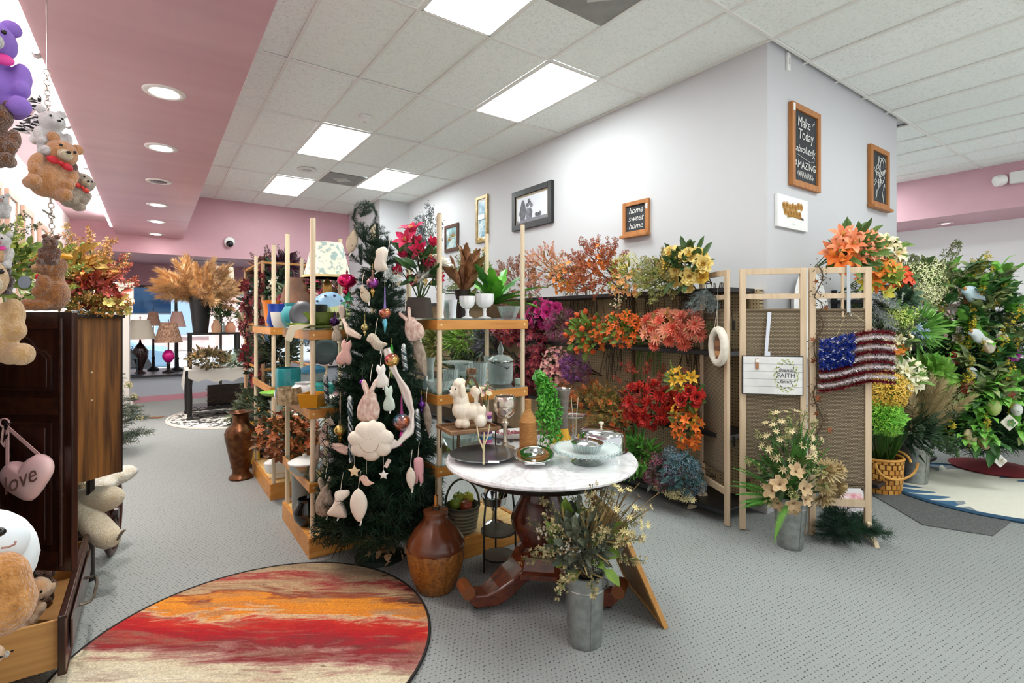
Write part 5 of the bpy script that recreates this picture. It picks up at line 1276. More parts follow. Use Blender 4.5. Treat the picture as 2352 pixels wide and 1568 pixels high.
# twine-wrapped bottle and trailing greenery
c = PZ(1213, 1030, TZ)
mb = MB(); prof = [(0, 0), (.046, 0), (.05, .01)]
for k in range(26): prof += [(.0505, .012 + k * .0058), (.048, .015 + k * .0058)]
prof += [(.046, .17), (.036, .195), (.022, .215), (.018, .225)] + [q for k in range(9) for q in ((.018, .228 + k * .006), (.0165, .231 + k * .006))] + [(.018, .285), (.013, .287), (.012, .27), (0, .27)]
t = lathe_thing('twine_bottle', 'brown twine-wrapped bottle on the marble table', 'bottle', c, [('wrapped_body', mat('#C08A50', .9, c2='#A87440', scale=40, stretch=(1, 1, 6)), prof)], 28)
c = PZ(1262, 1028, TZ)
t = thing('trailing_plant', 'long bright green trailing plant cascading over the twine bottle', 'plant', c)
top = PD(1236, 866, depth(c) + .02)
rnd = random.Random(31)
for k in range(34):
	a0 = top + rv(.02, rnd); u2 = rnd.uniform(1222, 1288); v2 = rnd.uniform(930, 1050); e = PD(u2 + (v2 - 930) * .06, v2, depth(c) - rnd.uniform(-.05, .06))
	if e.z < TZ + .004: e.z = TZ + .004
	mid = a0.lerp(e, .45) + UP * .05 + RGT * .02; pts = [a0, a0.lerp(mid, .5) + UP * .02, mid, mid.lerp(e, .5), e]
	mb = MB(); mb.tube(pts, .0015, 3, 0)
	for q in range(44):
		tt = rnd.random() * 3.99; i = int(tt); p = pts[i].lerp(pts[i + 1], tt - i); mb.leaf(p, rv(1, rnd) - UP * .5, rv(1, rnd), .026, .015, 1 + q % 2, .2)
	mb.build('tendril', [mat('#3E6A22', .6), mat('#3F9426', .5), mat('#68B83E', .5)], t)
mb = MB(); 
for k in range(26):
	p = top + rv(.03, rnd); mb.leaf(p, rv(1, rnd) + UP, rv(1, rnd), .025, .016, 0)
mb.build('crown_tuft', [mat('#9AC8A0', .5, c2='#5AA83E', scale=8)], t)
# mercury glass goblet
c = PD(1160, 1022, depth(at_table(1110, 1052)) + .2); c.z = TZ
lathe_thing('mercury_goblet', 'tall pale mercury-glass goblet candle holder', 'goblet', c, [('bowl', mat('#D9CFC2', .12, .85, c2='#B9A898', scale=14), [(0.01464, 0.1733), (0.0427, 0.189), (0.06344, 0.2205), (0.06832, 0.2625), (0.061, 0.2992), (0.05612, 0.3045), (0.05246, 0.2992), (0.061, 0.2625), (0.0549, 0.2258), (0.0244, 0.1943), (0, 0.189)]), ('stem', mat('#D6CBB8', .15, .6, c2='#BBA98E', scale=20), [(0.0549, 0), (0.05612, 0.0063), (0.0244, 0.0189), (0.01342, 0.0315), (0.01708, 0.042), (0.01098, 0.05775), (0.01098, 0.126), (0.0183, 0.1365), (0.0244, 0.1522), (0.01708, 0.1628), (0.01586, 0.1764), (0, 0.1785)][::1])], 24)
# white ceramic poodle on a wire tray
tc = PD(1075, 985, depth(at_table(1110, 1052)) + .2)
t = thing('basket_tray', 'square wooden tray with bent metal handle on thin legs', 'tray', Vector((tc.x, tc.y, TZ)))
TW = mat('#8E6A48', .5, c2='#7A5638', scale=15)
zt = TZ + .115; tc = Vector((tc.x, tc.y, zt)); 
MB().box(tc, (.29, .22, .008), -TH + .5).build('tray_board', TW, t)
MT = Matrix.Rotation(-TH + .5, 3, 'Z')
for (x, y, w, d_) in ((0, .11, .31, .012), (0, -.11, .31, .012), (.149, 0, .012, .22), (-.149, 0, .012, .22)):
	MB().box(tc + MT @ Vector((x, y, .01)), (w, d_, .02), -TH + .5).build('rim', TW, t, bevel=.003)
for sx in (-1, 1):
	for sy in (-1, 1): MB().tube([tc + MT @ Vector((sx * .13, sy * .095, 0)), Vector((0, 0, TZ + .001)) + (tc + MT @ Vector((sx * .13, sy * .095, 0))).to_2d().to_3d()], .004, 5).build('leg', mat('#3A322A', .4, .7), t)
mb = MB(); pts = [tc + RGT * (-.05 + .11 * k / 10 * 1.3) + UP * (.0 + .3 * math.sin(PI * min(1, k / 10)) ** .6) - FWD * .02 for k in range(11)]
for a, b in zip(pts[:-1], pts[1:]): mb.bar(a, b, .014, .005, up=FWD)
mb.build('handle', mat('#6A4E34', .35, .5), t)
MB().tube([tc - RGT * .05 - FWD * .02, tc - RGT * .055 - FWD * .02 - UP * .1, tc - RGT * .05 - FWD * .02 - UP * .11], .009, 6).build('handle_strap', mat('#6A4E34', .35, .5), t)
CER = mat('#EFE0C8', .35, c2='#F4EAD8', scale=6, bump=.15, bscale=120)
p0 = tc + UP * .008
t = thing('poodle_figurine', 'cream ceramic poodle figurine standing on the tray', 'figurine', p0)
def blob(parent, name, els, m, vox=.006, smooth=True, disp=0.0):
	"""one continuous body from overlapping ellipsoids (voxel remesh)"""
	mb = MB()
	for (c_, r_, *Mx) in els: mb.ell(c_, r_, 14, 10, Mx[0] if Mx else None)
	o = mb.build(name, m, parent, smooth=True)
	md = o.modifiers.new('r', 'REMESH'); md.mode = 'VOXEL'; md.voxel_size = vox; md.use_smooth_shade = True
	sm = o.modifiers.new('s', 'SMOOTH'); sm.iterations = 3; sm.factor = .5
	return o
PS = 1.35
def Q(x, y, z): return p0 + (RGT * x + FWD * y + UP * z) * PS
blob(t, 'body', [(Q(-.045, 0, .155), (0.04455, 0.04455, 0.04455)), (Q(-.035, 0, .185), (0.0405, 0.0405, 0.0351)), (Q(-.065, -.012, .148), (0.027, 0.0243, 0.01755)), (Q(-.03, 0, .115), (0.0459, 0.0459, 0.06075)), (Q(-.025, 0, .075), (0.06075, 0.054, 0.06075)), (Q(.02, 0, .068), (0.0567, 0.04725, 0.04725)), (Q(.05, 0, .07), (0.0405, 0.0405, 0.0432)), (Q(-.035, -.015, .02), (0.027, 0.027, 0.0297)), (Q(-.01, -.02, .018), (0.02835, 0.02835, 0.027)), (Q(-.035, .01, .04), (0.0243, 0.0243, 0.054)), (Q(-.012, -.008, .04), (0.0243, 0.0243, 0.054)), (Q(.055, -.02, .03), (0.0351, 0.0324, 0.0405)), (Q(.06, .015, .03), (0.0324, 0.0297, 0.0405)), (Q(.045, 0, .045), (0.0324, 0.0324, 0.054)), (Q(.035, 0, .125), (0.0135, 0.0135, 0.0405)), (Q(.035, 0, .152), (0.03375, 0.03375, 0.03645))], CER, .005)
for q in (Q(-.078, -.03, .152), ): MB().ell(q, (.008, .007, .007), 8, 6).build('nose', mat('#1A1614', .3), t, smooth=True)
for q in (Q(-.073, -.03, .168), Q(-.05, -.038, .168)): MB().ell(q, .005, 8, 6).build('eye', mat('#2A2420', .3), t, smooth=True)
for q in (Q(-.02, -.03, .16), Q(-.03, .03, .16)): MB().ell(q, (.019, .016, .04), 10, 8).build('ear', CER, t, smooth=True)
# grey vase with yellow foot, silver tray stand, long white tray with red candies, candle tower
c = PD(1292, 1018, depth(at_table(1262, 1028)) + .1); c.z = TZ
lathe_thing('bark_vase', 'tall grey-brown vase with a flared yellow foot', 'vase', c, [('foot', mat('#D99A1E', .4, c2='#E8B43A', scale=20, stretch=(4, 4, .5)), [(0, 0), (.06, 0), (.062, .006), (.04, .06), (.033, .095), (0, .095)]), ('body', mat('#5E544C', .6, c2='#7A7068', scale=30), [(.033, .095), (.034, .2), (.038, .27), (.05, .32), (.052, .325), (.047, .322), (.034, .27), (.028, .11), (0, .1)]), ('rim', CHR2, [(.049, .322), (.0535, .326), (.05, .33), (.046, .326)])], 24)
c = PD(1320, 1000, depth(at_table(1262, 1028)) + .26); c.z = TZ
t = lathe_thing('tiered_dish', 'silver two-tier dish on a clear stem behind the cake cover', 'dish', c, [('base', CLR, [(0, 0), (.055, 0), (.05, .01), (.015, .02), (.015, .12), (0, .125)]), ('plate', CHR, [(0, .125), (.06, .128), (.075, .138), (.072, .14), (.055, .133), (0, .131)])], 28)
for s_ in (-1, 1): MB().tube([c + UP * .13 + RGT * .012 * s_, c + UP * .25 + RGT * .022 * s_], .002, 5).build('candle_pick', mat('#D9CDB0', .5), t)
c = PD(1180, 985, depth(at_table(1213, 1030)) + .25); c.z = TZ
t = thing('white_tray', 'long white enamel tray of red wrapped candies', 'tray', c)
mt = MB(); M = Matrix.Rotation(-TH * .6, 3, 'Z')
mt.lathe([(0, .012), (.12, .012), (.16, .04), (.165, .045), (.158, .045), (.118, .02), (0, .02)], 6, c, M, sx=1, sy=.6); mt.build('tray_body', mat('#E4E2DE', .3), t)
for k in range(4): MB().tube([c + M @ Vector((-.12 + .08 * k, -.09, .01)), c + M @ Vector((-.12 + .08 * k, -.1, .0))], .008, 6).build('foot', mat('#22201E', .4), t)
cm = MB().ell((0, 0, 0), (.014, .01, .009), 8, 5).mesh('candy', [mat('#8E2A34', .4, c2='#C98A92', scale=60)], True)
for k in range(24): inst('candy', cm, t, c + M @ Vector((rnd.uniform(-.1, .1), rnd.uniform(-.05, .05), rnd.uniform(.026, .04))), Euler((rnd.random() * 3, rnd.random() * 3, 0)).to_matrix())
c = PD(1116, 975, depth(at_table(1110, 1052)) + .36); c.z = TZ
t = thing('ribbon_bottle', 'pink, blue and white striped ribbon bundle behind the goblet', 'ribbon', c)
for k in range(10):
	cc_ = ('#E86AA8', '#4A9AC8', '#EDE6EA', '#7A3A8E', '#F0A8C8')[k % 5]
	MB().lathe([(.0, 0), (.036, 0), (.038, .008), (.036, .017), (0, .017)], 16, c + UP * (.0 + .018 * k), wob=lambda a, z: .12 * math.cos(9 * a)).build('ribbon_band', mat(cc_, .6), t)
SEED[0] += 1
bunch('daisy_posy', 'small pastel daisy posy above the ribbon bundle', 'flowers', PD(1108, 900, depth(c) + .02), (.09, .06, .04), c + UP * .18, [(F('blossom', '#EBB4C0', '#D98AA0'), 10, .018), (F('daisy', '#F4EED8', '#E8DCB0', '#D9B03A'), 10, .018), (F('spray', '#B5C08A', '#8A9A5A'), 4, .04)], [('#5A7A4A', '#8AA06A', 24, .03, .012)], (GN, 8, .002), seed=SEED[0])
t = thing('bark_bow', 'curled brown bark ribbon bow on top of the tray handle', 'bow', pts[5]); mb = MB()
for k in range(7):
	a = k * .9; q = pts[5] + UP * .012; mb.tube([q + Vector((math.cos(a) * .03 * math.sin(s_), math.sin(a) * .02 * math.sin(s_), .02 + .018 * math.sin(2 * s_ + a))) for s_ in [x * .5 for x in range(7)]], .004, 4)
mb.build('curl', mat('#6A4A30', .6, c2='#8E6A48', scale=30), t)
# ------------------------------------------------------------------ milk glass, crystal and plants on the glass shelves
MILK = mat('#F2F2F2', .18); MILK2 = mat('#DCE0E4', .25)
zt = ZB[2] + .01
def sh(u, y, z): p = PY(u, 700, y); return Vector((p.x, p.y, z))
c = sh(963, 2.92, zt); 
lathe_thing('dark_pot', 'dark brown tapered square pot on the glass shelf', 'pot', c, [('pot', mat('#3E352E', .6, c2='#4A4038', scale=10), [(0, 0), (.098, 0), (.078, .13), (.07, .13), (.08, .02), (0, .02)])], 4)
bunch('tulip_bouquet', 'hot pink tulip and white peony bouquet in the dark pot', 'flowers', c + Vector((0, 0, .32)), (.13, .11, .16), c + UP * .1,
	  [(F('tulip', '#E0245A', '#C21446'), 8, .058, (0, 0, .03), 1.0), (F('lily', '#E82A66', '#C8144A'), 3, .085, (-.04, 0, .13), .5), (F('peony', '#F4F1EC', '#DFDACB'), 3, .095, tuple(RGT * .1 + UP * -.05), .5), (F('blossom', '#F0DFA0', '#E0C070'), 14, .018, tuple(RGT * .04), .8)], [('#22401E', '#3E6A2A', 46, .12, .04), ('#6A5A4A', '#8A7A68', 20, .07, .04)], (GN, 12, .004), face=(-.4, -.8, .3), seed=61)
for k, (u, y, r_, h, lab, m) in enumerate(((1012, 2.9, .03, .16, 'narrow white milk glass vase behind the shelf post', MILK), (1029, 2.98, .032, .12, 'clear glass vase beside the white milk glass vase', CUT), (1040, 2.87, .03, .12, 'frosted ribbed bud vase on the top glass shelf', MILK2))):
	lathe_thing('small_vase', lab, 'vase', sh(u, y, zt), [('vase', m, shell([(.0001, 0), (r_ * .8, 0), (r_ * .65, h * .2), (r_ * .8, h * .6), (r_, h)], .003)[:-1])], 20)
for (u, y, r_, h, sr, lab) in ((1073, 2.86, .05, .145, 1.0, 'white milk glass goblet with scalloped rim'), (1113, 2.89, .063, .165, .8, 'wide white milk glass compote with scalloped rim')):
	c = sh(u, y, zt)
	lathe_thing('milk_glass_goblet', lab, 'goblet', c, [('bowl', MILK, [(.008, h * .42), (r_ * .55, h * .46), (r_ * .92, h * .6), (r_, h * .8), (r_, h), (r_ * .94, h), (r_ * .9, h * .7), (.01, h * .5), (0, h * .5)], {'n': 48, 'wob': lambda a, z, h=h: (.03 * math.cos(10 * a) if z > h * .75 else 0)}), ('stem', MILK, [(r_ * .7, 0), (r_ * .72, .006), (.014, .016), (.011, h * .3), (.016, h * .42), (0, h * .44)])], 28)
	tt = bpy.data.objects[-1] if False else None
c = sh(1168, 2.9, zt)
t = lathe_thing('crystal_bowl', 'small square cut crystal bowl holding a rose candle', 'bowl', c, [('bowl', CUT, [(0, 0), (.05, 0), (.085, .085), (.08, .085), (.05, .012), (0, .012)], {'n': 8})])
inst('rose_candle', flower('rose', '#D9848E', '#C26A78'), t, c + UP * .02, None, .045)
for k in range(4): MB().leaf(c + UP * .06, rv(1, rnd) + UP * .5, rv(1, rnd), .04, .025, 0).build('leaf', mat('#7A9A6A', .5), t)
c = sh(1138, 3.08, zt)
lathe_thing('fern_pot', 'small terracotta pot holding the broad-leaved fern', 'pot', c, [('pot', mat('#8A6A50', .7), [(0, 0), (.06, 0), (.075, .1), (.068, .1), (.055, .02), (0, .02)])], 20)
t = thing('birdsnest_fern', 'bright green toothed broad-leaved fern above the crystal', 'plant', c + UP * .1)
for k in range(24):
	a = k * 2.4; el = rnd.uniform(.15, 1.0); d0 = Vector((math.cos(a) * math.cos(el), math.sin(a) * math.cos(el), math.sin(el)))
	if k < 4: d0 = (RGT * (-1.0, -.75, .9, .6)[k] + UP * (.55, .35, .55, .3)[k] - FWD * .25).normalized()
	L = rnd.uniform(.3, .42); pts = [c + UP * .1]; dd = d0.copy()
	for q in range(8): pts.append(pts[-1] + dd * L / 8); dd = (dd - UP * .07).normalized()
	sd = d0.cross(UP).normalized(); up_ = sd.cross(d0); vs = []; fs = []
	for q, p in enumerate(pts):
		w = .04 * math.sin(PI * (q + .8) / 9.6) * (1.25 if q % 2 else .8); vs += [p - sd * w + up_ * .006, p, p + sd * w + up_ * .006]
	for q in range(8): b = q * 3; fs += [(b, b + 1, b + 4, b + 3), (b + 1, b + 2, b + 5, b + 4)]
	mb = MB(); mb.add(vs, fs); mb.build('fern_leaf', mat('#3E8A1E', .35, c2='#6AB434', scale=9) if k % 3 else mat('#2A5E22', .35, c2='#4A8A34', scale=9), t)
c = sh(1062, 3.1, zt)
lathe_thing('tall_dark_vase', 'dark narrow vase holding dried curled leaves', 'vase', c, [('vase', mat('#2A1C18', .4), shell([(.0001, 0), (.05, 0), (.055, .06), (.045, .14), (.06, .2)], .005)[:-1])], 20)
t = thing('dried_leaf_bouquet', 'curled brown dried banana leaf and straw flower bouquet', 'flowers', c + UP * .18)
BRN = mat('#6A3E22', .6, c2='#9A6A40', scale=12)
for k in range(26):
	d0 = (RGT * rnd.uniform(-.6, .6) + FWD * rnd.uniform(-.35, .3) + UP * rnd.uniform(.6, 1.1)).normalized(); L = rnd.uniform(.22, .36)
	pts = [c + UP * .18]; dd = d0.copy(); ax = rv(1, rnd)
	for q in range(7): pts.append(pts[-1] + dd * L / 7); dd = (Matrix.Rotation(.22 if q > 2 else .02, 3, ax) @ dd).normalized()
	sd = rv(1, rnd).cross(d0).normalized(); vs = []; fs = []
	for q, p in enumerate(pts):
		w = (.006, .008, .014, .028, .034, .03, .022, .006)[q]; s2 = Matrix.Rotation(q * .35, 3, d0) @ sd; vs += [p - s2 * w, p, p + s2 * w + d0.orthogonal() * w * .6]
	for q in range(7): b = q * 3; fs += [(b, b + 1, b + 4, b + 3), (b + 1, b + 2, b + 5, b + 4)]
	mb = MB(); mb.add(vs, fs); mb.build('dried_leaf', BRN, t)
for k in range(6): inst('straw_flower', flower('thistle', '#E6D29A', '#C2A45E'), t, PD(rnd.choice((1030, 1078, 1105, 1040)) + rnd.uniform(-8, 8), rnd.uniform(530, 620), depth(c) - .03), frame_from(UP + rv(.6, rnd)), .035)
# crystal on the second shelf
z2 = ZB[1] + .01
def glassy(name, label, u, y, prof, cat='glassware', n=24, m=None, z=z2, wob=None):
	c = sh(u, y, z); return lathe_thing(name, label, cat, c, [('body', m or CUT, prof, {'wob': wob, 'n': 60 if wob else n})], n)
c = sh(1150, 2.95, z2)
t = lathe_thing('crystal_jar', 'large cut crystal biscuit jar with pointed lid and metal handle', 'jar', c, [('jar', CUT, shell([(.0001, 0), (.075, 0), (.085, .02), (.088, .14), (.084, .155)], .006)[:-1], {'wob': lambda a, z: .02 * math.cos(24 * a + z * 120), 'n': 72}), ('lid', CUT, [(.09, .156), (.09, .165), (.06, .19), (.02, .2), (.014, .21), (.024, .235), (.012, .265), (.004, .29), (0, .295)]), ('collar', CHR2, [(.088, .15), (.092, .156), (.088, .164), (.084, .156)])], 28)
MB().tube([c + RGT * .09 + UP * .15, c + RGT * .05 - FWD * .08 + UP * .11, c - RGT * .06 - FWD * .07 + UP * .15], .004, 6).build('handle', mat('#3A3C3E', .3, .9), t)
wv = lambda a, z: .03 * math.cos(20 * a)
glassy('footed_cake_plate', 'clear footed cake plate seen through the second shelf', 1050, 3.08, [(.06, 0), (.062, .006), (.02, .02), (.014, .08), (.018, .13), (.09, .145), (.11, .152), (.108, .157), (.06, .152), (0, .15)])
glassy('crystal_pitcher', 'ribbed clear crystal pitcher beside the biscuit jar', 1098, 2.9, shell([(.0001, 0), (.045, 0), (.052, .03), (.06, .12), (.065, .16)], .004)[:-1], wob=wv)
glassy('tall_glass_vase', 'tall slim clear vase at the shelf corner', 985, 3.0, shell([(.0001, 0), (.04, 0), (.034, .08), (.03, .14), (.042, .2)], .003)[:-1])
glassy('glass_tumbler', 'clear ribbed tumbler between vase and pitcher', 1035, 2.86, shell([(.0001, 0), (.038, 0), (.044, .06), (.05, .13)], .004)[:-1], wob=wv)
glassy('glass_bowl', 'low wide clear crystal bowl at the shelf front', 1010, 2.84, shell([(.0001, 0), (.04, 0), (.075, .05), (.085, .07)], .004)[:-1], wob=wv)
glassy('glass_compote', 'clear fluted compote behind the tumbler', 1065, 2.95, [(.04, 0), (.042, .006), (.012, .02), (.012, .07), (.05, .09), (.065, .15), (.06, .15), (.045, .1), (0, .085)], wob=wv)
glassy('glass_goblet', 'clear stemmed goblet beside the biscuit jar', 1125, 3.1, [(.035, 0), (.03, .006), (.006, .015), (.006, .08), (.035, .1), (.045, .18), (.042, .18), (.03, .11), (0, .1)])
glassy('round_dish', 'flat clear cut glass dish lying by the poodle', 1045, 2.8, [(0, .002), (.05, .002), (.09, .014), (.092, .018), (.05, .01), (0, .01)], wob=wv)
glassy('frosted_votive', 'small pale green frosted votive by the shelf post', 1192, 2.86, shell([(.0001, 0), (.028, 0), (.03, .035)], .003)[:-1], m=mat('#B9CDBE', .3))
# third shelf and plinth behind the table
z3 = ZB[0] + .01
glassy('big_crystal_bowl', 'heavy crystal punch bowl under the table level shelf', 1060, 2.95, shell([(.0001, 0), (.05, 0), (.1, .05), (.13, .12)], .006)[:-1], z=z3, wob=wv)
c = sh(1062, 2.92, .13); c = PD(1062, 1200, 3.28); c.z = .131
t = thing('wicker_basket', 'dark wicker basket of artificial fruit under the glass shelf', 'basket', c)
MB().lathe([(0, 0), (.075, 0), (.085, .03), (.11, .17), (.105, .17), (.08, .03), (0, .02)], 24, c).build('basket_wall', mat('#5A5444', .8, c2='#6E6854', scale=40, stretch=(1, 1, 4)), t)
for k in range(7): MB().tube([c + Vector(((.088 + .025 * k / 7) * math.cos(a * PI / 16), (.088 + .025 * k / 7) * math.sin(a * PI / 16), .02 + k * .023)) for a in range(32)], .006, 5, closed=True).build('weave_ring', mat('#8A8268', .8) if k < 6 else mat('#4A4636', .8), t)
MB().tube([c + RGT * .11 * math.cos(a * PI / 12) + UP * (.16 + .17 * math.sin(a * PI / 12)) for a in range(13)], .007, 6).build('handle', mat('#4A4636', .8), t)
for k, (x, y, z, cc_) in enumerate(((-.05, 0, .18, '#7A8A2A'), (.05, .02, .19, '#B5A82E'), (0, -.05, .17, '#8E3A22'), (.0, .05, .19, '#9AA034'))):
	f_ = thing('fruit', ('green artificial pear in the wicker basket', 'yellow artificial lemon in the wicker basket', 'glossy red artificial apple in the wicker basket', 'light green artificial apple in the wicker basket')[k], 'fruit', c + Vector((x, y, z)))
	MB().lathe([(0, -.04), (.02, -.038), (.042, -.01), (.038, .02), (.02, .035), (.006, .03), (0, .028)], 16, c + Vector((x, y, z))).build('flesh', mat(cc_, .25), f_, smooth=True); MB().tube([c + Vector((x, y, z + .028)), c + Vector((x + .005, y, z + .05))], .002, 5).build('stalk', mat('#3A2A1A', .7), f_)
c = PD(1135, 1190, 3.38); c.z = ZB[0] - .2
lathe_thing('silver_trophy', 'shiny silver pedestal bowl seen below the table', 'bowl', Vector((c.x, c.y, .131)), [('bowl', CHR, [(.06, 0), (.062, .008), (.02, .03), (.014, .08), (.03, .11), (.08, .14), (.09, .19), (.086, .19), (.07, .145), (0, .12)])], 24)
# black wire tiered stand with round trays
c = PZ(1145, 1300, 0)
t = thing('wire_stand', 'black wire two-tier plant stand with round trays', 'plant stand', c)
for (z, r_) in ((.06, .095), (.21, .105)): MB().lathe([(0, z), (r_ - .01, z), (r_, z + .01), (r_ - .004, z + .012), (0, z + .004)], 28, c).build('tray', mat('#4E4438', .35, c2='#5E5446', scale=8), t); MB().tube([c + Vector((r_ * math.cos(a * PI / 14), r_ * math.sin(a * PI / 14), z + .008)) for a in range(28)], .005, 5, closed=True).build('tray_rim', mat('#1A1816', .4), t)
for k in range(3):
	a = TH + 2.1 * k + 2.6; dv = Vector((math.cos(a), math.sin(a), 0)); MB().tube([c + dv * .11, c + dv * .108 + UP * .3, c + dv * .09 + UP * .46, c + dv * .02 + UP * .54], .006, 6).build('leg', mat('#1A1816', .4), t)
mb = MB()
for k in range(10):
	a = rnd.uniform(0, 6.28); b = c + UP * .5 + rv(.05, rnd); mb.tube([b + Vector((math.cos(a + s_) * .03 * (1 - s_ / 6), math.sin(a) * .02, math.sin(a + s_) * .03 * (1 - s_ / 6))) for s_ in [x * .6 for x in range(9)]], .004, 4)
mb.build('scroll', mat('#1A1816', .4), t)
# ------------------------------------------------------------------ brown ceramic lamp base on the carpet
c = PZ(998, 1362, 0) + FWD * .05
t = thing('ceramic_lamp', 'big brown ceramic lamp base with ribbed ochre body, shadeless', 'lamp', c)
OCH = mat('#9A6226', .4, c2='#6E4018', scale=60, detail=5); UMB = mat('#5A2E1A', .2, c2='#6E3C22', scale=5, coat=.3)
def ribw(a, z): return -.035 * (abs(math.cos(6 * a)) ** 14)
MB().lathe([(0, .002), (.095, .002), (.105, .012), (.14, .1), (.157, .18), (.16, .235), (.15, .26), (0, .26)], 96, c, wob=ribw).build('ribbed_body', OCH, t, smooth=True, sharp=50)
MB().lathe([(.1565, .232), (.162, .25), (.155, .275), (.12, .33), (.085, .37), (.07, .39), (.066, .415), (.07, .425), (.068, .435), (.05, .44), (0, .44)], 40, c, wob=lambda a, z: .015 * abs(math.cos(6 * a)) if z < .24 else 0).build('shoulder', UMB, t, smooth=True, sharp=40)
MB().lathe([(.018, .44), (.018, .465), (.012, .467), (.0125, .475), (.012, .515), (.006, .52), (0, .52)], 16, c).build('socket', mat('#B9824A', .25, .9), t, smooth=True, sharp=40)
MB().lathe([(.0195, .438), (.02, .46), (.0185, .461)], 16, c).build('socket_cup', mat('#3A2A1E', .5), t)
MB().tube([c + UP * .52, c + UP * .7], .0025, 6).build('harp_rod', mat('#C9A45E', .3, .9), t)
# framed board leaning by the table
t = thing('leaning_frame', 'oak-framed wooden board leaning against the table foot', 'board', PZ(1480, 1400, 0))
a0 = PZ(1530, 1445, .005); a1 = PZ(1412, 1300, .005) ; 
b0 = PD(1415, 1190, depth(a0) + .28); b1 = b0 + (a1 - a0)
A0 = PZ(1528, 1440, .004); T0 = PD(1420, 1195, 2.52); E = (PZ(1405, 1290, .004) - A0); E.z = 0
upv = T0 - A0; ev = E.normalized() * .42
upv = Vector((upv.x, upv.y, upv.z))
nrm = ev.cross(upv).normalized(); 
def S_(s_, r_): return A0 + ev * s_ + upv * r_
for (a, b, nm) in ((S_(0, 0), S_(0, 1), 'frame_side'), (S_(1, 0), S_(1, 1), 'frame_side'), (S_(0, 0), S_(1, 0), 'frame_rail'), (S_(0, 1), S_(1, 1), 'frame_rail')):
	MB().bar(a, b, .032, .024, up=nrm).build(nm, wood('#B9803E', '#D09A54', 'z'), t, bevel=.002)
for k in range(5):
	mb = MB(); mb.bar(S_(.1 + .2 * k, .02), S_(.1 + .2 * k, .98), .42 * .195, .01, up=nrm); mb.build('plank', wood('#7A5A34', '#94714A', 'z', .6), t)
# ------------------------------------------------------------------ pottery on the aisle shelves
def sa(u, y, z): p = PY(u, 700, y); return Vector((p.x, p.y, z))
zt = ZA[2] + .01
def vase(name, label, c, prof, m, cat='vase', n=24, wob=None, sx=1, sy=1, th=.004):
	return lathe_thing(name, label, cat, c, [('body', m, shell([(.0001, prof[0][1])] + prof, th)[:-1] if prof[0][0] > .001 else prof, {'wob': wob, 'n': 60 if wob else n, 'sx': sx, 'sy': sy})], n)
GRN = mat('#5A6A2E', .18, c2='#6E7E3A', scale=6); TEAL = mat('#3E9AA0', .25); TQ = mat('#2E8A90', .15)
c = sa(742, 3.40, zt); t = vase('gravy_bowl', 'glossy olive green pottery boat bowl on saucer', c + UP * .02, [(.04, 0), (.08, .02), (.1, .06), (.115, .085)], GRN, 'bowl', wob=lambda a, z: .12 * math.cos(2 * a + .4) * z / .085, sx=1.0, sy=.75)
MB().lathe([(0, 0), (.09, .002), (.14, .014), (.142, .018), (.08, .012), (0, .01)], 28, c, sx=1, sy=.8).build('saucer', GRN, t, smooth=True)
MB().tube([c + UP * .09 + RGT * .1, c + UP * .12 + RGT * .14, c + UP * .08 + RGT * .15, c + UP * .045 + RGT * .1], .007, 6).build('handle', GRN, t, smooth=True)
# upright plate
def plate(label, u, v, y, r_, m1, m2, lean=.25, cat='plate'):
	c = PY(u, v, y); t = thing('display_plate', label, cat, c - UP * r_); M = face_mat((-FWD + UP * lean))
	MB().lathe([(0, 0), (r_ * .6, .002), (r_ * .66, .008), (r_ * .66, .009)], 36, c, M).build('centre', m2, t, smooth=True)
	MB().lathe([(r_ * .655, .008), (r_, .022), (r_, .026), (r_ * .64, .012)], 36, c, M).build('rim', m1, t, smooth=True)
	return t, c, M
t, c, M = plate('large blue-rimmed painted plate standing on edge', 757, 712, 3.62, .125, mat('#8FB8D6', .2), mat('#E9EEF0', .2))
for k in range(10): inst('painted_berry', MB().ell((0, 0, 0), (.01, .008, .002), 8, 4).mesh('painted_berry', mat('#3A2E5A', .4), True), t, c + M @ Vector((.105 * math.cos(k * .63), .105 * math.sin(k * .63), .0215)), M)
MB().prism([(-.1, -.005), (-.06, .04), (.02, .055), (.1, .03), (.12, -.03), (-.06, -.05)], .012, M, c + M @ Vector((.05, -.035, .03))).build('green_leaf_dish', mat('#B9CC8A', .3), t)
vase('turquoise_vase', 'turquoise pottery vase with ring neck', sa(672, 3.78, zt), [(.045, 0), (.075, .05), (.078, .1), (.05, .15), (.055, .17)], TEAL)
vase('white_planter', 'white oval planter painted with olives', sa(651, 3.86, zt), [(.06, 0), (.075, .03), (.085, .11)], mat('#EDECE4', .3, c2='#7A8A3A', scale=14, lo=.66, hi=.7), 'planter')
vase('blue_pitcher', 'cobalt blue glazed jug on the pottery shelf', sa(636, 4.0, zt), [(.05, 0), (.07, .04), (.06, .12), (.065, .17)], mat('#1E3E9A', .15))
vase('orange_vase', 'tall bright orange flared vase on the aisle shelf', sa(622, 4.75, zt), [(.04, 0), (.05, .08), (.06, .17), (.075, .22)], mat('#D9781E', .3))
vase('lime_dish', 'lime green leaf-shaped pottery dish', sa(690, 3.44, zt), [(.03, 0), (.06, .015), (.09, .035)], mat('#9AC83A', .2), 'dish', wob=lambda a, z: .1 * math.cos(3 * a), sx=1.1, sy=.6)
t = thing('sail_ornament', 'white triangular sail-shaped ceramic dish', 'ornament', sa(686, 3.7, zt)); c = sa(686, 3.7, zt)
MB().prism([(-.06, .0), (.07, .0), (.05, .06), (.0, .19), (-.035, .1)], .02, face_mat(-FWD + RGT * .2), c).build('sail', mat('#E6E4E0', .4), t, bevel=.006)
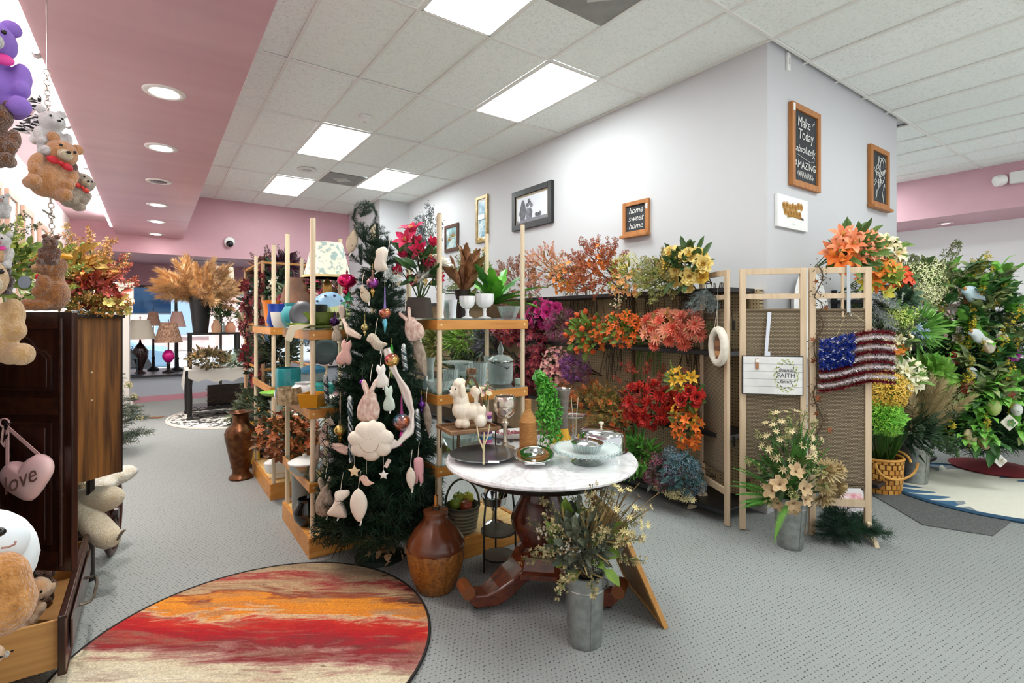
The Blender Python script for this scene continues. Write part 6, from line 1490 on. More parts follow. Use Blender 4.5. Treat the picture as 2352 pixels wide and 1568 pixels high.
MB().box(c + UP * .004, (.14, .06, .008), -TH).build('base', mat('#D6D4D0', .4), t)
t, c, M = plate('dark grey stoneware plate leaning behind the olive bowl', 697, 722, 3.55, .085, mat('#4A4E54', .4), mat('#5E646A', .4))
t = lathe_thing('black_bowl', 'black stoneware bowl behind the green boat bowl', 'bowl', sa(720, 3.62, zt), [('body', mat('#1E1C1C', .4), shell([(.0001, 0), (.06, 0), (.085, .06), (.09, .16)], .005)[:-1])])
c = sa(660, 3.36, zt - .001)
t = thing('cloth_strip', 'cream cloth corner draped over the shelf edge', 'cloth', c)
q0 = PY(672, 748, 3.30); mb = MB(); mb.add([q0 + RGT * -.02, q0 + RGT * .12 + UP * .01, q0 + RGT * .1 + FWD * .1 + UP * .006, q0 - RGT * .02 + FWD * .1 + UP * .006, q0 - RGT * .05 - UP * .08, q0 - RGT * .01 - UP * .1, q0 + RGT * .02 - UP * .03], [(0, 1, 2, 3), (4, 5, 6, 0), (0, 6, 1)]); o = mb.build('cloth', mat('#E6DDC0', .9), t); sm = o.modifiers.new('s', 'SOLIDIFY'); sm.thickness = .004
# table lamp with floral shade and others behind
def lamp(label, c, base_prof, bm, shade_prof, sm, name='table_lamp', group=None):
	t = lathe_thing(name, label, 'lamp', c, [('base', bm, base_prof), ('shade', sm, shade_prof)], 32, group)
	return t
c = sa(752, 3.92, zt)
FS = mat('#EAE3CC', .8, c2='#9DB2AC', scale=26, detail=4, lo=.5, hi=.6)
zc = zt
t = lathe_thing('floral_shade_lamp', 'lamp with large cream shade patterned in blue-green flowers', 'lamp', c, [('base', mat('#B9904A', .35, .7), [(.06, 0), (.06, .01), (.02, .03), (.02, .2), (.035, .26), (.03, .33), (.01, .36), (.01, .44), (0, .44)]), ('shade', FS, [(.172, .37), (.167, .385), (.11, .625), (.107, .63), (.103, .625), (.162, .385)]), ('shade_band', mat('#D9C08A', .7), [(.175, .368), (.175, .386), (.169, .386), (.169, .368)])], 32)
c = sa(680, 4.75, zt)
lathe_thing('brown_shade_lamp', 'small lamp with a flared brown leather shade', 'lamp', c, [('base', mat('#5A4634', .5), [(.05, 0), (.05, .01), (.015, .03), (.015, .22), (0, .22)]), ('shade', mat('#5A3A26', .6, c2='#7A5236', scale=8), [(.14, .2), (.12, .26), (.075, .42), (.07, .42), (.11, .26)]), ('finial', mat('#1E1A16', .4), [(.006, .4), (.004, .44), (.012, .46), (0, .47)])], 28)
SEED[0] = 300
def pot_bunch(label, c, rad, fl, leaf, base=None, name='flower_arrangement', stem=(GN, 8, .003), face=None, group=None, cat='flowers'):
	SEED[0] += 1; c = Vector(c); return bunch(name, label, cat, c, rad, base if base is not None else c - UP * rad[2] * 1.1, fl, leaf, stem, face=face, seed=SEED[0], back=-.5, group=group)
pot_bunch('pink lily arrangement behind the pottery shelf post', PD(715, 665, 4.6), (.16, .13, .12), [(F('lily', '#D9607A', '#B53E5A'), 7, .07), (F('blossom', '#EBD9C0', '#D9BFA0'), 6, .04)], [('#2E4A22', '#4A6A34', 60, .1, .04), ('#5A2A3A', '#7A3A4A', 30, .09, .04)])
pot_bunch('white and pink rose arrangement on the far aisle shelf', PD(672, 690, 5.0), (.16, .13, .14), [(F('rose', '#E9D6C8', '#D9B8A8'), 6, .055), (F('rose', '#C2506A', '#9A3A52'), 5, .05)], [('#22381A', '#4A5A34', 90, .1, .04)])
pot_bunch('dark red berry arrangement by the lamp shade', PD(775, 672, 4.4), (.12, .1, .1), [(F('berries', '#8E2226', '#6A1418'), 9, .05)], [('#3A2A1E', '#5A3A26', 40, .08, .03)])
pot_bunch('dark green topiary foliage on the far aisle shelf', PD(632, 665, 5.6), (.18, .18, .3), [(F('blossom', '#E0DED0', '#C9C4A8'), 12, .045), (F('poinsettia', '#7A2A4A', '#5A1E36'), 5, .07)], [('#14281A', '#2E4A2A', 220, .12, .05)])
# second level
z2 = ZA[1] + .01
vase('hobnail_jar', 'turquoise diamond-faceted glass jar', sa(662, 3.75, z2), [(.07, 0), (.08, .02), (.082, .2), (.075, .22)], TQ, 'jar', wob=lambda a, z: .045 * math.cos(12 * a) * math.cos(z * 120))
vase('shell_vase', 'beige shell-covered vase beneath the turquoise jar', sa(664, 3.55, z2), [(.07, 0), (.075, .05), (.07, .11)], mat('#C2AE8A', .7, c2='#7A6444', scale=40), wob=lambda a, z: .05 * math.cos(16 * a))
c = sa(718, 3.86, z2)
lathe_thing('plaid_canister', 'grey plaid canister with blue lid', 'canister', c, [('can', mat('#B5BABA', .5, c2='#7E8A8E', scale=10), [(0, 0), (.085, 0), (.085, .17), (0, .17)]), ('lid', mat('#4A8AB0', .35), [(.09, .17), (.09, .195), (.05, .215), (.02, .22), (.015, .24), (0, .245)])], 24)
vase('teal_jar', 'rounded teal glazed jar with lid knob', sa(742, 3.74, z2), [(.05, 0), (.085, .04), (.08, .09), (.045, .11)], mat('#3E9A94', .2), 'jar')
vase('white_jug', 'round white ginger jar on the second shelf', sa(697, 3.6, z2), [(.05, 0), (.085, .05), (.075, .1), (.05, .12), (.055, .13)], mat('#E9E9EA', .2), 'jar')
vase('white_saucer_bowl', 'white shallow serving bowl on the pottery shelf', sa(752, 3.42, z2), [(.04, 0), (.08, .02), (.1, .045)], mat('#F0EFEA', .25), 'bowl')
t = lathe_thing('mustard_planter', 'square mustard yellow planter with a drip handle', 'planter', sa(720, 3.36, z2), [('pot', mat('#C98A1E', .35), [(0, 0), (.08, 0), (.098, .085), (.088, .085), (.072, .015), (0, .015)])], 4)
vase('green_glass_plate', 'lime green glass dish under the cloth', sa(630, 3.98, z2), [(.04, 0), (.08, .012), (.1, .03)], mat('#8AC84A', .2), 'dish')
vase('swan_bottle', 'slim white swan-neck bottle', sa(640, 3.85, z2), [(.025, 0), (.03, .04), (.012, .09), (.012, .15)], mat('#F0EEEA', .3), 'bottle')
t, c, M = plate('dark slate plate propped behind the plaid canister', 748, 808, 3.9, .1, mat('#4E5458', .5), mat('#3E444A', .5))
# third level and plinth
z3 = ZA[0] + .01
t = lathe_thing('covered_casserole', 'clear glass casserole dish with white lid', 'dish', sa(700, 3.5, z3), [('bowl', thin_glass('#E8F0EE', .8, .15), shell([(.0001, 0), (.06, 0), (.095, .04), (.1, .075)], .004)[:-1]), ('lid', mat('#E6E4E0', .25), [(.104, .076), (.104, .084), (.06, .105), (.015, .112), (.014, .13), (0, .135)])], 28)
lathe_thing('black_glass_vase', 'round smoky black glass vase on the shelf plinth', 'vase', sa(706, 3.55, .125), [('body', mat('#121110', .06, coat=.5), [(0, 0), (.05, 0), (.085, .05), (.09, .1), (.06, .15), (.062, .175), (.055, .175), (.05, .155), (0, .15)])], 28)
lathe_thing('grey_cylinder_vase', 'tall grey zinc cylinder standing on the shelf plinth', 'vase', sa(700, 3.85, .125), [('body', mat('#8A8C88', .4, .5), [(0, 0), (.085, 0), (.09, .32), (.08, .32), (.075, .02), (0, .02)])], 28)
lathe_thing('soup_tureen', 'white china soup tureen with lid on the far plinth', 'tureen', sa(640, 4.75, .125), [('bowl', mat('#EFEDE8', .2), [(.05, 0), (.055, .01), (.04, .03), (.09, .06), (.105, .11), (.1, .13), (0, .13)]), ('lid', mat('#EFEDE8', .2), [(.107, .13), (.107, .138), (.06, .17), (.015, .18), (.015, .195), (.022, .205), (0, .215)])], 28, sx=1.1, sy=.85)
lathe_thing('tea_cup', 'small white tea cup behind the tureen', 'cup', sa(652, 5.1, .125), [('cup', mat('#EFEDE8', .2), shell([(.0001, 0), (.03, 0), (.05, .05), (.055, .07)], .004)[:-1])], 24)
pot_bunch('large rust and orange autumn leaf bush between the shelves', PD(662, 1000, 4.15), (.27, .24, .2), [(F('poinsettia', '#8A4A1E', '#A8561E'), 34, .045), (F('poinsettia', '#6E3A1A', '#8E4A1E'), 22, .05), (F('blossom', '#C8561E', '#A8401A'), 10, .045)], [('#5A3A1E', '#8A5A2A', 320, .065, .035), ('#2E3A1E', '#4A5226', 120, .08, .03)], stem=(BR, 16, .004), name='autumn_bush', cat='plant')
vase('cream_vase', 'cream angular pitcher behind the autumn leaf bush', sa(635, 5.3, ZA[0] + .01), [(.05, 0), (.05, .1), (.06, .2), (.08, .24)], mat('#D6D4CA', .4))
# copper floor vase + yellow box
c = PZ(573, 1098, 0) + FWD * .06 - Vector((.1, 0, 0))
lathe_thing('copper_vase', 'tall hammered copper floor vase in the aisle', 'vase', c, [('body', mat('#4E2C1A', .28, .8, c2='#6E4628', scale=20, bump=.15, bscale=40), [(0, 0), (.1, 0), (.105, .015), (.095, .03), (.075, .05), (.072, .08), (.1, .2), (.135, .38), (.14, .43), (.125, .47), (.08, .51), (.07, .55), (.075, .6), (.105, .625), (.1, .63), (.07, .6), (0, .58)])], 32)
c = PZ(553, 1075, 0) + FWD * .02
t = thing('yellow_box', 'black and yellow flat box standing behind the copper vase', 'box', c); M = Matrix.Rotation(-.35, 3, 'Z')
MB().box(c + UP * .26 + RGT * .06, (.3, .05, .5), -.35).build('carton', mat('#1A1A1A', .5), t)
MB().box(c + UP * .26 + RGT * .085 - FWD * .03, (.2, .05, .42), -.35).build('yellow_panel', mat('#D9A81E', .5), t)
# ------------------------------------------------------------------ garlands on the rack
rnd = random.Random(55)
RED = flower('poinsettia', '#8E1022', '#6A0A1A'); 
for k, (x, y, z0, z1, lab) in enumerate(((.93, 6.0, 2.0, .75, 'long dark red flower garland hanging on the aisle rack'), (.93, 6.8, 1.9, .9, 'second dark red flower garland deeper on the aisle rack'))):
	t = thing('red_garland', lab, 'garland', (x, y, z0), 'red garlands on the aisle rack')
	pts = [Vector((x + .02 * math.sin(q), y + .02 * math.cos(q * 1.3), z0 + (z1 - z0) * q / 20)) for q in range(21)]
	MB().tube(pts, .008, 5).build('cord', mat('#2A1A14', .8), t)
	for q in range(46): inst('flower', RED, t, pts[int(q / 46 * 20)] + rv(.04, rnd), frame_from(Vector((-.6, -.5, 0)) + rv(.8, rnd)), rnd.uniform(.045, .07))
for k, (u, v, d, r_, h_, lab, cols) in enumerate(((600, 690, 6.3, .22, .3, 'tall dark green foliage hung at the rack top', ('#1A2E1A', '#34502E')), (595, 830, 6.2, .2, .25, 'dark mixed foliage on the rack middle', ('#1E2818', '#3E4A2E')), (590, 930, 5.9, .2, .24, 'grey-green leafy foliage low on the rack', ('#2E3A26', '#5E6A4A')), (610, 620, 6.4, .18, .12, 'red-brown leaf foliage above the rack', ('#4A2A22', '#7A3A2E')), (560, 960, 6.4, .13, .22, 'pale olive foliage at the rack foot', ('#4A5236', '#7A8258')), (640, 800, 5.3, .18, .2, 'dark filler foliage behind the turquoise jar', ('#16220E', '#2E3A1E')), (640, 930, 5.0, .2, .2, 'dark green filler foliage behind the shelf posts', ('#1A2A16', '#3A4A2A')), (655, 610, 6.0, .14, .1, 'muted plum foliage at the top of the rack', ('#3A1E2E', '#5E2E46')), (760, 780, 4.5, .16, .2, 'dark leafy filler behind the ornament tree', ('#1A2416', '#3A4426')))):
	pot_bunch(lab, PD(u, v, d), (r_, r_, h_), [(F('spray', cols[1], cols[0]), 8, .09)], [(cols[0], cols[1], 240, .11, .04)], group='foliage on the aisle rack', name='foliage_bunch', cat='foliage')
# ------------------------------------------------------------------ ornament tree
TX = Vector((1.178, 3.09, 0)); TD = depth(TX); TH_ = 2.22
FIR = ['#0E2416', '#173A22', '#1F4A2C', '#12301E']
FB = [fir_branch(s_, FIR, 9, .15, 19) for s_ in (1, 2, 3)]
def tr(z):                      # radius of the tree at height z
	return max(.05, .39 * (1 - (z / 2.3) ** 1.35) + .03)
t = thing('ornament_tree', 'slim dark green artificial fir tree hung with cloth ornaments', 'tree', TX)
MB().tube([TX, TX + UP * 1.2, TX + UP * 2.1 - RGT * .02], [.03, .022, .01], 8).build('trunk', mat('#2A2218', .8), t)
MB().lathe([(0, 0), (.16, 0), (.14, .02), (.03, .06), (0, .06)], 12, TX).build('stand', mat('#1A2A1E', .6), t)
rnd = random.Random(17); nb = 0
lev = 27
for k in range(lev):
	z = .2 + 1.8 * (k / (lev - 1)) ** .95; r_ = tr(z); n_ = max(8, int(24 - 13 * k / lev))
	for j in range(n_):
		a = 2 * PI * j / n_ + k * 1.3 + rnd.uniform(-.2, .2); dn = Vector((math.cos(a), math.sin(a), rnd.uniform(-.05, .45) + (.3 if k > 19 else 0)))
		L = r_ * rnd.uniform(.85, 1.08)
		inst('branch', FB[rnd.randrange(3)], t, TX + UP * (z - .05), frame_from(dn) @ Matrix.Rotation(rnd.uniform(-.6, .6), 3, 'Z'), (L, L, L)); nb += 1
# bent wire top: loop of tip branches
lp = [PD(838 + 26 * math.cos(a), 497 - 30 * math.sin(a), TD) for a in [PI * 1.25 - q * .62 for q in range(9)]]
for a, b in zip(lp[:-1], lp[1:]): inst('branch', FB[0], t, a, frame_from(b - a), (.11, .11, (b - a).length * 1.3))
for a in (PD(828, 480, TD), PD(845, 560, TD), PD(830, 590, TD), PD(860, 600, TD), PD(885, 570, TD), PD(835, 540, TD), PD(850, 530, TD)):
	for q in range(3): inst('branch', FB[q], t, a + UP * -.05, frame_from(UP + rv(.9, rnd)), .13)
def on_tree(u, v, out=.0):
	p = PD(u, v, TD); lat = (p - TX).dot(RGT); r_ = tr(p.z) * .92 + out; dp = math.sqrt(max(.0, r_ * r_ - lat * lat))
	return PD(u, v, TD - dp)
def outline(sc, pts): return [(x * sc, y * sc) for x, y in pts]
def puffy(parent, name, poly, M, c, th, m, k=3):
	"""pillow-like solid from an outline: rim ring plus inflated inner rings"""
	n_ = len(poly); cx = sum(p[0] for p in poly) / n_; cy = sum(p[1] for p in poly) / n_
	mb = MB(); vs = []; fs = []; rings = [(1.0, 0.0), (.93, .45), (.78, .75), (.5, .95), (.2, 1.0)]
	for side in (1, -1):
		b0 = len(vs)
		for (s_, h_) in rings:
			for (x, y) in poly: vs.append(c + M @ Vector((cx + (x - cx) * s_, cy + (y - cy) * s_, side * h_ * th)))
		vs.append(c + M @ Vector((cx, cy, side * th)))
		for i in range(len(rings) - 1):
			for j in range(n_):
				q = (b0 + i * n_ + j, b0 + i * n_ + (j + 1) % n_, b0 + (i + 1) * n_ + (j + 1) % n_, b0 + (i + 1) * n_ + j)
				fs.append(q if side > 0 else q[::-1])
		for j in range(n_):
			q = (b0 + 4 * n_ + j, b0 + 4 * n_ + (j + 1) % n_, len(vs) - 1); fs.append(q if side > 0 else q[::-1])
	mb.add(vs, fs); o = mb.build(name, m, parent, smooth=True)
	md = o.modifiers.new('w', 'WELD'); md.merge_threshold = .0005
	return o
def smooth_poly(pts, n=3):
	out = []; k = len(pts)
	for i in range(k):
		p0, p1, p2, p3 = [Vector(pts[(i + q) % k]) for q in (-1, 0, 1, 2)]
		for s_ in range(n):
			t_ = s_ / n; out.append(tuple(.5 * ((2 * p1) + (-p0 + p2) * t_ + (2 * p0 - 5 * p1 + 4 * p2 - p3) * t_ ** 2 + (-p0 + 3 * p1 - 3 * p2 + p3) * t_ ** 3)))
	return out
CLOTH = {'cream': mat('#E9DCCB', .95, bump=.15, bscale=120), 'pink': mat('#E3B3A8', .95, bump=.15, bscale=120), 'stripe': mat('#D9CDB8', .9, c2='#A89A86', scale=40, stretch=(8, .2, 1)), 'zig': mat('#E9D3C4', .9, c2='#C49A8A', scale=26, stretch=(1, 4, 1)), 'grey': mat('#B9B7AE', .95), 'dot': mat('#CFC0A4', .9, c2='#8A7656', scale=70, lo=.62, hi=.66), 'white': mat('#F0EAE2', .9), 'mint': mat('#C9D6C8', .9), 'taupe': mat('#B5A594', .9, c2='#8E7E6E', scale=30, stretch=(1, 4, 1)), 'rose': mat('#E2A9AE', .8)}
SH = {
 'bunny': [(-.02, -.5), (.25, -.45), (.33, -.15), (.22, .08), (.2, .2), (.12, .28), (.22, .52), (.14, .58), (.02, .34), (-.04, .36), (-.16, .56), (-.24, .48), (-.14, .24), (-.2, .12), (-.32, -.12), (-.3, -.42)],
 'dove': [(-.5, .1), (-.3, .3), (-.05, .28), (.1, .1), (.2, -.05), (.5, -.2), (.3, -.3), (.05, -.4), (-.2, -.3), (-.35, -.05)],
 'cat': [(-.3, -.5), (.28, -.5), (.34, -.2), (.2, .05), (.26, .3), (.16, .5), (.02, .38), (-.14, .5), (-.24, .28), (-.16, .05), (-.34, -.2)],
 'fish': [(0, .55), (.14, .3), (.17, .0), (.12, -.3), (0, -.55), (-.12, -.3), (-.17, 0), (-.14, .3)],
 'whale': [(-.42, -.3), (-.1, -.45), (.3, -.38), (.46, -.2), (.25, .0), (.1, .12), (.25, .3), (.05, .32), (-.12, .18), (-.15, -.05), (-.4, -.1)],
 'dog': [(-.45, -.45), (-.3, -.15), (-.2, .1), (-.25, .35), (-.05, .45), (.3, .5), (.38, .34), (.15, .22), (.1, .05), (.3, -.2), (.4, -.45), (.1, -.5)],
 'star': [((.5 if k % 2 == 0 else .26) * math.sin(k * PI / 5), (.5 if k % 2 == 0 else .26) * math.cos(k * PI / 5)) for k in range(10)],
 'drop': [(0, .5), (.12, .3), (.24, .0), (.2, -.3), (0, -.5), (-.2, -.3), (-.24, 0), (-.12, .3)],
 'sock': [(-.14, .5), (.14, .5), (.16, .1), (.12, -.2), (.1, -.5), (-.02, -.5), (0, -.2), (-.06, -.2), (-.1, -.5), (-.2, -.48), (-.18, 0)],
}
GO = 'cloth ornaments on the fir tree'
def cloth_orn(label, shape, u, v, wpx, hpx, m, tilt=0.0, tagc=True, loop=True, lean=0.0):
	c = on_tree(u, v, .05); d = depth(c); s_ = Vector((pxr(d, wpx), pxr(d, hpx)))
	M = face_mat(-FWD + RGT * lean) @ Matrix.Rotation(tilt, 3, 'Z')
	t = thing('cloth_ornament', label, 'ornament', c + UP * pxr(d, hpx) * .5, GO)
	xs = [p[0] for p in SH[shape]]; ys = [p[1] for p in SH[shape]]
	poly = smooth_poly([((x - (min(xs) + max(xs)) / 2) / (max(xs) - min(xs)) * s_.x, (y - (min(ys) + max(ys)) / 2) / (max(ys) - min(ys)) * s_.y) for x, y in SH[shape]], 3)
	puffy(t, 'stuffed_body', poly, M, c, min(s_.x, s_.y) * .2 + .004, m)
	if loop:
		tp = c + M @ Vector((0, s_.y * .45, 0)); MB().tube([tp, tp + UP * .05 + FWD * .02, tp + UP * .09 + FWD * .05], .0018, 4).build('hanging_loop', mat('#D6CDBA', .8), t)
	if tagc:
		q = c + M @ Vector((s_.x * .1, -s_.y * .52, .004)); MB().box(q, (.008, .03, .001), rot=M @ Matrix.Rotation(-.3, 3, 'Z')).build('paper_tag', mat('#EDEAE4', .7), t)
	return t, c, M, s_
cloth_orn('speckled beige leaf-shaped pillow ornament near the tree top', 'drop', 810, 552, 26, 62, CLOTH['dot'], -.25)
cloth_orn('grey-white fabric bunny ornament near the tree top', 'dove', 878, 598, 50, 56, CLOTH['cream'], -.6)
cloth_orn('speckled bean-shaped cloth bird ornament', 'drop', 838, 675, 22, 44, CLOTH['dot'], .35)
cloth_orn('striped cloth bird ornament with a tag', 'dove', 866, 785, 46, 42, CLOTH['stripe'], .2)
cloth_orn('plain pink stuffed cat ornament on the aisle side', 'cat', 793, 808, 34, 58, CLOTH['pink'], -.15)
cloth_orn('white satin owl ornament with ribbon bow', 'cat', 876, 862, 30, 52, CLOTH['white'], .1)
t, c, M, s_ = cloth_orn('pink zigzag stuffed rabbit ornament in the tree middle', 'bunny', 848, 920, 52, 100, CLOTH['zig'], -.05)
for x in (-.02, .02): MB().ell(c + M @ Vector((x * .5, s_.y * .2, .024)), .003, 6, 5).build('eye', mat('#2A1E1A', .4), t)
MB().ell(c + M @ Vector((0, s_.y * .16, .026)), (.005, .004, .003), 6, 5).build('nose', mat('#6A2E2A', .4), t)
for x in (-.02, .025): MB().tube([c + M @ Vector((x, -s_.y * .42, 0)), c + M @ Vector((x * 1.2 - .02, -s_.y * .6, 0))], [.009, .011], 8).build('leg', CLOTH['pink'], t)
cloth_orn('plain mint-white stuffed rabbit ornament', 'cat', 893, 913, 26, 58, CLOTH['mint'], .05)
cloth_orn('zigzag cloth rabbit ornament on the tree edge', 'bunny', 945, 745, 44, 78, CLOTH['zig'], .45)
cloth_orn('taupe zigzag slim doll ornament on the tree edge', 'fish', 966, 818, 26, 100, CLOTH['taupe'], .25)
cloth_orn('slim furry pink stocking ornament beside the shelf post', 'fish', 982, 960, 18, 76, CLOTH['taupe'], .1)
cloth_orn('big taupe zigzag rabbit ornament low on the tree', 'bunny', 747, 1140, 44, 92, CLOTH['taupe'], .0)
cloth_orn('cream stuffed hound ornament low on the tree', 'dog', 778, 1155, 46, 66, CLOTH['cream'], -.15)
cloth_orn('cream leaf-shaped pillow ornament low on the tree', 'fish', 824, 1160, 40, 78, CLOTH['cream'], .03)
cloth_orn('small cream fish ornament with tag beside the pink slipper', 'fish', 944, 1098, 22, 52, CLOTH['cream'], .05)
cloth_orn('pink satin slipper pair ornament near the lamp base', 'sock', 962, 1080, 24, 56, CLOTH['rose'], .1)
cloth_orn('twisted taupe braid doll ornament by the pottery shelf', 'fish', 722, 1060, 18, 90, CLOTH['taupe'], -.25)
cloth_orn('small beige mouse ornament on the aisle side', 'cat', 772, 760, 22, 44, CLOTH['stripe'], .1)
# smiling cloud with hanging charms
c = on_tree(852, 1012, .06); d = depth(c); M = face_mat(-FWD); w_, h_ = pxr(d, 108), pxr(d, 94)
t = thing('cloud_ornament', 'large cream smiling cloud pillow with hanging charms', 'ornament', c)
cl = [(w_ * .5 * r_ * math.cos(a), h_ * .5 * r_ * math.sin(a)) for a, r_ in [(q * PI / 35, .82 + .18 * abs(math.sin(q * PI / 10 + .7)) ** .7 + (.12 if 15 < q < 19 else 0)) for q in range(70)]]
puffy(t, 'pillow', cl, M, c, .035, CLOTH['cream'])
sm = mat('#B58A74', .8)
MB().tube([c + M @ Vector((.052 * math.cos(a), -.008 + .048 * math.sin(a), .0355 - .0 * a)) for a in [PI + q * PI / 12 for q in range(13)]], .0013, 4).build('stitched_smile', sm, t)
for x in (-.007, .007): MB().ell(c + M @ Vector((x, .018, .036)), .0025, 6, 5).build('eye', sm, t)
for (u, v, shp, mm, sz, nm) in ((814, 1082, 'star', mat('#E6C9A0', .9), 30, 'sun_charm'), (842, 1102, 'dove', mat('#E3BCA8', .9), 36, 'rainbow_charm'), (881, 1090, 'star', CLOTH['white'], 24, 'star_charm')):
	q = PD(u, v, d); o = puffy(t, nm, smooth_poly([(x * pxr(d, sz), y * pxr(d, sz)) for x, y in SH[shp]], 2), M, q, .009, mm)
	MB().tube([q + UP * pxr(d, sz) * .4, PD(u, 1045, d)], .001, 4).build('cord', mat('#C9BFAA', .8), o)
MB().box(PD(890, 1064, d - .02), (.022, .05, .001), rot=M @ Matrix.Rotation(-.5, 3, 'Z')).build('paper_tag', mat('#E6D2C6', .7), t)
# satin sash draped across the tree
SASH = mat('#E3CFC4', .3, c2='#F0E6DC', scale=4, sheen=.3)
def ribbon(label, pts, w, m, name='satin_ribbon', grp=None):
	P_ = [on_tree(u, v, .045) for u, v in pts]; t = thing(name, label, 'ribbon', P_[0], grp)
	vs = []; fs = []; fine = []
	for i in range(len(P_) - 1):
		for q in range(4): fine.append(P_[i].lerp(P_[i + 1], q / 4))
	fine.append(P_[-1])
	for i, p in enumerate(fine):
		a = (fine[min(i + 1, len(fine) - 1)] - fine[max(0, i - 1)]).normalized(); sd = a.cross(FWD).normalized(); ww = w * (.75 + .25 * math.sin(i * .9))
		for (s1, o_) in ((-1, .0), (-.5, -.012), (0, .0), (.5, -.014), (1, .0)): vs.append(p + sd * ww * s1 + FWD * o_)
	for i in range(len(fine) - 1):
		for j in range(4): b = i * 5 + j; fs.append((b, b + 1, b + 6, b + 5))
	mb = MB(); mb.add(vs, fs); o = mb.build('sash', m, t, smooth=True); sd = o.modifiers.new('s', 'SOLIDIFY'); sd.thickness = .003
	return t
ribbon('pale pink satin sash curving down the tree side', [(888, 800), (905, 850), (930, 895), (946, 945), (940, 990), (915, 1018), (895, 1020)], .026, SASH)
ribbon('blush satin sash folded across the aisle side', [(800, 1035), (770, 1025), (742, 1015), (748, 975), (765, 965)], .028, mat('#D9B3A4', .3, c2='#E9CFC2', scale=4))
ribbon('beige satin sash at the upper aisle side of the tree', [(785, 700), (788, 730), (800, 760), (830, 775)], .022, mat('#C9B3A0', .4, c2='#D9C8B6', scale=4))
# blown glass ornaments
GG = 'blown glass ornaments on the fir tree'
def glass_orn(label, u, v, hpx, prof, mats, name='glass_ornament'):
	c = on_tree(u, v, .04); s_ = pxr(depth(c), hpx)
	t = thing(name, label, 'ornament', c, GG)
	for i, (m, pr) in enumerate(zip(mats, prof)):
		MB().lathe([(r_ * s_, (z - .5) * s_) for r_, z in pr], 18, c).build(('bulb', 'finial', 'drop', 'collar')[i], m, t, smooth=True, sharp=60)
	MB().tube([c + UP * s_ * .5, c + UP * (s_ * .5 + .03)], .0015, 4).build('hanging_loop', mat('#C9B878', .3, .8), t)
def gm(c1, c2=None): return mat(c1, .1, .75, c2, 9)
BULB = [(0, .3), (.1, .33), (.2, .42), (.22, .55), (.16, .66), (.06, .72), (0, .73)]; FIN = [(0, .0), (.02, .02), (.05, .15), (.09, .22), (.05, .29), (.03, .33), (0, .34)]; TOP = [(.05, .72), (.03, .78), (.05, .84), (.02, .95), (.0, 1.0)]
glass_orn('copper and purple balloon-shaped glass ornament', 856, 650, 66, [BULB, FIN, TOP], [gm('#B58A6A', '#8A3A8E'), gm('#C9A45A'), gm('#8E6A5A')])
glass_orn('tall blue and copper spire glass ornament', 884, 712, 110, [[(0, .3), (.08, .34), (.13, .42), (.12, .5), (.05, .54), (0, .55)], [(0, .0), (.01, .02), (.035, .14), (.06, .24), (.04, .31), (0, .32)], [(.03, .54), (.02, .7), (.012, .98), (0, 1)]], [gm('#2E7AA8', '#C2724A'), gm('#6AB8C9'), gm('#8A7AB8')])
glass_orn('small gold glass drop ornament', 838, 752, 40, [BULB, FIN, TOP], [gm('#B5A46A'), gm('#C9B87A'), gm('#A89A5E')])
glass_orn('pink and green glass finial ornament', 900, 828, 80, [BULB, FIN, TOP], [gm('#D9487A', '#C9A45A'), gm('#8AA84A'), gm('#3E9A34')])
glass_orn('large turquoise and copper glass finial ornament', 922, 965, 120, [[(0, .28), (.1, .33), (.17, .44), (.16, .54), (.08, .62), (0, .63)], [(0, .0), (.012, .02), (.04, .12), (.05, .2), (.03, .28), (0, .3)], [(.05, .62), (.03, .7), (.02, .9), (0, 1)]], [gm('#1E9ABA', '#B5623A'), gm('#C2348A'), gm('#8A3A6A')])
glass_orn('hot pink glass ball ornament at the tree edge', 797, 645, 56, [[(0, .2), (.22, .26), (.38, .42), (.38, .6), (.24, .76), (0, .8)], FIN, TOP], [gm('#D91E62'), gm('#B5183E'), gm('#8E2A4A')])
glass_orn('gold glass trumpet ornament on the aisle side', 782, 970, 110, [[(0, .2), (.1, .26), (.14, .34), (.1, .42), (.05, .46), (0, .47)], [(0, .05), (.03, .1), (.05, .16), (.03, .22), (0, .23)], [(.04, .46), (.02, .7), (.03, .95), (0, 1)]], [gm('#B5842E', '#D9B86A'), gm('#C9963A'), gm('#6A5A4A')])
glass_orn('purple glass bead drop ornament beside the shelf post', 968, 930, 44, [BULB, FIN, TOP], [gm('#5A2A7A'), gm('#4A1E6A'), gm('#6A3A8A')])
glass_orn('dark purple glass grape drop on the aisle side', 768, 740, 54, [BULB, FIN, TOP], [gm('#3A1E4A'), gm('#2E163A'), gm('#4A2A5A')])
glass_orn('small violet glass ornament in the tree middle', 832, 878, 30, [BULB, FIN, TOP], [gm('#7A2A9A'), gm('#5A1E7A'), gm('#8A4AA0')])
glass_orn('pink glass rose ornament under the pink ball', 795, 670, 36, [BULB, FIN, TOP], [gm('#C2305A'), gm('#2E8A5A'), gm('#B5284E')])
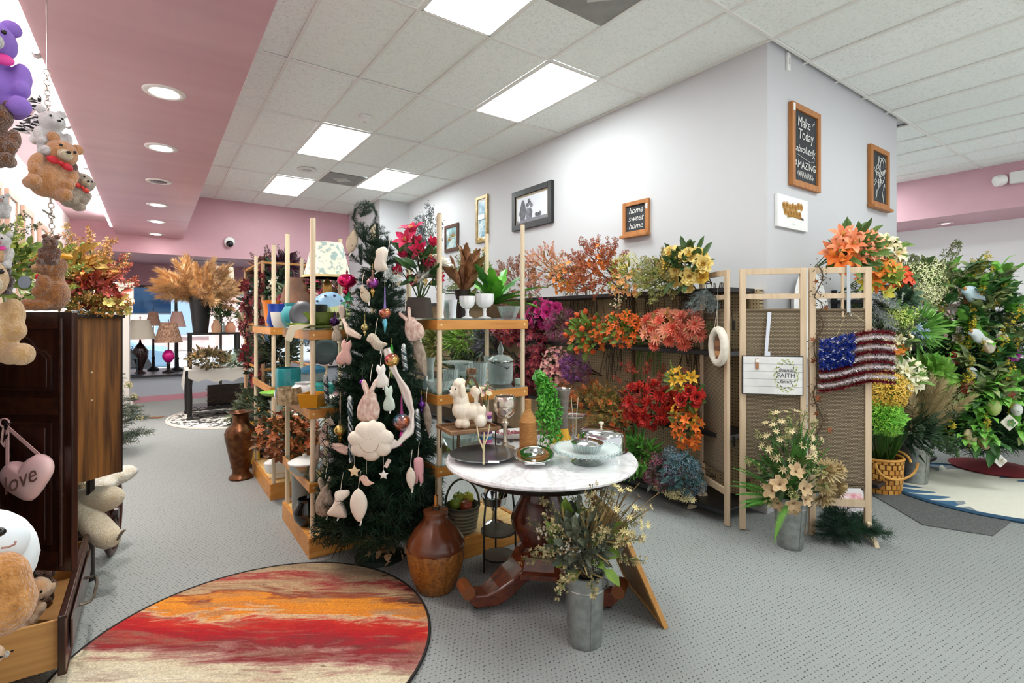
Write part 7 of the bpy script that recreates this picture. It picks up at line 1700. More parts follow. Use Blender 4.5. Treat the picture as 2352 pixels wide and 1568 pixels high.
# twisted silver tassels
TAS = mat('#AEB6B6', .25, .6)
def tassel(label, u, v0, v1):
	a = on_tree(u, v0, .05); b = on_tree(u + 4, v1, .05); t = thing('silver_tassel', label, 'tassel', a, 'silver tassels on the fir tree')
	L = (b - a).length; pts = [[], [], []]
	for k in range(22):
		p = a.lerp(b, k / 21)
		for q in range(3): pts[q].append(p + RGT * .011 * math.cos(k * .9 + q * 2.1) + FWD * .011 * math.sin(k * .9 + q * 2.1))
	for q in range(3): MB().tube(pts[q], .0065, 5).build('strand', TAS if q else mat('#3A4A4E', .3, .5), t, smooth=True)
	MB().ell(a + UP * .01, (.014, .014, .02), 10, 8).build('cap', mat('#C9CDCB', .3, .6), t, smooth=True)
tassel('silver twisted tassel beside the smiling cloud', 804, 920, 1062)
tassel('silver and grey twisted tassel on the tree edge', 927, 800, 850)
tassel('silver twisted tassel by the satin sash', 958, 950, 1010)
tassel('blue-silver twisted tassel on the aisle side', 748, 870, 925)
# flower sprig wired near the top and fallen leaves at the foot
pot_bunch('white frosted flower pick on the upper tree', on_tree(905, 640, .03), (.06, .05, .05), [(F('mum', '#E9EDEA', '#C9D0CC'), 4, .03), (F('blossom', '#E9E2D0', '#C9B090'), 4, .02)], [('#8A9A8E', '#B9C4BC', 24, .04, .01)], stem=('#6A6A5A', 4, .002))
pot_bunch('green leaf spray of the pink glass flower', on_tree(797, 690, .03), (.025, .025, .04), [(F('blossom', '#2EA86A', '#1E8A5A'), 5, .02)], [('#2E8A4A', '#4AB06A', 10, .04, .015)], stem=('#2E6A3A', 3, .002))
t = thing('fallen_leaf_pick', 'dry beige leaf spray lying at the tree foot', 'leaf spray', PZ(880, 1290, .01))
for k in range(22):
	p = PZ(rnd.uniform(855, 935), rnd.uniform(1262, 1300), .02) + UP * rnd.uniform(0, .08); MB().leaf(p, rv(1, rnd) + UP * .3, UP + rv(.5, rnd), rnd.uniform(.06, .11), .05, 0, .4).build('dry_leaf', mat('#A87A54', .8, c2='#C9A884', scale=14), t)
# ------------------------------------------------------------------ dark armoire with open door and pulled-out drawer
DKW = wood('#24100A', '#3E1E12', 'z', .3, coat=.3); DKX = wood('#2A140C', '#452416', 'x', .3); LTW = wood('#B08048', '#C9985A', 'x', .5)
t = thing('armoire', 'dark carved wooden armoire with an open door and pulled-out drawer', 'armoire', (-.84, 3.1, 0))
MB().span((-1.02, 2.55, .02), (-.66, 3.62, .36)).build('base', DKW, t)
MB().span((-1.02, 2.55, .36), (-1.0, 3.62, 1.5)).build('back_panel', DKW, t)
for y in (2.55, 3.59): MB().span((-1.02, y, .36), (-.66, y + .03, 1.5)).build('side_panel', DKW, t)
MB().span((-1.02, 2.52, 1.5), (-.64, 3.65, 1.53)).build('top', DKW, t, bevel=.004)
MB().span((-1.0, 2.58, .92), (-.7, 3.59, .945)).build('shelf', DKW, t)
# door leaf: hinge (-.65,3.4) to free edge (-.29,3.1)
H = Vector((-.66, 3.41, 0)); E_ = Vector((-.285, 3.10, 0)); dd = (E_ - H); DL = dd.length; dd.normalize(); nn = Vector((dd.y, -dd.x, 0)); nn = nn if nn.dot(-H) > 0 else -nn
M = Matrix((dd, UP, nn)).transposed(); M = Matrix((dd, Vector((0, 0, 1)), dd.cross(Vector((0, 0, 1))))).transposed()
nn = dd.cross(UP)
dr = thing('door', None, None); COL.objects.unlink(dr); bpy.data.objects.remove(dr)
def D(x, z, o=0): return H + dd * x + UP * z + nn * o
leaf = MB(); leaf.box(D(DL / 2, .93), (DL, 1.2, .022), rot=M); door = leaf.build('door', DKW, t, bevel=.003)
def slab(x0, x1, z0, z1, o, th, m, name, bv=.004):
	MB().box(D((x0 + x1) / 2, (z0 + z1) / 2, o), (x1 - x0, z1 - z0, th), rot=M).build(name, m, door, bevel=bv)
for (x0, x1) in ((0, .07), (DL - .07, DL)): slab(x0, x1, .33, 1.53, .014, .012, DKW, 'stile')
for (z0, z1) in ((1.45, 1.53), (1.05, 1.13), (.33, .42)): slab(.07, DL - .07, z0, z1, .014, .012, DKX, 'rail')
ar = [(.1, 1.16), (DL - .1, 1.16), (DL - .1, 1.32), (DL - .13, 1.35), (DL - .17, 1.36), (DL * .5 + .03, 1.41), (DL * .5, 1.42), (DL * .5 - .03, 1.41), (.17, 1.36), (.13, 1.35), (.1, 1.32)]
mb = MB(); mb.prism([(x, z) for x, z in ar], .014, M, H + nn * .01); mb.build('arched_panel', DKW, door, bevel=.006)
mb = MB(); mb.prism([(x * .86 + DL * .07, 1.16 + (z - 1.16) * .84 + .02) for x, z in ar], .008, M, H + nn * .02); mb.build('raised_field', DKW, door, bevel=.005)
slab(.1, DL - .1, .45, 1.02, .016, .014, DKW, 'lower_panel', .008)
slab(.125, DL - .125, .475, .995, .026, .01, DKW, 'raised_field', .006)
mb = MB(); mb.tube([D(DL - .05 - .0, 1.5, .024), D(DL - .05, .36, .024)], .008, 8); mb.build('edge_bead', DKX, door)
hx = .2
mb = MB(); mb.tube([D(hx + .006 * math.cos(k * .9), 1.02 - k * .0075, .05 + .006 * math.sin(k * .9)) for k in range(36)], .007, 6); mb.build('rope_handle', mat('#3A342C', .35, .8), door, smooth=True)
for z in (1.02, .75): inst('handle_rosette', flower('blossom', '#3A342C', '#2A241E', '#4A443A'), door, D(hx, z, .04), M, .022)
# curved carved apron bracket
mb = MB(); mb.tube([D(.12, .72 - .0, .03), D(.14, .6, .036), D(.2, .52, .036), D(.3, .49, .03)], .012, 6); mb.build('carved_bracket', DKX, door, smooth=True)
# pulled-out drawer
dw = MB().span((-.30, 2.66, .09), (-.275, 3.6, .325)).build('drawer', DKW, t, bevel=.004)
MB().span((-.272, 2.74, .15), (-.262, 3.52, .27)).build('raised_field', DKW, dw, bevel=.006)
for z in (.098, .318): MB().tube([(-.277, 2.66, z), (-.277, 3.6, z)], .006, 6).build('edge_bead', DKX, dw)
MB().span((-.95, 2.69, .11), (-.3, 2.705, .30)).build('drawer_side', LTW, dw); MB().span((-.95, 3.555, .11), (-.3, 3.57, .30)).build('drawer_side', LTW, dw)
MB().span((-.95, 2.705, .11), (-.3, 3.555, .122)).build('drawer_bottom', LTW, dw)
hb = MB(); hb.tube([(-.262, 2.98, .215), (-.225, 2.985, .215), (-.215, 3.05, .21), (-.215, 3.2, .21), (-.225, 3.265, .215), (-.262, 3.27, .215)], .007, 6); hb.build('rope_handle', mat('#6A6256', .3, .85), dw)
# oak cupboard beyond the door
t = thing('oak_cupboard', 'narrow oak-veneer cupboard carrying autumn flowers', 'cupboard', (-.45, 3.95, 0))
pd = Vector((.82, .64, 0)).normalized(); pn = Vector((.64, -.82, 0)).normalized()
P1 = Vector((-.143, 3.75, 0)); P0 = P1 - pd * .46
M = Matrix((pd, UP, pn)).transposed()
cb = (P0 + P1) / 2 - pn * .27
OV = mat('#4A2A0E', .5, 0, '#8C5C28', 22, .1, 40, stretch=(1.4, 1.4, .09), detail=8, lo=.36, hi=.6)
MB().box((P0 + P1) / 2 - pn * .008 + UP * 1.06, (.46, .915, .016), rot=M).build('side_panel', OV, t, bevel=.002)
MB().box(cb - pn * .0 + UP * 1.06, (.44, .9, .5), rot=M).build('carcass', mat('#1A100A', .5), t)
MB().box(cb + UP * 1.512, (.48, .02, .58), rot=M).build('top', mat('#20130C', .4), t, bevel=.003)
MB().box(P1 + UP * 1.06 - pn * .02, (.018, .92, .04), rot=M).build('edge_post', mat('#1E120C', .4), t)
for (a, b) in ((.36, .44), (.36, .1), (.05, .44), (.05, .1)): MB().tube([P0 + pd * a - pn * b, P0 + pd * a - pn * b + UP * .61], .02, 8).build('leg', mat('#1A100A', .5), t)
for z in (1.2, 1.045): MB().lathe([(0, .003), (.004, .002), (.006, 0)], 8, P0 + pd * .3 + UP * z + pn * .001, M).build('screw_cap', mat('#C9B49A', .5), t)
# wooden wagon wheel cart holding plush toys below
c = PZ(262, 1248, 0) + Vector((-.05, .1, 0))
t = thing('wooden_cart', 'dark wooden spoked-wheel cart loaded with plush toys', 'cart', (-.3, 4.0, 0))
WC = Vector((-.20, 4.16, .24)); WM = Matrix((Vector((.1, .99, 0)).normalized(), UP, Vector((.99, -.1, 0)).normalized())).transposed()
MB().tube([WC + WM @ Vector((.235 * math.cos(a * PI / 18), .235 * math.sin(a * PI / 18), 0)) for a in range(36)], .018, 8, closed=True).build('wheel_rim', mat('#3A160E', .35), t, smooth=True)
for k in range(8): MB().tube([WC, WC + WM @ Vector((.23 * math.cos(k * PI / 4), .23 * math.sin(k * PI / 4), 0))], .01, 6).build('spoke', mat('#3A160E', .35), t)
MB().lathe([(0, -.03), (.035, -.03), (.04, 0), (.035, .03), (0, .03)], 14, WC, WM).build('hub', mat('#2A100A', .35), t)
MB().span((-.75, 3.82, .2), (-.32, 4.5, .24)).build('cart_bed', mat('#2A120C', .5), t)
for (x, y) in ((-.7, 3.85), (-.35, 3.85), (-.7, 4.45), (-.35, 4.45)): MB().tube([(x, y, 0), (x, y, .2)], .02, 8).build('leg', mat('#2A120C', .5), t)
# ------------------------------------------------------------------ plush toys
def fur(c1, c2=None, sc=60): return mat(c1, .95, 0, c2 or shade(c1, .8), sc, .9, sc * 3.2, sheen=.6, detail=5)
TAN, BUFF, BROWN, WHT, CRM, GREYF = fur('#E0A268', '#C98848'), fur('#E8C089', '#D8A868'), fur('#7A4418', '#5A2E10'), fur('#EFEDEA', '#D9D6D2'), fur('#E9D9B8', '#D6C094'), fur('#C9CCD0', '#B0B4B8')
BLACKP = mat('#14110F', .2)
def plush(label, c, s, body, ear=None, muz=None, name='plush_toy', pose='sit', face=None, bow=None, extra=(), tilt=0.0, group=None, collar=None, belly=None):
	"""sitting toy at c (base centre), s = height; face = direction it looks (world)"""
	c = Vector(c); f = (Vector(face) if face is not None else -FWD); f.z = 0; f.normalize(); r = f.cross(UP) * -1
	Rt = Matrix.Rotation(tilt, 3, f)
	def Q(x, y, z): return c + Rt @ (r * x * s + f * y * s + UP * z * s)
	t = thing(name, label, 'plush toy', c, group)
	Mx = Rt @ Matrix((r, f, UP)).transposed()
	els = [(Q(0, 0, .27), (.2 * s, .18 * s, .25 * s), Mx), (Q(0, .03, .68), (.19 * s, .18 * s, .18 * s), Mx), (Q(0, .0, .48), (.13 * s, .12 * s, .13 * s), Mx)]
	for k in (-1, 1):
		els += [(Q(.16 * k, .14, .1), (.085 * s, .14 * s, .085 * s), Mx), (Q(.17 * k, .26, .1), (.085 * s, .09 * s, .09 * s), Mx), (Q(.2 * k, .08, .4), (.075 * s, .09 * s, .14 * s), Mx), (Q(.19 * k, .14, .28), (.07 * s, .08 * s, .08 * s), Mx)]
	blob(t, 'body', els, body, max(.006, s * .022))
	blob(t, 'muzzle', [(Q(0, .19, .63), (.09 * s, .08 * s, .075 * s), Mx)], muz or body, max(.005, s * .02))
	MB().ell(Q(0, .275, .655), (.028 * s, .02 * s, .02 * s), 8, 6).build('nose', BLACKP, t, smooth=True)
	for k in (-1, 1):
		MB().ell(Q(.08 * k, .185, .73), .02 * s, 8, 6).build('eye', BLACKP, t, smooth=True)
		e = {'floppy': ((.17, .02, .7), (.06, .05, .13)), 'round': ((.14, .0, .85), (.075, .045, .075)), 'long': ((.07, -.02, 1.0), (.05, .035, .17)), 'point': ((.13, 0, .86), (.045, .035, .09))}[ear or 'round']
		MB().ell(Q(e[0][0] * k, e[0][1], e[0][2]), tuple(q * s for q in e[1]), 10, 8, Mx).build('ear', muz if ear == 'inner' else body, t, smooth=True)
	if belly: MB().ell(Q(0, .1, .28), (.13 * s, .1 * s, .18 * s), 12, 9, Mx).build('belly_patch', belly, t, smooth=True)
	if bow:
		for k in (-1, 1): MB().ell(Q(.08 * k, .17, .5), (.07 * s, .03 * s, .05 * s), 10, 7, Mx).build('bow_loop', bow, t, smooth=True)
		MB().ell(Q(0, .19, .5), .03 * s, 8, 6).build('bow_knot', bow, t, smooth=True)
	return t, Q, Mx
def tagcard(t, p, w=.03, h=.045, c='#EDEBE6', M=None): MB().box(p, (w, h, .002), rot=M or face_mat(-FWD + RGT * .3)).build('paper_tag', mat(c, .6), t)
REDB, PINKB, BLUEB, YELB = mat('#C8202E', .6), mat('#E0409A', .5), mat('#4A6A9A', .5), mat('#D9961E', .6)
# chain with toys
ch = PD(107, 165, 2.0); CHY = 2.75
t = thing('display_chain', 'silver display chain with toys clipped along it', 'chain', PY(107, 150, CHY)); MC = mat('#C9C2B8', .2, .95)
top = PY(107, 160, CHY); bot = PY(120, 560, CHY); nlk = 34
link = MB().tube([(.009 * math.cos(a), 0, .0165 * math.sin(a)) for a in [k * PI / 6 for k in range(12)]], .0026, 5, closed=True).mesh('chain_link', MC, True)
for k in range(nlk): inst('chain_link', link, t, top.lerp(bot, (k + .5) / nlk), Matrix.Rotation(PI / 2 * (k % 2) + .4, 3, 'Z'), (1, 1, (top - bot).length / nlk / .028))
MB().tube([top + UP * (2.87 - top.z) , top], .002, 5).build('hanger_wire', MC, t)
o = MB().bar(PY(97, 482, CHY - .03), PY(127, 500, CHY - .03), .03, .006).build('clip', mat('#9A9890', .3, .8), t, bevel=.003)
GC = 'plush toys on the chain display'
def hang(u, v, y): return PY(u, v, y)
plush('orange teddy with red heart hanging low on the chain', hang(88, 452, 2.66), .29, TAN, 'round', CRM, face=RGT * .9 - FWD * .5, bow=REDB, tilt=-.35, group=GC)
plush('white fluffy bear cub above the orange teddy', hang(118, 370, 2.72), .23, WHT, 'round', face=RGT * .8 - FWD * .4, group=GC)
plush('black and white striped zebra toy at the chain top', hang(82, 312, 2.8), .17, mat('#F0F0F0', .9, c2='#1A1A1A', scale=22, stretch=(1, 1, 5), lo=.48, hi=.52), 'point', WHT, face=-RGT * .3 - FWD, bow=REDB, group=GC)
plush('small white dalmatian toy with grey spots on the chain', hang(104, 340, 2.82), .17, mat('#EDEDED', .9, c2='#3A3A3A', scale=20, lo=.62, hi=.66), 'floppy', WHT, face=RGT * .6 - FWD, group=GC)
plush('brown moose toy with soft antlers on the chain', hang(143, 420, 2.84), .18, fur('#6E4424'), 'point', fur('#8A5A34'), face=RGT - FWD * .4, bow=REDB, group=GC)
plush('light grey dog toy with red ribbon below the moose', hang(146, 475, 2.8), .2, fur('#CDB8A0'), 'floppy', CRM, face=RGT - FWD * .5, bow=mat('#D9362A', .5), tilt=-.5, group=GC)
plush('small tan puppy toy in the middle of the chain', hang(132, 440, 2.86), .17, BUFF, 'floppy', face=RGT - FWD * .3, group=GC)
t, Q, Mx = plush('golden-brown puppy with yellow scarf sitting on the armoire', PY(126, 716, 3.0) , .3, fur('#B5722A', '#8E5218'), 'floppy', fur('#D9A45E'), face=-RGT * .9 - FWD * .5, bow=REDB, group='plush toys on the armoire')
MB().tube([Q(.17 * math.cos(a * PI / 8), .17 * math.sin(a * PI / 8), .82) for a in range(16)], .012, 6, closed=True).build('scarf', YELB, t)
MB().lathe([(0, 0), (.028, 0), (.028, .004), (0, .004)], 16, Q(.1, .3, .42), face_mat(-FWD)).build('round_tag', mat('#7E8A94', .35, .6), t)
plush('dark brown monkey toy on the chain end', PY(117, 612, CHY - .02), .14, BROWN, 'round', fur('#9A6A40'), face=RGT * .4 - FWD, group=GC)
t = thing('display_chain', 'second silver chain holding the purple, brown and tan plush toys', 'chain', PY(-30, 120, 2.36))
top = PY(-30, 90, 2.36); bot = PY(-30, 800, 2.36)
for k in range(60): inst('chain_link', link, t, top.lerp(bot, (k + .5) / 60), Matrix.Rotation(PI / 2 * (k % 2) + .4, 3, 'Z'), (1, 1, (top - bot).length / 60 / .028))
MB().tube([top + UP * max(.01, 3.04 - top.z), top], .002, 5).build('hanger_wire', MC, t)
t, Q, Mx = plush('purple dinosaur-like plush with pink ribbon high up', PY(-26, 275, 2.25), .36, mat('#8A6AC0', .85, bump=.2, bscale=160), 'round', WHT, face=RGT * .7 - FWD * .6, bow=PINKB, group=GC)
plush('large dark brown plush bear below the purple one', PY(-12, 390, 2.2), .24, fur('#8A5218', '#5E340E'), 'round', face=RGT * .6 - FWD, group=GC)
plush('big tan bear plush hanging before the armoire', PY(-62, 845, 2.3), .42, BUFF, 'round', CRM, face=RGT * .8 - FWD * .3, group=GC)
plush('small white plush bear with pink nose beside chain', PY(4, 620, 2.35), .14, WHT, 'round', fur('#E88A9A'), face=RGT * .4 - FWD, bow=PINKB, group=GC)
plush('tiny brown and white plush puppy under the pink nose bear', PY(8, 680, 2.42), .13, fur('#4A3020'), 'round', WHT, face=RGT * .4 - FWD, group=GC)
plush('little white plush mouse at the shelf edge', PY(5, 505, 2.4), .1, WHT, 'round', fur('#C98A7A'), face=RGT * .6 - FWD, group=GC)
# big plush in front of drawer
c = PD(-170, 1380, 1.5)
t = thing('giant_plush', 'giant plush with white face and tan floppy ear by the drawer', 'plush toy', Vector((c.x, c.y, 0)))
TF = fur('#D99A56', '#B87A38', 30)
blob(t, 'body', [(Vector((c.x, c.y, .2)), (.18, .17, .2)), (Vector((c.x - .02, c.y, .4)), (.15, .14, .16))], TF, .014)
blob(t, 'head', [(PD(-75, 1295, 1.62), (.175, .165, .17)), (PD(-25, 1250, 1.575), (.098, .083, .083))], mat('#E2EAEE', .8), .014)
blob(t, 'ear', [(PD(2, 1340, 1.49), (.071, .07, .092)), (PD(12, 1385, 1.49), (.074, .07, .092))], TF, .012)
MB().ell(PD(-2, 1222, 1.49), (.016, .014, .013), 10, 8).build('nose', BLACKP, t, smooth=True)
MB().tube([PD(u, v, 1.475) for u, v in ((36, 1242), (34, 1250), (20, 1256), (4, 1258))], .003, 5).build('stitched_smile', mat('#B58A80', .7), t)
# toys in drawer
plush('calico plush puppy lying in the open drawer', (-.46, 2.83, .13), .24, fur('#EFE6DA', '#C98A3A', 9), 'floppy', WHT, face=RGT * .6 + FWD * .2, tilt=.9, group='plush toys in the drawer')
plush('orange and white plush collie in the open drawer', (-.5, 3.1, .13), .27, fur('#C98232', '#F0DCC0', 7), 'floppy', CRM, face=RGT * .2 - FWD * .4, tilt=-.5, group='plush toys in the drawer')
plush('brown plush puppy deep in the open drawer', (-.42, 3.32, .13), .2, fur('#6E3A18'), 'floppy', fur('#A8703A'), face=RGT * .3 - FWD, group='plush toys in the drawer')
# long-legged plush rabbit in the cart
t = thing('lanky_plush', 'cream long-legged plush toy sprawling out of the cart', 'plush toy', (-.3, 3.95, .25))
def pt(u, v, y): return PY(u, v, y)
LK = fur('#F4E6C8', '#E6D0A4')
def limb(nm, pts, rs, m): 
	mb = MB(); mb.tube(pts, rs, 12); o = mb.build(nm, m, t, smooth=True); o.modifiers.new('s', 'SUBSURF').render_levels = 1
limb('leg', [pt(165, 1140, 3.9), pt(200, 1185, 3.75), pt(235, 1225, 3.62), pt(258, 1240, 3.56), pt(268, 1243, 3.54)], [.06, .068, .075, .065, .02], LK)
limb('leg', [pt(160, 1155, 4.0), pt(200, 1150, 3.85), pt(245, 1145, 3.75), pt(268, 1140, 3.7), pt(279, 1138, 3.68)], [.07, .085, .08, .06, .02], LK)
limb('arm', [pt(170, 1120, 4.1), pt(185, 1115, 4.0), pt(198, 1110, 3.95)], [.03, .03, .012], LK)
blob(t, 'body', [(Vector((-.45, 4.1, .4)), (.16, .15, .18)), (Vector((-.5, 4.2, .55)), (.12, .12, .1))], LK, .015)
limb('tail', [pt(268, 1243, 3.54), pt(282, 1217, 3.5), pt(290, 1217, 3.5)], [.008, .01, .004], fur('#8A7450'))
t2 = thing('white_plush', 'fluffy white plush paw resting on the cart wheel', 'plush toy', (-.2, 4.05, .5))
t = t2
blob(t2, 'body', [(pt(235, 1105, 4.1), (.1, .16, .06)), (pt(268, 1092, 4.1), (.09, .09, .055)), (pt(290, 1085, 4.12), (.06, .06, .05))], fur('#EFE9DC', '#D9CDB4', 30), .012)
MB().ell(pt(306, 1082, 4.12), (.03, .03, .025), 10, 8).build('paw', fur('#F4F0E8'), t2, smooth=True)
# heart pillow
A_, B_ = D(.0, 0), D(DL, 0); c = D(.19, .86, .09); c = PY(64, 1098, 3.12)
c = PD(64, 1098, depth(D(.2, .85, .085)))
M = Matrix((dd, UP, nn)).transposed() @ Matrix.Rotation(.18, 3, 'Z')
t = thing('heart_pillow', 'pink satin heart pillow reading love on the armoire handle', 'pillow', c)
sc = pxr(depth(c), 62)
hp = smooth_poly([(x * sc * 1.05, y * sc) for x, y in ((0, -.85), (.5, -.45), (.95, .1), (.95, .55), (.6, .82), (.2, .7), (0, .45), (-.2, .6), (-.6, .7), (-.98, .3), (-.85, -.2), (-.45, -.6))], 3)
puffy(t, 'cushion', hp, M, c, .04, mat('#E9B8B8', .45, c2='#F0CCC8', scale=5, sheen=.3))
text('love', t, c + M @ Vector((0, .0, .0425)), M @ Matrix.Rotation(.25, 3, 'Z'), sc * .85, mat('#7E5A50', .7), shear=.4)
hk = D(hx, 1.0, .05)
for (x, y) in ((-.75, .45), (.62, .75)):
	mb = MB(); mb.bar(c + M @ Vector((x * sc, y * sc, 0)), hk, .016, .003, up=nn); mb.build('ribbon', mat('#E9BDB8', .5), t)
mb = MB(); mb.tube([hk + dd * .02 * math.cos(a) * 1.2 - dd * .015 + UP * (.02 * math.sin(a) + .02) for a in [k * .6 for k in range(11)]], .004, 5); mb.tube([hk - dd * .02 + UP * .0, hk - dd * .03 - UP * .07, hk - dd * .015 - UP * .09, hk - dd * .01 - UP * .05], .005, 5); mb.build('ribbon_bow', mat('#E9BDB8', .5), t)
# flowers on the armoire and cupboard
GA = 'flower arrangements on the armoire and cupboard'
TOPZ = 1.53
pot_bunch('yellow-green leafy arrangement on the armoire', Vector((-.62, 3.3, 1.72)), (.26, .24, .17), [(F('spray', '#B5C25A', '#8A9A3A'), 16, .07), (F('thistle', '#C9CC6A', '#9AA040'), 8, .035)], [('#3E5A1E', '#7E963A', 230, .07, .03), ('#B0BC5A', '#8A9A40', 120, .05, .025)], base=Vector((-.7, 3.4, TOPZ)), group=GA)
pot_bunch('grey-green eucalyptus spray rising behind the toys', Vector((-.72, 3.55, 1.86)), (.16, .2, .13), [(F('spray', '#6A7A5A', '#4A5A3E'), 8, .08)], [('#4A5A40', '#7A8A6A', 130, .08, .02)], base=Vector((-.75, 3.55, TOPZ)), group=GA)
pot_bunch('orange lily and pod arrangement on the cupboard', PD(150, 615, 2.85), (.16, .16, .13), [(F('lily', '#E8762A', '#C8561A'), 7, .055), (F('pod', '#C85A3A', '#9A3A26'), 5, .025), (F('pod', '#6A8A3A', '#4A6A2A'), 5, .022, (0, 0, .07), .7)], [('#A88A3A', '#C9A85A', 70, .09, .045), ('#6A6A2E', '#8A8A4A', 60, .07, .03)], base=PD(160, 700, 2.95), group=GA)
pot_bunch('dry wheat and golden leaf arrangement on the cupboard', PD(195, 630, 2.95), (.14, .16, .13), [(F('spray', '#C9964A', '#A8703A'), 14, .075), (F('spray', '#D9B47A', '#B58A4A'), 8, .08)], [('#B5843A', '#D0A050', 90, .09, .03)], base=PD(200, 712, 3.0), group=GA)
pot_bunch('crimson maple leaf arrangement at the cupboard end', PD(222, 665, 2.95), (.14, .16, .12), [(F('poinsettia', '#B03A2A', '#8A2A22'), 18, .04), (F('spray', '#C25A3A', '#9A3A2E'), 10, .06)], [('#8E3226', '#B5523A', 120, .06, .04)], base=PD(225, 716, 3.0), group=GA)
pot_bunch('low orange and olive berry garland on the cupboard front', PD(215, 702, 2.85), (.17, .12, .05), [(F('berries', '#D98A34', '#A8742A'), 14, .04), (F('blossom', '#C9B05A', '#8A8A3A'), 8, .03)], [('#6A6A2E', '#A8843A', 90, .05, .025)], base=PD(215, 718, 2.9), group=GA)
# ------------------------------------------------------------------ window display at the far end
SILL = .475
def wl(u, y=11.75): p = PY(u, 800, y); return Vector((p.x, p.y, SILL))
def wlamp(label, u, y, h, r1, r2, sh_h, bm, sm, body):
	c = wl(u, y); zb = h - sh_h
	t = lathe_thing('window_lamp', label, 'lamp', c, [('base', bm, [(r_ * 1.0, z * zb) for r_, z in body] + [(0, zb)]), ('shade', sm, [(r1, zb), (r2, h), (r2 - .006, h), (r1 - .006, zb)]), ('finial', mat('#3A322A', .4), [(.008, h - .01), (.006, h + .03), (.014, h + .05), (0, h + .06)])], 24, 'lamps on the window sill')
	return t
URN = [(.09, 0), (.09, .04), (.04, .1), (.05, .18), (.12, .45), (.13, .65), (.07, .8), (.02, .9), (.015, .98)]
STK = [(.1, 0), (.1, .04), (.03, .1), (.025, .25), (.035, .28), (.022, .32), (.018, .7), (.03, .73), (.012, .76), (.012, 1)]
wlamp('big dark urn lamp with pale bell shade on the window sill', 322, 11.7, 1.0, .25, .14, .36, mat('#2A1A18', .15), mat('#BDB6A6', .8), URN)
wlamp('thin black candlestick lamp with small shade in the window', 352, 12.25, 1.16, .13, .07, .28, mat('#1A1614', .4), mat('#C9A48C', .8, c2='#B58E78', scale=20), STK)
t = wlamp('black lamp with pleated floral shade and magenta globe', 387, 11.6, .95, .23, .13, .38, mat('#1E1614', .4), mat('#C9A88A', .85, c2='#8A5A4A', scale=34), STK)
c = wl(387, 11.6); MB().lathe([(0, .18), (.05, .2), (.1, .28), (.1, .34), (.06, .42), (0, .43)], 16, c).build('magenta_globe', mat('#E01E8A', .2), t, smooth=True)
wlamp('candlestick lamp with pinkish shade beside the black table', 407, 11.9, 1.16, .15, .08, .3, mat('#1A1614', .4), mat('#D6B0A4', .8), STK)
c = wl(300, 11.4)
t = thing('lantern', 'dark blue-grey metal lantern on the window sill', 'lantern', c); LM = mat('#2E3E48', .5, .3)
for sx in (-1, 1):
	for sy in (-1, 1): MB().span((c.x + sx * .09 - .01, c.y + sy * .09 - .01, SILL), (c.x + sx * .09 + .01, c.y + sy * .09 + .01, SILL + .3)).build('corner_post', LM, t)
for z in (0, .14, .29): MB().box(c + UP * (z + .01), (.21, .21, .02)).build('frame_band', LM, t)
MB().lathe([(.15, .3), (.12, .33), (.04, .4), (.03, .46), (0, .47)], 4, c, Matrix.Rotation(PI / 4, 3, 'Z')).build('roof', LM, t)
MB().tube([c + UP * .47 + Vector((.03 * math.cos(a), 0, .03 + .03 * math.sin(a))) for a in [k * PI / 5 for k in range(10)]], .005, 5, closed=True).build('ring', LM, t)
# white boxes with lids in the corner beyond the cupboard
for k, (u, v, y, w, h, lab) in enumerate(((262, 668, 9.3, .45, .22, 'upper cream storage box stacked near the window'), (255, 703, 9.2, .5, .18, 'lower cream storage box stacked near the window'))):
	c = PY(u, v, y); t = thing('storage_box', lab, 'box', Vector((c.x, c.y, c.z - h / 2)), 'cream boxes near the window')
	MB().box(c, (w, .3, h)).build('carton', mat('#D6CCBC', .7), t); MB().box(c + UP * (h / 2 - .02), (w + .03, .33, .06)).build('lid', mat('#DDD4C6', .7), t)
c = PY(258, 690, 9.3)
t = thing('tall_cabinet', 'plain white tall cupboard carrying cream boxes', 'cupboard', (c.x, 9.3, 0))
MB().span((c.x - .3, 9.05, 0), (c.x + .2, 9.55, c.z - .1)).build('carcass', mat('#C9C2B8', .6), t); MB().span((c.x - .3, 9.03, .05), (c.x + .2, 9.05, c.z - .12)).build('door', mat('#D6D0C8', .6), t)
# second small fir at cupboard edge (only tips show)
c = Vector((-.33, 7.2, 0)); t = thing('small_fir', 'small fir tree with pale berries beyond the cupboard', 'tree', c)
MB().tube([c, c + UP * 1.0], .02, 6).build('trunk', mat('#2A2218', .8), t)
fb2 = fir_branch(61, ['#2E4034', '#46584A', '#6A6E58'], 6, .16, 10)
for k in range(60):
	z = rnd.uniform(.05, .95); a = rnd.uniform(0, 6.28); inst('branch', fb2, t, c + UP * z, frame_from((math.cos(a), math.sin(a), .1)), .42 * (1.1 - z))
for k in range(14):
	a = rnd.uniform(0, 6.28); z = rnd.uniform(.2, .8); inst('berry', flower('berries', '#D9CFA8', '#B5A878'), t, c + Vector((math.cos(a), math.sin(a), 0)) * .35 * (1.1 - z) + UP * z, None, .07)
c = PZ(350, 960, .01); t = thing('grass_sprig', 'dry brown feather sprig lying on the carpet', 'sprig', c)
for k in range(9): mb = MB(); mb.blade(c + RGT * (-.1 + .02 * k), RGT + FWD * rnd.uniform(-.5, .5) + UP * .15, .16, .02); mb.build('blade', mat('#8A5A3A', .8), t)
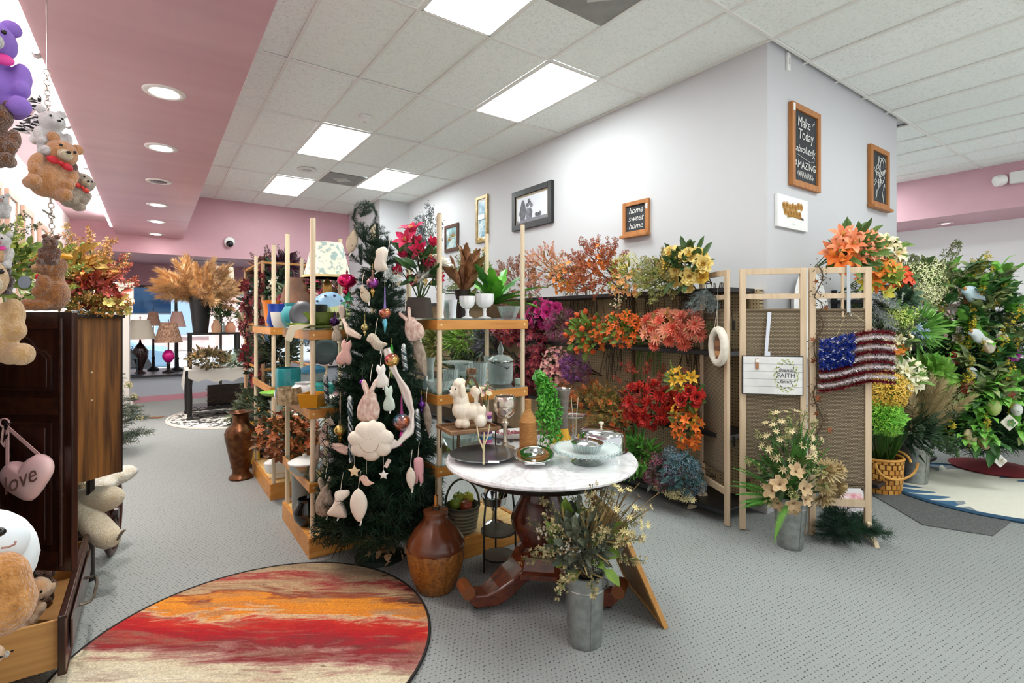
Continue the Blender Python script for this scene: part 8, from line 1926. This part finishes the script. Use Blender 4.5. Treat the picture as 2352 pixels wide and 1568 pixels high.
# white egg-like plush/paw at the cupboard edge
t = thing('white_duck', 'smooth white ceramic duck at the cupboard edge', 'ornament', PZ(283, 945, .0)); c = PZ(284, 928, .1)
MB().ell(c, (.13, .12, .1), 14, 10).build('body', mat('#EFEBE4', .4), t, smooth=True); MB().tube([c, Vector((c.x, c.y, .002))], [.05, .09], 10).build('foot', mat('#C9BFAE', .6), t)
# black metal table with lace cloth, stool, pampas and pots
TB = mat('#17130F', .4)
x0, x1, y0, y1 = .42, 1.42, 8.75, 9.5
t = thing('console_table', 'dark carved console table with scalloped skirt on floral rug', 'table', (.9, 9.1, 0))
MB().span((x0, y0, .70), (x1, y1, .74)).build('top', TB, t, bevel=.004)
for (x, y) in ((x0 + .04, y0 + .04), (x1 - .04, y0 + .04), (x0 + .04, y1 - .04), (x1 - .04, y1 - .04)): MB().lathe([(.04, 0), (.045, .03), (.03, .06), (.035, .3), (.03, .5), (.045, .66), (.045, .7), (0, .7)], 8, (x, y, 0)).build('leg', TB, t)
MB().span((x0 + .05, y0 + .02, .62), (x1 - .05, y0 + .04, .70)).build('apron', TB, t)
MB().span((x0 + .3, y0 + .5, .14), (x1 - .05, y0 + .52, .45)).build('back_skirt', mat('#2E1C14', .5), t)
for r_ in range(3):
	for k in range(7): MB().tube([Vector((x0 + .33 + k * .095 + .045 * math.cos(a), y0 + .49, .22 + .09 * r_ - .035 * math.sin(a))) for a in [q * PI / 6 for q in range(7)]], .004, 4).build('scallop', mat('#6A4A34', .5), t)
MB().span((x0 + .06, y0 + .05, .13), (x1 - .06, y1 - .06, .15)).build('lower_shelf', TB, t)
for k in range(9): MB().tube([Vector((x0 + .1 + k * .1 + .045 * math.cos(a), y0 + .03, .15 + .04 * math.sin(a))) for a in [q * PI / 6 for q in range(7)]], .005, 4).build('shelf_scroll', TB, t)
t = thing('lace_cloth', 'white lace runner hanging over the console table', 'cloth', (.9, 8.74, .74))
mb = MB(); q = []
for k in range(9): q += [(x0 + .02 + k * .115, y0 - .006, .745), (x0 + .02 + k * .115, y0 - .012, .58 + .05 * abs(k - 4) / 4 - .05 * (k % 2))]
mb.add(q, [(2 * k, 2 * k + 1, 2 * k + 3, 2 * k + 2) for k in range(8)]); o = mb.build('drop', mat('#B4AFA6', .9), t); o.modifiers.new('s', 'SOLIDIFY').thickness = .004
MB().span((x0 - .01, y0 - .008, .741), (x1 + .01, y1, .746)).build('runner', mat('#DDD9D0', .9), t)
mb = MB(); mb.add([(x0 - .012, y0, .745), (x0 - .012, y0 + .5, .745), (x0 - .05, y0 + .4, .5), (x0 - .03, y0 + .1, .42)], [(0, 1, 2, 3)]); mb.build('corner_drop', mat('#D6D2CA', .9), t)
t = thing('riser_table', 'small black riser table on the console', 'stand', (.9, 9.15, .746))
ZR = 1.28
MB().span((.45, 8.95, ZR - .03), (1.15, 9.35, ZR)).build('top', TB, t)
for (x, y) in ((.48, 8.98), (1.12, 8.98), (.48, 9.32), (1.12, 9.32)): MB().span((x - .02, y - .02, .747), (x + .02, y + .02, ZR - .03)).build('leg', TB, t)
c = Vector((.62, 9.12, ZR))
lathe_thing('black_bucket', 'tall black flower bucket on the riser', 'bucket', c, [('body', mat('#161518', .4), shell([(.0001, 0), (.1, 0), (.12, .2), (.16, .58)], .008)[:-1])], 24)
t = thing('pampas_bouquet', 'huge golden pampas grass bouquet in the black bucket', 'flowers', c + UP * .5)
PP = flower('plume', '#DDB88A', '#C2965E')
for k in range(80):
	a = rnd.uniform(0, 6.28); q = RGT * rnd.uniform(-.85, 1.1) + FWD * math.sin(a) * .5 + UP * rnd.uniform(.05, 1.0); q.normalize()
	inst('plume', PP, t, c + UP * .52 + q * .05, frame_from(q + rv(.45, rnd)), (lambda s_: (s_ * 1.5, s_ * 1.5, s_))(rnd.uniform(.12, .2)))
for k, (x, y, r_, h, m, lab) in enumerate(((.82, 9.05, .06, .2, mat('#B58A6A', .6), 'slim tan vase on the riser'), (1.02, 9.1, .07, .17, mat('#C98E70', .6), 'terracotta pink vase on the riser'), (.92, 9.22, .05, .16, thin_glass('#DDE8E6', .8, .15), 'clear glass bottle on the riser'))):
	lathe_thing('riser_vase', lab, 'vase', (x, y, ZR), [('body', m, shell([(.0001, 0), (r_, 0), (r_ * 1.1, h * .5), (r_ * .6, h * .85), (r_ * .7, h)], .004)[:-1])], 18)
	pot_bunch(('small leafy sprig in the tan vase', 'green white-flowered sprig in the pink vase', 'baby-breath sprig in the glass bottle')[k], (x, y, ZR + h + .12), (.1, .1, .12), [(F('blossom', '#E6E6DC', '#C9CCB8'), 6, .03)], [('#22401E', '#3E5E2E', 60, .08, .03)], base=Vector((x, y, ZR + h * .9)))
pot_bunch('brown hydrangea and oak leaf heap on the console', (.72, 8.85, .9), (.3, .2, .14), [(F('cluster', '#7A6034', '#5A4424'), 10, .08), (F('poinsettia', '#8A6A3A', '#6A4E2A'), 12, .07)], [('#4A3E22', '#7A6A3A', 160, .1, .04)], base=Vector((.72, 8.9, .75)))
pot_bunch('silver-green leaf heap on the console end', (1.12, 8.85, .84), (.2, .15, .08), [(F('spray', '#A8B8A0', '#7A8E78'), 6, .07)], [('#8AA088', '#C0CCB8', 60, .13, .05)], base=Vector((1.12, 8.9, .75)))
pot_bunch('white blossom tree branches before the window', (1.55, 10.2, 1.75), (.3, .25, .25), [(F('blossom', '#DCE0E0', '#B9C2C6'), 26, .05)], [('#4A5A58', '#7A8A88', 120, .1, .04)], base=Vector((1.55, 10.2, 1.2)))
lathe_thing('blossom_pot', 'tall grey pot of white blossom branches', 'pot', (1.55, 10.2, 0), [('pot', mat('#5A5E60', .6), [(0, 0), (.14, 0), (.18, .6), (.1, 1.2), (.09, 1.25), (0, 1.2)])], 20)
t = thing('pampas_pot', 'pale pampas plumes in a black urn by the rack', 'flowers', (1.38, 9.2, .746))
MB().lathe([(.06, 0), (.03, .06), (.09, .2), (.05, .34), (.06, .36), (0, .36)], 14, (1.3, 9.2, .746)).build('urn', TB, t)
for k in range(12): q = Vector((rnd.uniform(-.4, .4), rnd.uniform(-.3, .3), 1)); inst('plume', flower('plume', '#E6D3B8', '#CDB592'), t, Vector((1.3, 9.2, 1.08)), frame_from(q), .17)
c = PD(507, 640, 8.6)
lathe_thing('white_drum_lamp', 'tall lamp with a white drum shade before the window', 'lamp', Vector((c.x, c.y, 0)), [('pole', mat('#3A342E', .5), [(.14, 0), (.14, .03), (.02, .05), (.02, c.z - .2), (0, c.z - .2)]), ('shade', mat('#E6DCC8', .8), [(.22, c.z - .22), (.19, c.z + .2), (.185, c.z + .2), (.212, c.z - .22)])], 28)
# outside the window
struct('ground', MB().span((-12, 12.8, -.2), (16, 40, -.12)), mat('#9A9CA0', .9))
t = thing('awning', 'blue canvas awning outside the window', 'awning', (.0, 13.2, 2.0)); 
mb = MB(); mb.add([(-1.2, 12.75, 2.35), (.36, 12.75, 2.35), (.36, 13.5, 1.86), (-1.2, 13.5, 1.86), (-1.2, 13.5, 1.6), (.36, 13.5, 1.6)], [(0, 1, 2, 3), (3, 2, 5, 4)]); o = mb.build('canvas', mat('#2E7AB0', .7), t); o.modifiers.new('s', 'SOLIDIFY').thickness = .01
MB().bar((-1.2, 13.5, 1.6), (.36, 13.5, 1.6), .03, .03).build('front_bar', mat('#C9CCD0', .4), t)
t = thing('shop_building', 'pale pink brick shopfront across the street', 'building', (0, 30, 0))
MB().span((-14, 30, -.1), (16, 34, 7)).build('facade', mat('#D9B5AE', .8, c2='#C9A098', scale=3), t)
for x in range(-12, 14, 4):
	w = MB().span((x, 29.9, .6), (x + 2.4, 30, 3.0)).build('window', mat('#E9EEF2', .3), t); MB().span((x + .15, 29.85, .75), (x + 2.25, 29.9, 2.85)).build('pane', mat('#8FA4B8', .15), w)
MB().span((-14, 29.7, 3.2), (16, 30, 3.7)).build('sign_band', mat('#F0EDEA', .6), t)
for k, (x, col, lab) in enumerate(((-1.6, '#8AA8BE', 'light blue parked car outside the window'), (3.6, '#D6D9DC', 'silver parked car outside the window'))):
	t = thing('parked_car', lab, 'car', (x, 17.5, -.12), 'parked cars outside')
	side = [(-2.0, .25), (-2.0, .75), (-1.3, .85), (-.75, 1.3), (.7, 1.32), (1.3, .9), (2.0, .78), (2.05, .3)]
	MB().prism(side, 1.6, Matrix(((1, 0, 0), (0, 0, 1), (0, 1, 0))), (x, 16.7, -.12)).build('body', mat(col, .2, .4), t, bevel=.08)
	MB().prism([(-1.15, .86), (-.68, 1.24), (.64, 1.26), (1.12, .9)], 1.66, Matrix(((1, 0, 0), (0, 0, 1), (0, 1, 0))), (x, 16.67, -.12)).build('glass_band', mat('#3A4A58', .1), t)
	for dx in (-1.25, 1.3):
		for y in (16.72, 18.28): MB().tube([(x + dx, y - .1, .2), (x + dx, y + .1, .2)], .32, 18).build('wheel', mat('#1A1A1C', .6), t)
# ------------------------------------------------------------------ flower tree and shelves on the far side
T2 = Vector((6.76, 1.32, 0)); FB2 = [fir_branch(70 + k, ['#1A3A1E', '#2A5A2A', '#3E7A34', '#22482A'], 7, .14, 11) for k in range(2)]
t = thing('flower_tree', 'wide green fir tree dressed with yellow sprays and garden ornaments', 'tree', T2)
MB().tube([T2, T2 + UP * 1.9], [.04, .012], 8).build('trunk', mat('#2A2218', .8), t)
rnd = random.Random(77)
def tr2(z): return .62 * (1 - z / 2.3) + .08
for k in range(20):
	z = .3 + 1.75 * k / 19; n_ = max(6, int(24 - 15 * k / 19))
	for j in range(n_):
		a = 2 * PI * j / n_ + k * 1.1; L = tr2(z) * rnd.uniform(.75, 1.1)
		inst('branch', FB2[j % 2], t, T2 + UP * (z - .05), frame_from((math.cos(a), math.sin(a), rnd.uniform(-.1, .5))), (min(L, .5), min(L, .5), L))
MB().lathe([(0, .025), (.32, .025), (.34, .04), (.2, .06), (0, .08)], 40, T2).build('tree_skirt', mat('#7E1E26', .9), t)
T2D = depth(T2)
def on2(u, v, out=.05):
	p = PD(u, v, T2D); lat = (p - T2).dot(RGT); r_ = tr2(max(.1, p.z)) * .9 + out; return PD(u, v, T2D - math.sqrt(max(0, r_ * r_ - lat * lat)))
rnd = random.Random(78)
for k in range(60):
	v = rnd.uniform(640, 1040); w = 60 + (v - 600) * .28; u = 2238 + rnd.uniform(-w, w); p = on2(u, v, .0)
	inst('yellow_spray', flower('spray', '#D9C22E', '#B5A020'), t, p, frame_from((p - T2).normalized() + UP * .6 + rv(.4, rnd)), rnd.uniform(.07, .13))
for k in range(120):
	v = rnd.uniform(620, 1040); w = 60 + (v - 600) * .3; u = 2238 + rnd.uniform(-w, w); p = on2(u, v, .0); mb = MB()
	for q in range(9): mb.leaf(p + rv(.04, rnd), (p - T2).normalized() + rv(.8, rnd), UP + rv(.4, rnd), rnd.uniform(.12, .24), .075, 0, .4)
	mb.build('leaf_spray', (mat('#6AA83A', .5, c2='#8AC85A', scale=9), mat('#2E5A2A', .5, c2='#4A7A3A', scale=9), mat('#9AA86A', .6, c2='#5A6A44', scale=9))[k % 3], t)
G2 = 'garden ornaments on the flower tree'
def gorn(label, u, v, kind, s, c1, c2='#EFE9DA'):
	p = on2(u, v, .06); o = thing('garden_ornament', label, 'ornament', p, G2); M = face_mat(-FWD + RGT * -.1)
	if kind == 'bird':
		puffy(o, 'body', smooth_poly([(x * s, y * s) for x, y in SH['dove']], 2), M, p, s * .15, mat(c1, .5)); MB().ell(p + M @ Vector((-s * .42, s * .2, s * .1)), s * .06, 8, 6).build('beak', mat('#C98A3A', .5), o)
	elif kind == 'house':
		MB().box(p, (s * .6, s * .5, s * .6), -TH).build('box', mat(c1, .6), o); mb = MB(); mb.prism([(-s * .45, s * .28), (s * .45, s * .28), (0, s * .7)], s * .6, M, p - M @ Vector((0, 0, s * .3))); mb.build('roof', mat(c2, .6), o); MB().lathe([(0, 0), (s * .12, 0), (s * .12, .004), (0, .004)], 10, p - FWD * s * .26, M).build('entry_hole', mat('#1A1410', .8), o)
	elif kind == 'egg':
		MB().ell(p, (s * .35, s * .35, s * .5), 14, 10).build('shell', mat(c1, .35, c2=c2, scale=18, lo=.55, hi=.6), o, smooth=True); MB().tube([p + UP * s * .5, p + UP * (s * .5 + .06)], .002, 4).build('hanging_loop', mat('#8A8A7A', .6), o)
	elif kind == 'tile':
		MB().box(p, (s * .8, s * .8, .012), rot=M @ Matrix.Rotation(PI / 4, 3, 'Z')).build('tile', mat(c1, .5), o, bevel=.003); inst('painted_flower', flower('blossom', c2, shade(c2, .8)), o, p + M @ Vector((0, 0, .008)), M, s * .3)
	elif kind == 'rose':
		inst('bloom', flower('peony', c1, c2), o, p, face_mat(-FWD + UP * .3 + rv(.3, rnd)), s * .55); mb = MB(); [mb.leaf(p, rv(1, rnd), -FWD, s * .6, s * .3, 0) for q in range(4)]; mb.build('leaf', mat('#3E6A2A', .5), o)
for a in (('white satin rose near the tree middle', 2197, 775, 'rose', .13, '#F0EADA', '#DDD2B8'), ('red and white toadstool ornament', 2193, 822, 'egg', .14, '#C23A34', '#F0EDE8'), ('red wooden birdhouse ornament', 2222, 893, 'house', .12, '#B5403A', '#8A5A3A'), ('pale blue glass bird ornament near the tree top', 2240, 675, 'bird', .26, '#B9CDD6'),
		  ('white dangling seashell ornament', 2272, 795, 'egg', .13, '#EDE4D2', '#C9A884'), ('cream diamond tile ornament with green leaf', 2318, 970, 'tile', .13, '#E9E3D2', '#6A9A5A'), ('cream ornament disc with red berries', 2318, 905, 'tile', .12, '#EAE0D0', '#C25A4A'), ('white hanging bell ornament', 2335, 940, 'egg', .12, '#E6E6E2', '#D0CFC8'),
		  ('beige nest egg ornament low on the tree', 2228, 1003, 'egg', .14, '#D6C49A', '#A88A5A'), ('brown speckled egg ornament low on the tree', 2262, 1015, 'egg', .13, '#B59A7A', '#7A5A3A'), ('cream egg ornament at the tree side', 2165, 905, 'egg', .12, '#D9CFB4', '#B5A684'), ('pale green artichoke ornament', 2282, 935, 'egg', .15, '#A8B86A', '#7A9A3E'), ('purple orchid pick at the tree edge', 2325, 815, 'rose', .12, '#A83A9A', '#8A2A7E'),
		  ('white paper diamond ornament hanging below', 2297, 1058, 'tile', .1, '#F0EEE8', '#D9D2C0'), ('grey stone bird ornament', 2240, 855, 'bird', .15, '#A8B0AE'), ('white satin rose above the seashell', 2298, 775, 'rose', .11, '#EFE9D6', '#D6CCAE'), ('brown wooden birdhouse at the tree top side', 2225, 690, 'house', .1, '#8A5A34', '#6A4426'), ('pale blue ceramic bird low on the tree', 2150, 840, 'bird', .13, '#A8C0C4'), ('clear white ribbon bow ornament', 2250, 770, 'bird', .2, '#C9D0D2'),):
	gorn(*a)
pot_bunch('bare twig spray rising from the flower tree', PD(2150, 620, T2D - .2), (.35, .1, .12), [(F('spray', '#7A8A4A', '#5A5A34'), 9, .12)], [('#4A4A2A', '#6A7A3A', 40, .08, .03)], base=PD(2165, 690, T2D - .1), stem=('#3A2A1E', 14, .005))
# white shelf unit at the far right with glass and small goods
SX, SY = 8.6, 1.35
a = PD(2300, 690, 7.6); 
t = thing('white_shelf_unit', 'white open shelf unit behind the flower tree', 'shelf', (8.2, 2.2, 0))
O = Vector((8.0, 2.45, 0)); 
for z in (.1, .75, 1.15, 1.45, 1.72): MB().span((7.6, 2.0, z - .03), (9.5, 2.45, z)).build('shelf_board', mat('#D6D2C8', .6), t)
for x in (7.6, 9.47): MB().span((x, 2.0, 0), (x + .03, 2.45, 1.72)).build('side_panel', mat('#D6D2C8', .6), t)
MB().span((7.6, 2.44, 0), (9.5, 2.46, 1.72)).build('back_panel', mat('#CFCBC0', .6), t)
k = 0
LABS = ['squat clear glass jar', 'slim green glass bottle', 'round cream candle pot', 'dark brown jug', 'pale pink bud vase', 'grey stone urn', 'amber glass jar', 'white cup']
for zi, z in enumerate((.75, 1.15, 1.45)):
	for xi in range(8):
		x = 7.75 + xi * .22 + rnd.uniform(-.03, .03); h = rnd.uniform(.12, .22); r_ = rnd.uniform(.05, .08)
		lathe_thing('shelf_jar', LABS[xi] + (' on the lower board of the white shelf', ' on the middle board of the white shelf', ' on the upper board of the white shelf')[zi], 'jar', (x, 2.15, z), [('body', (CUT, mat('#5A7A4A', .2), mat('#E0D6BE', .4), mat('#4A2E1E', .3), mat('#D9A8A8', .4), mat('#8A8A84', .6), mat('#B5762A', .2), mat('#EDEBE6', .3))[xi], [(0, 0), (r_, 0), (r_ * 1.1, h * .4), (r_ * .6, h * .8), (r_ * .65, h), (0, h)])], 16, 'small wares on the white shelf')
pot_bunch('dusty pink dried flower garland on the white shelf top', (8.6, 2.2, 1.82), (.8, .2, .12), [(F('cluster', '#B5928A', '#8A6A68'), 14, .09), (F('spray', '#8A6A5A', '#6A4A44'), 16, .12)], [('#5A4A44', '#7A6A5E', 120, .12, .03)], base=Vector((8.6, 2.25, 1.725)))
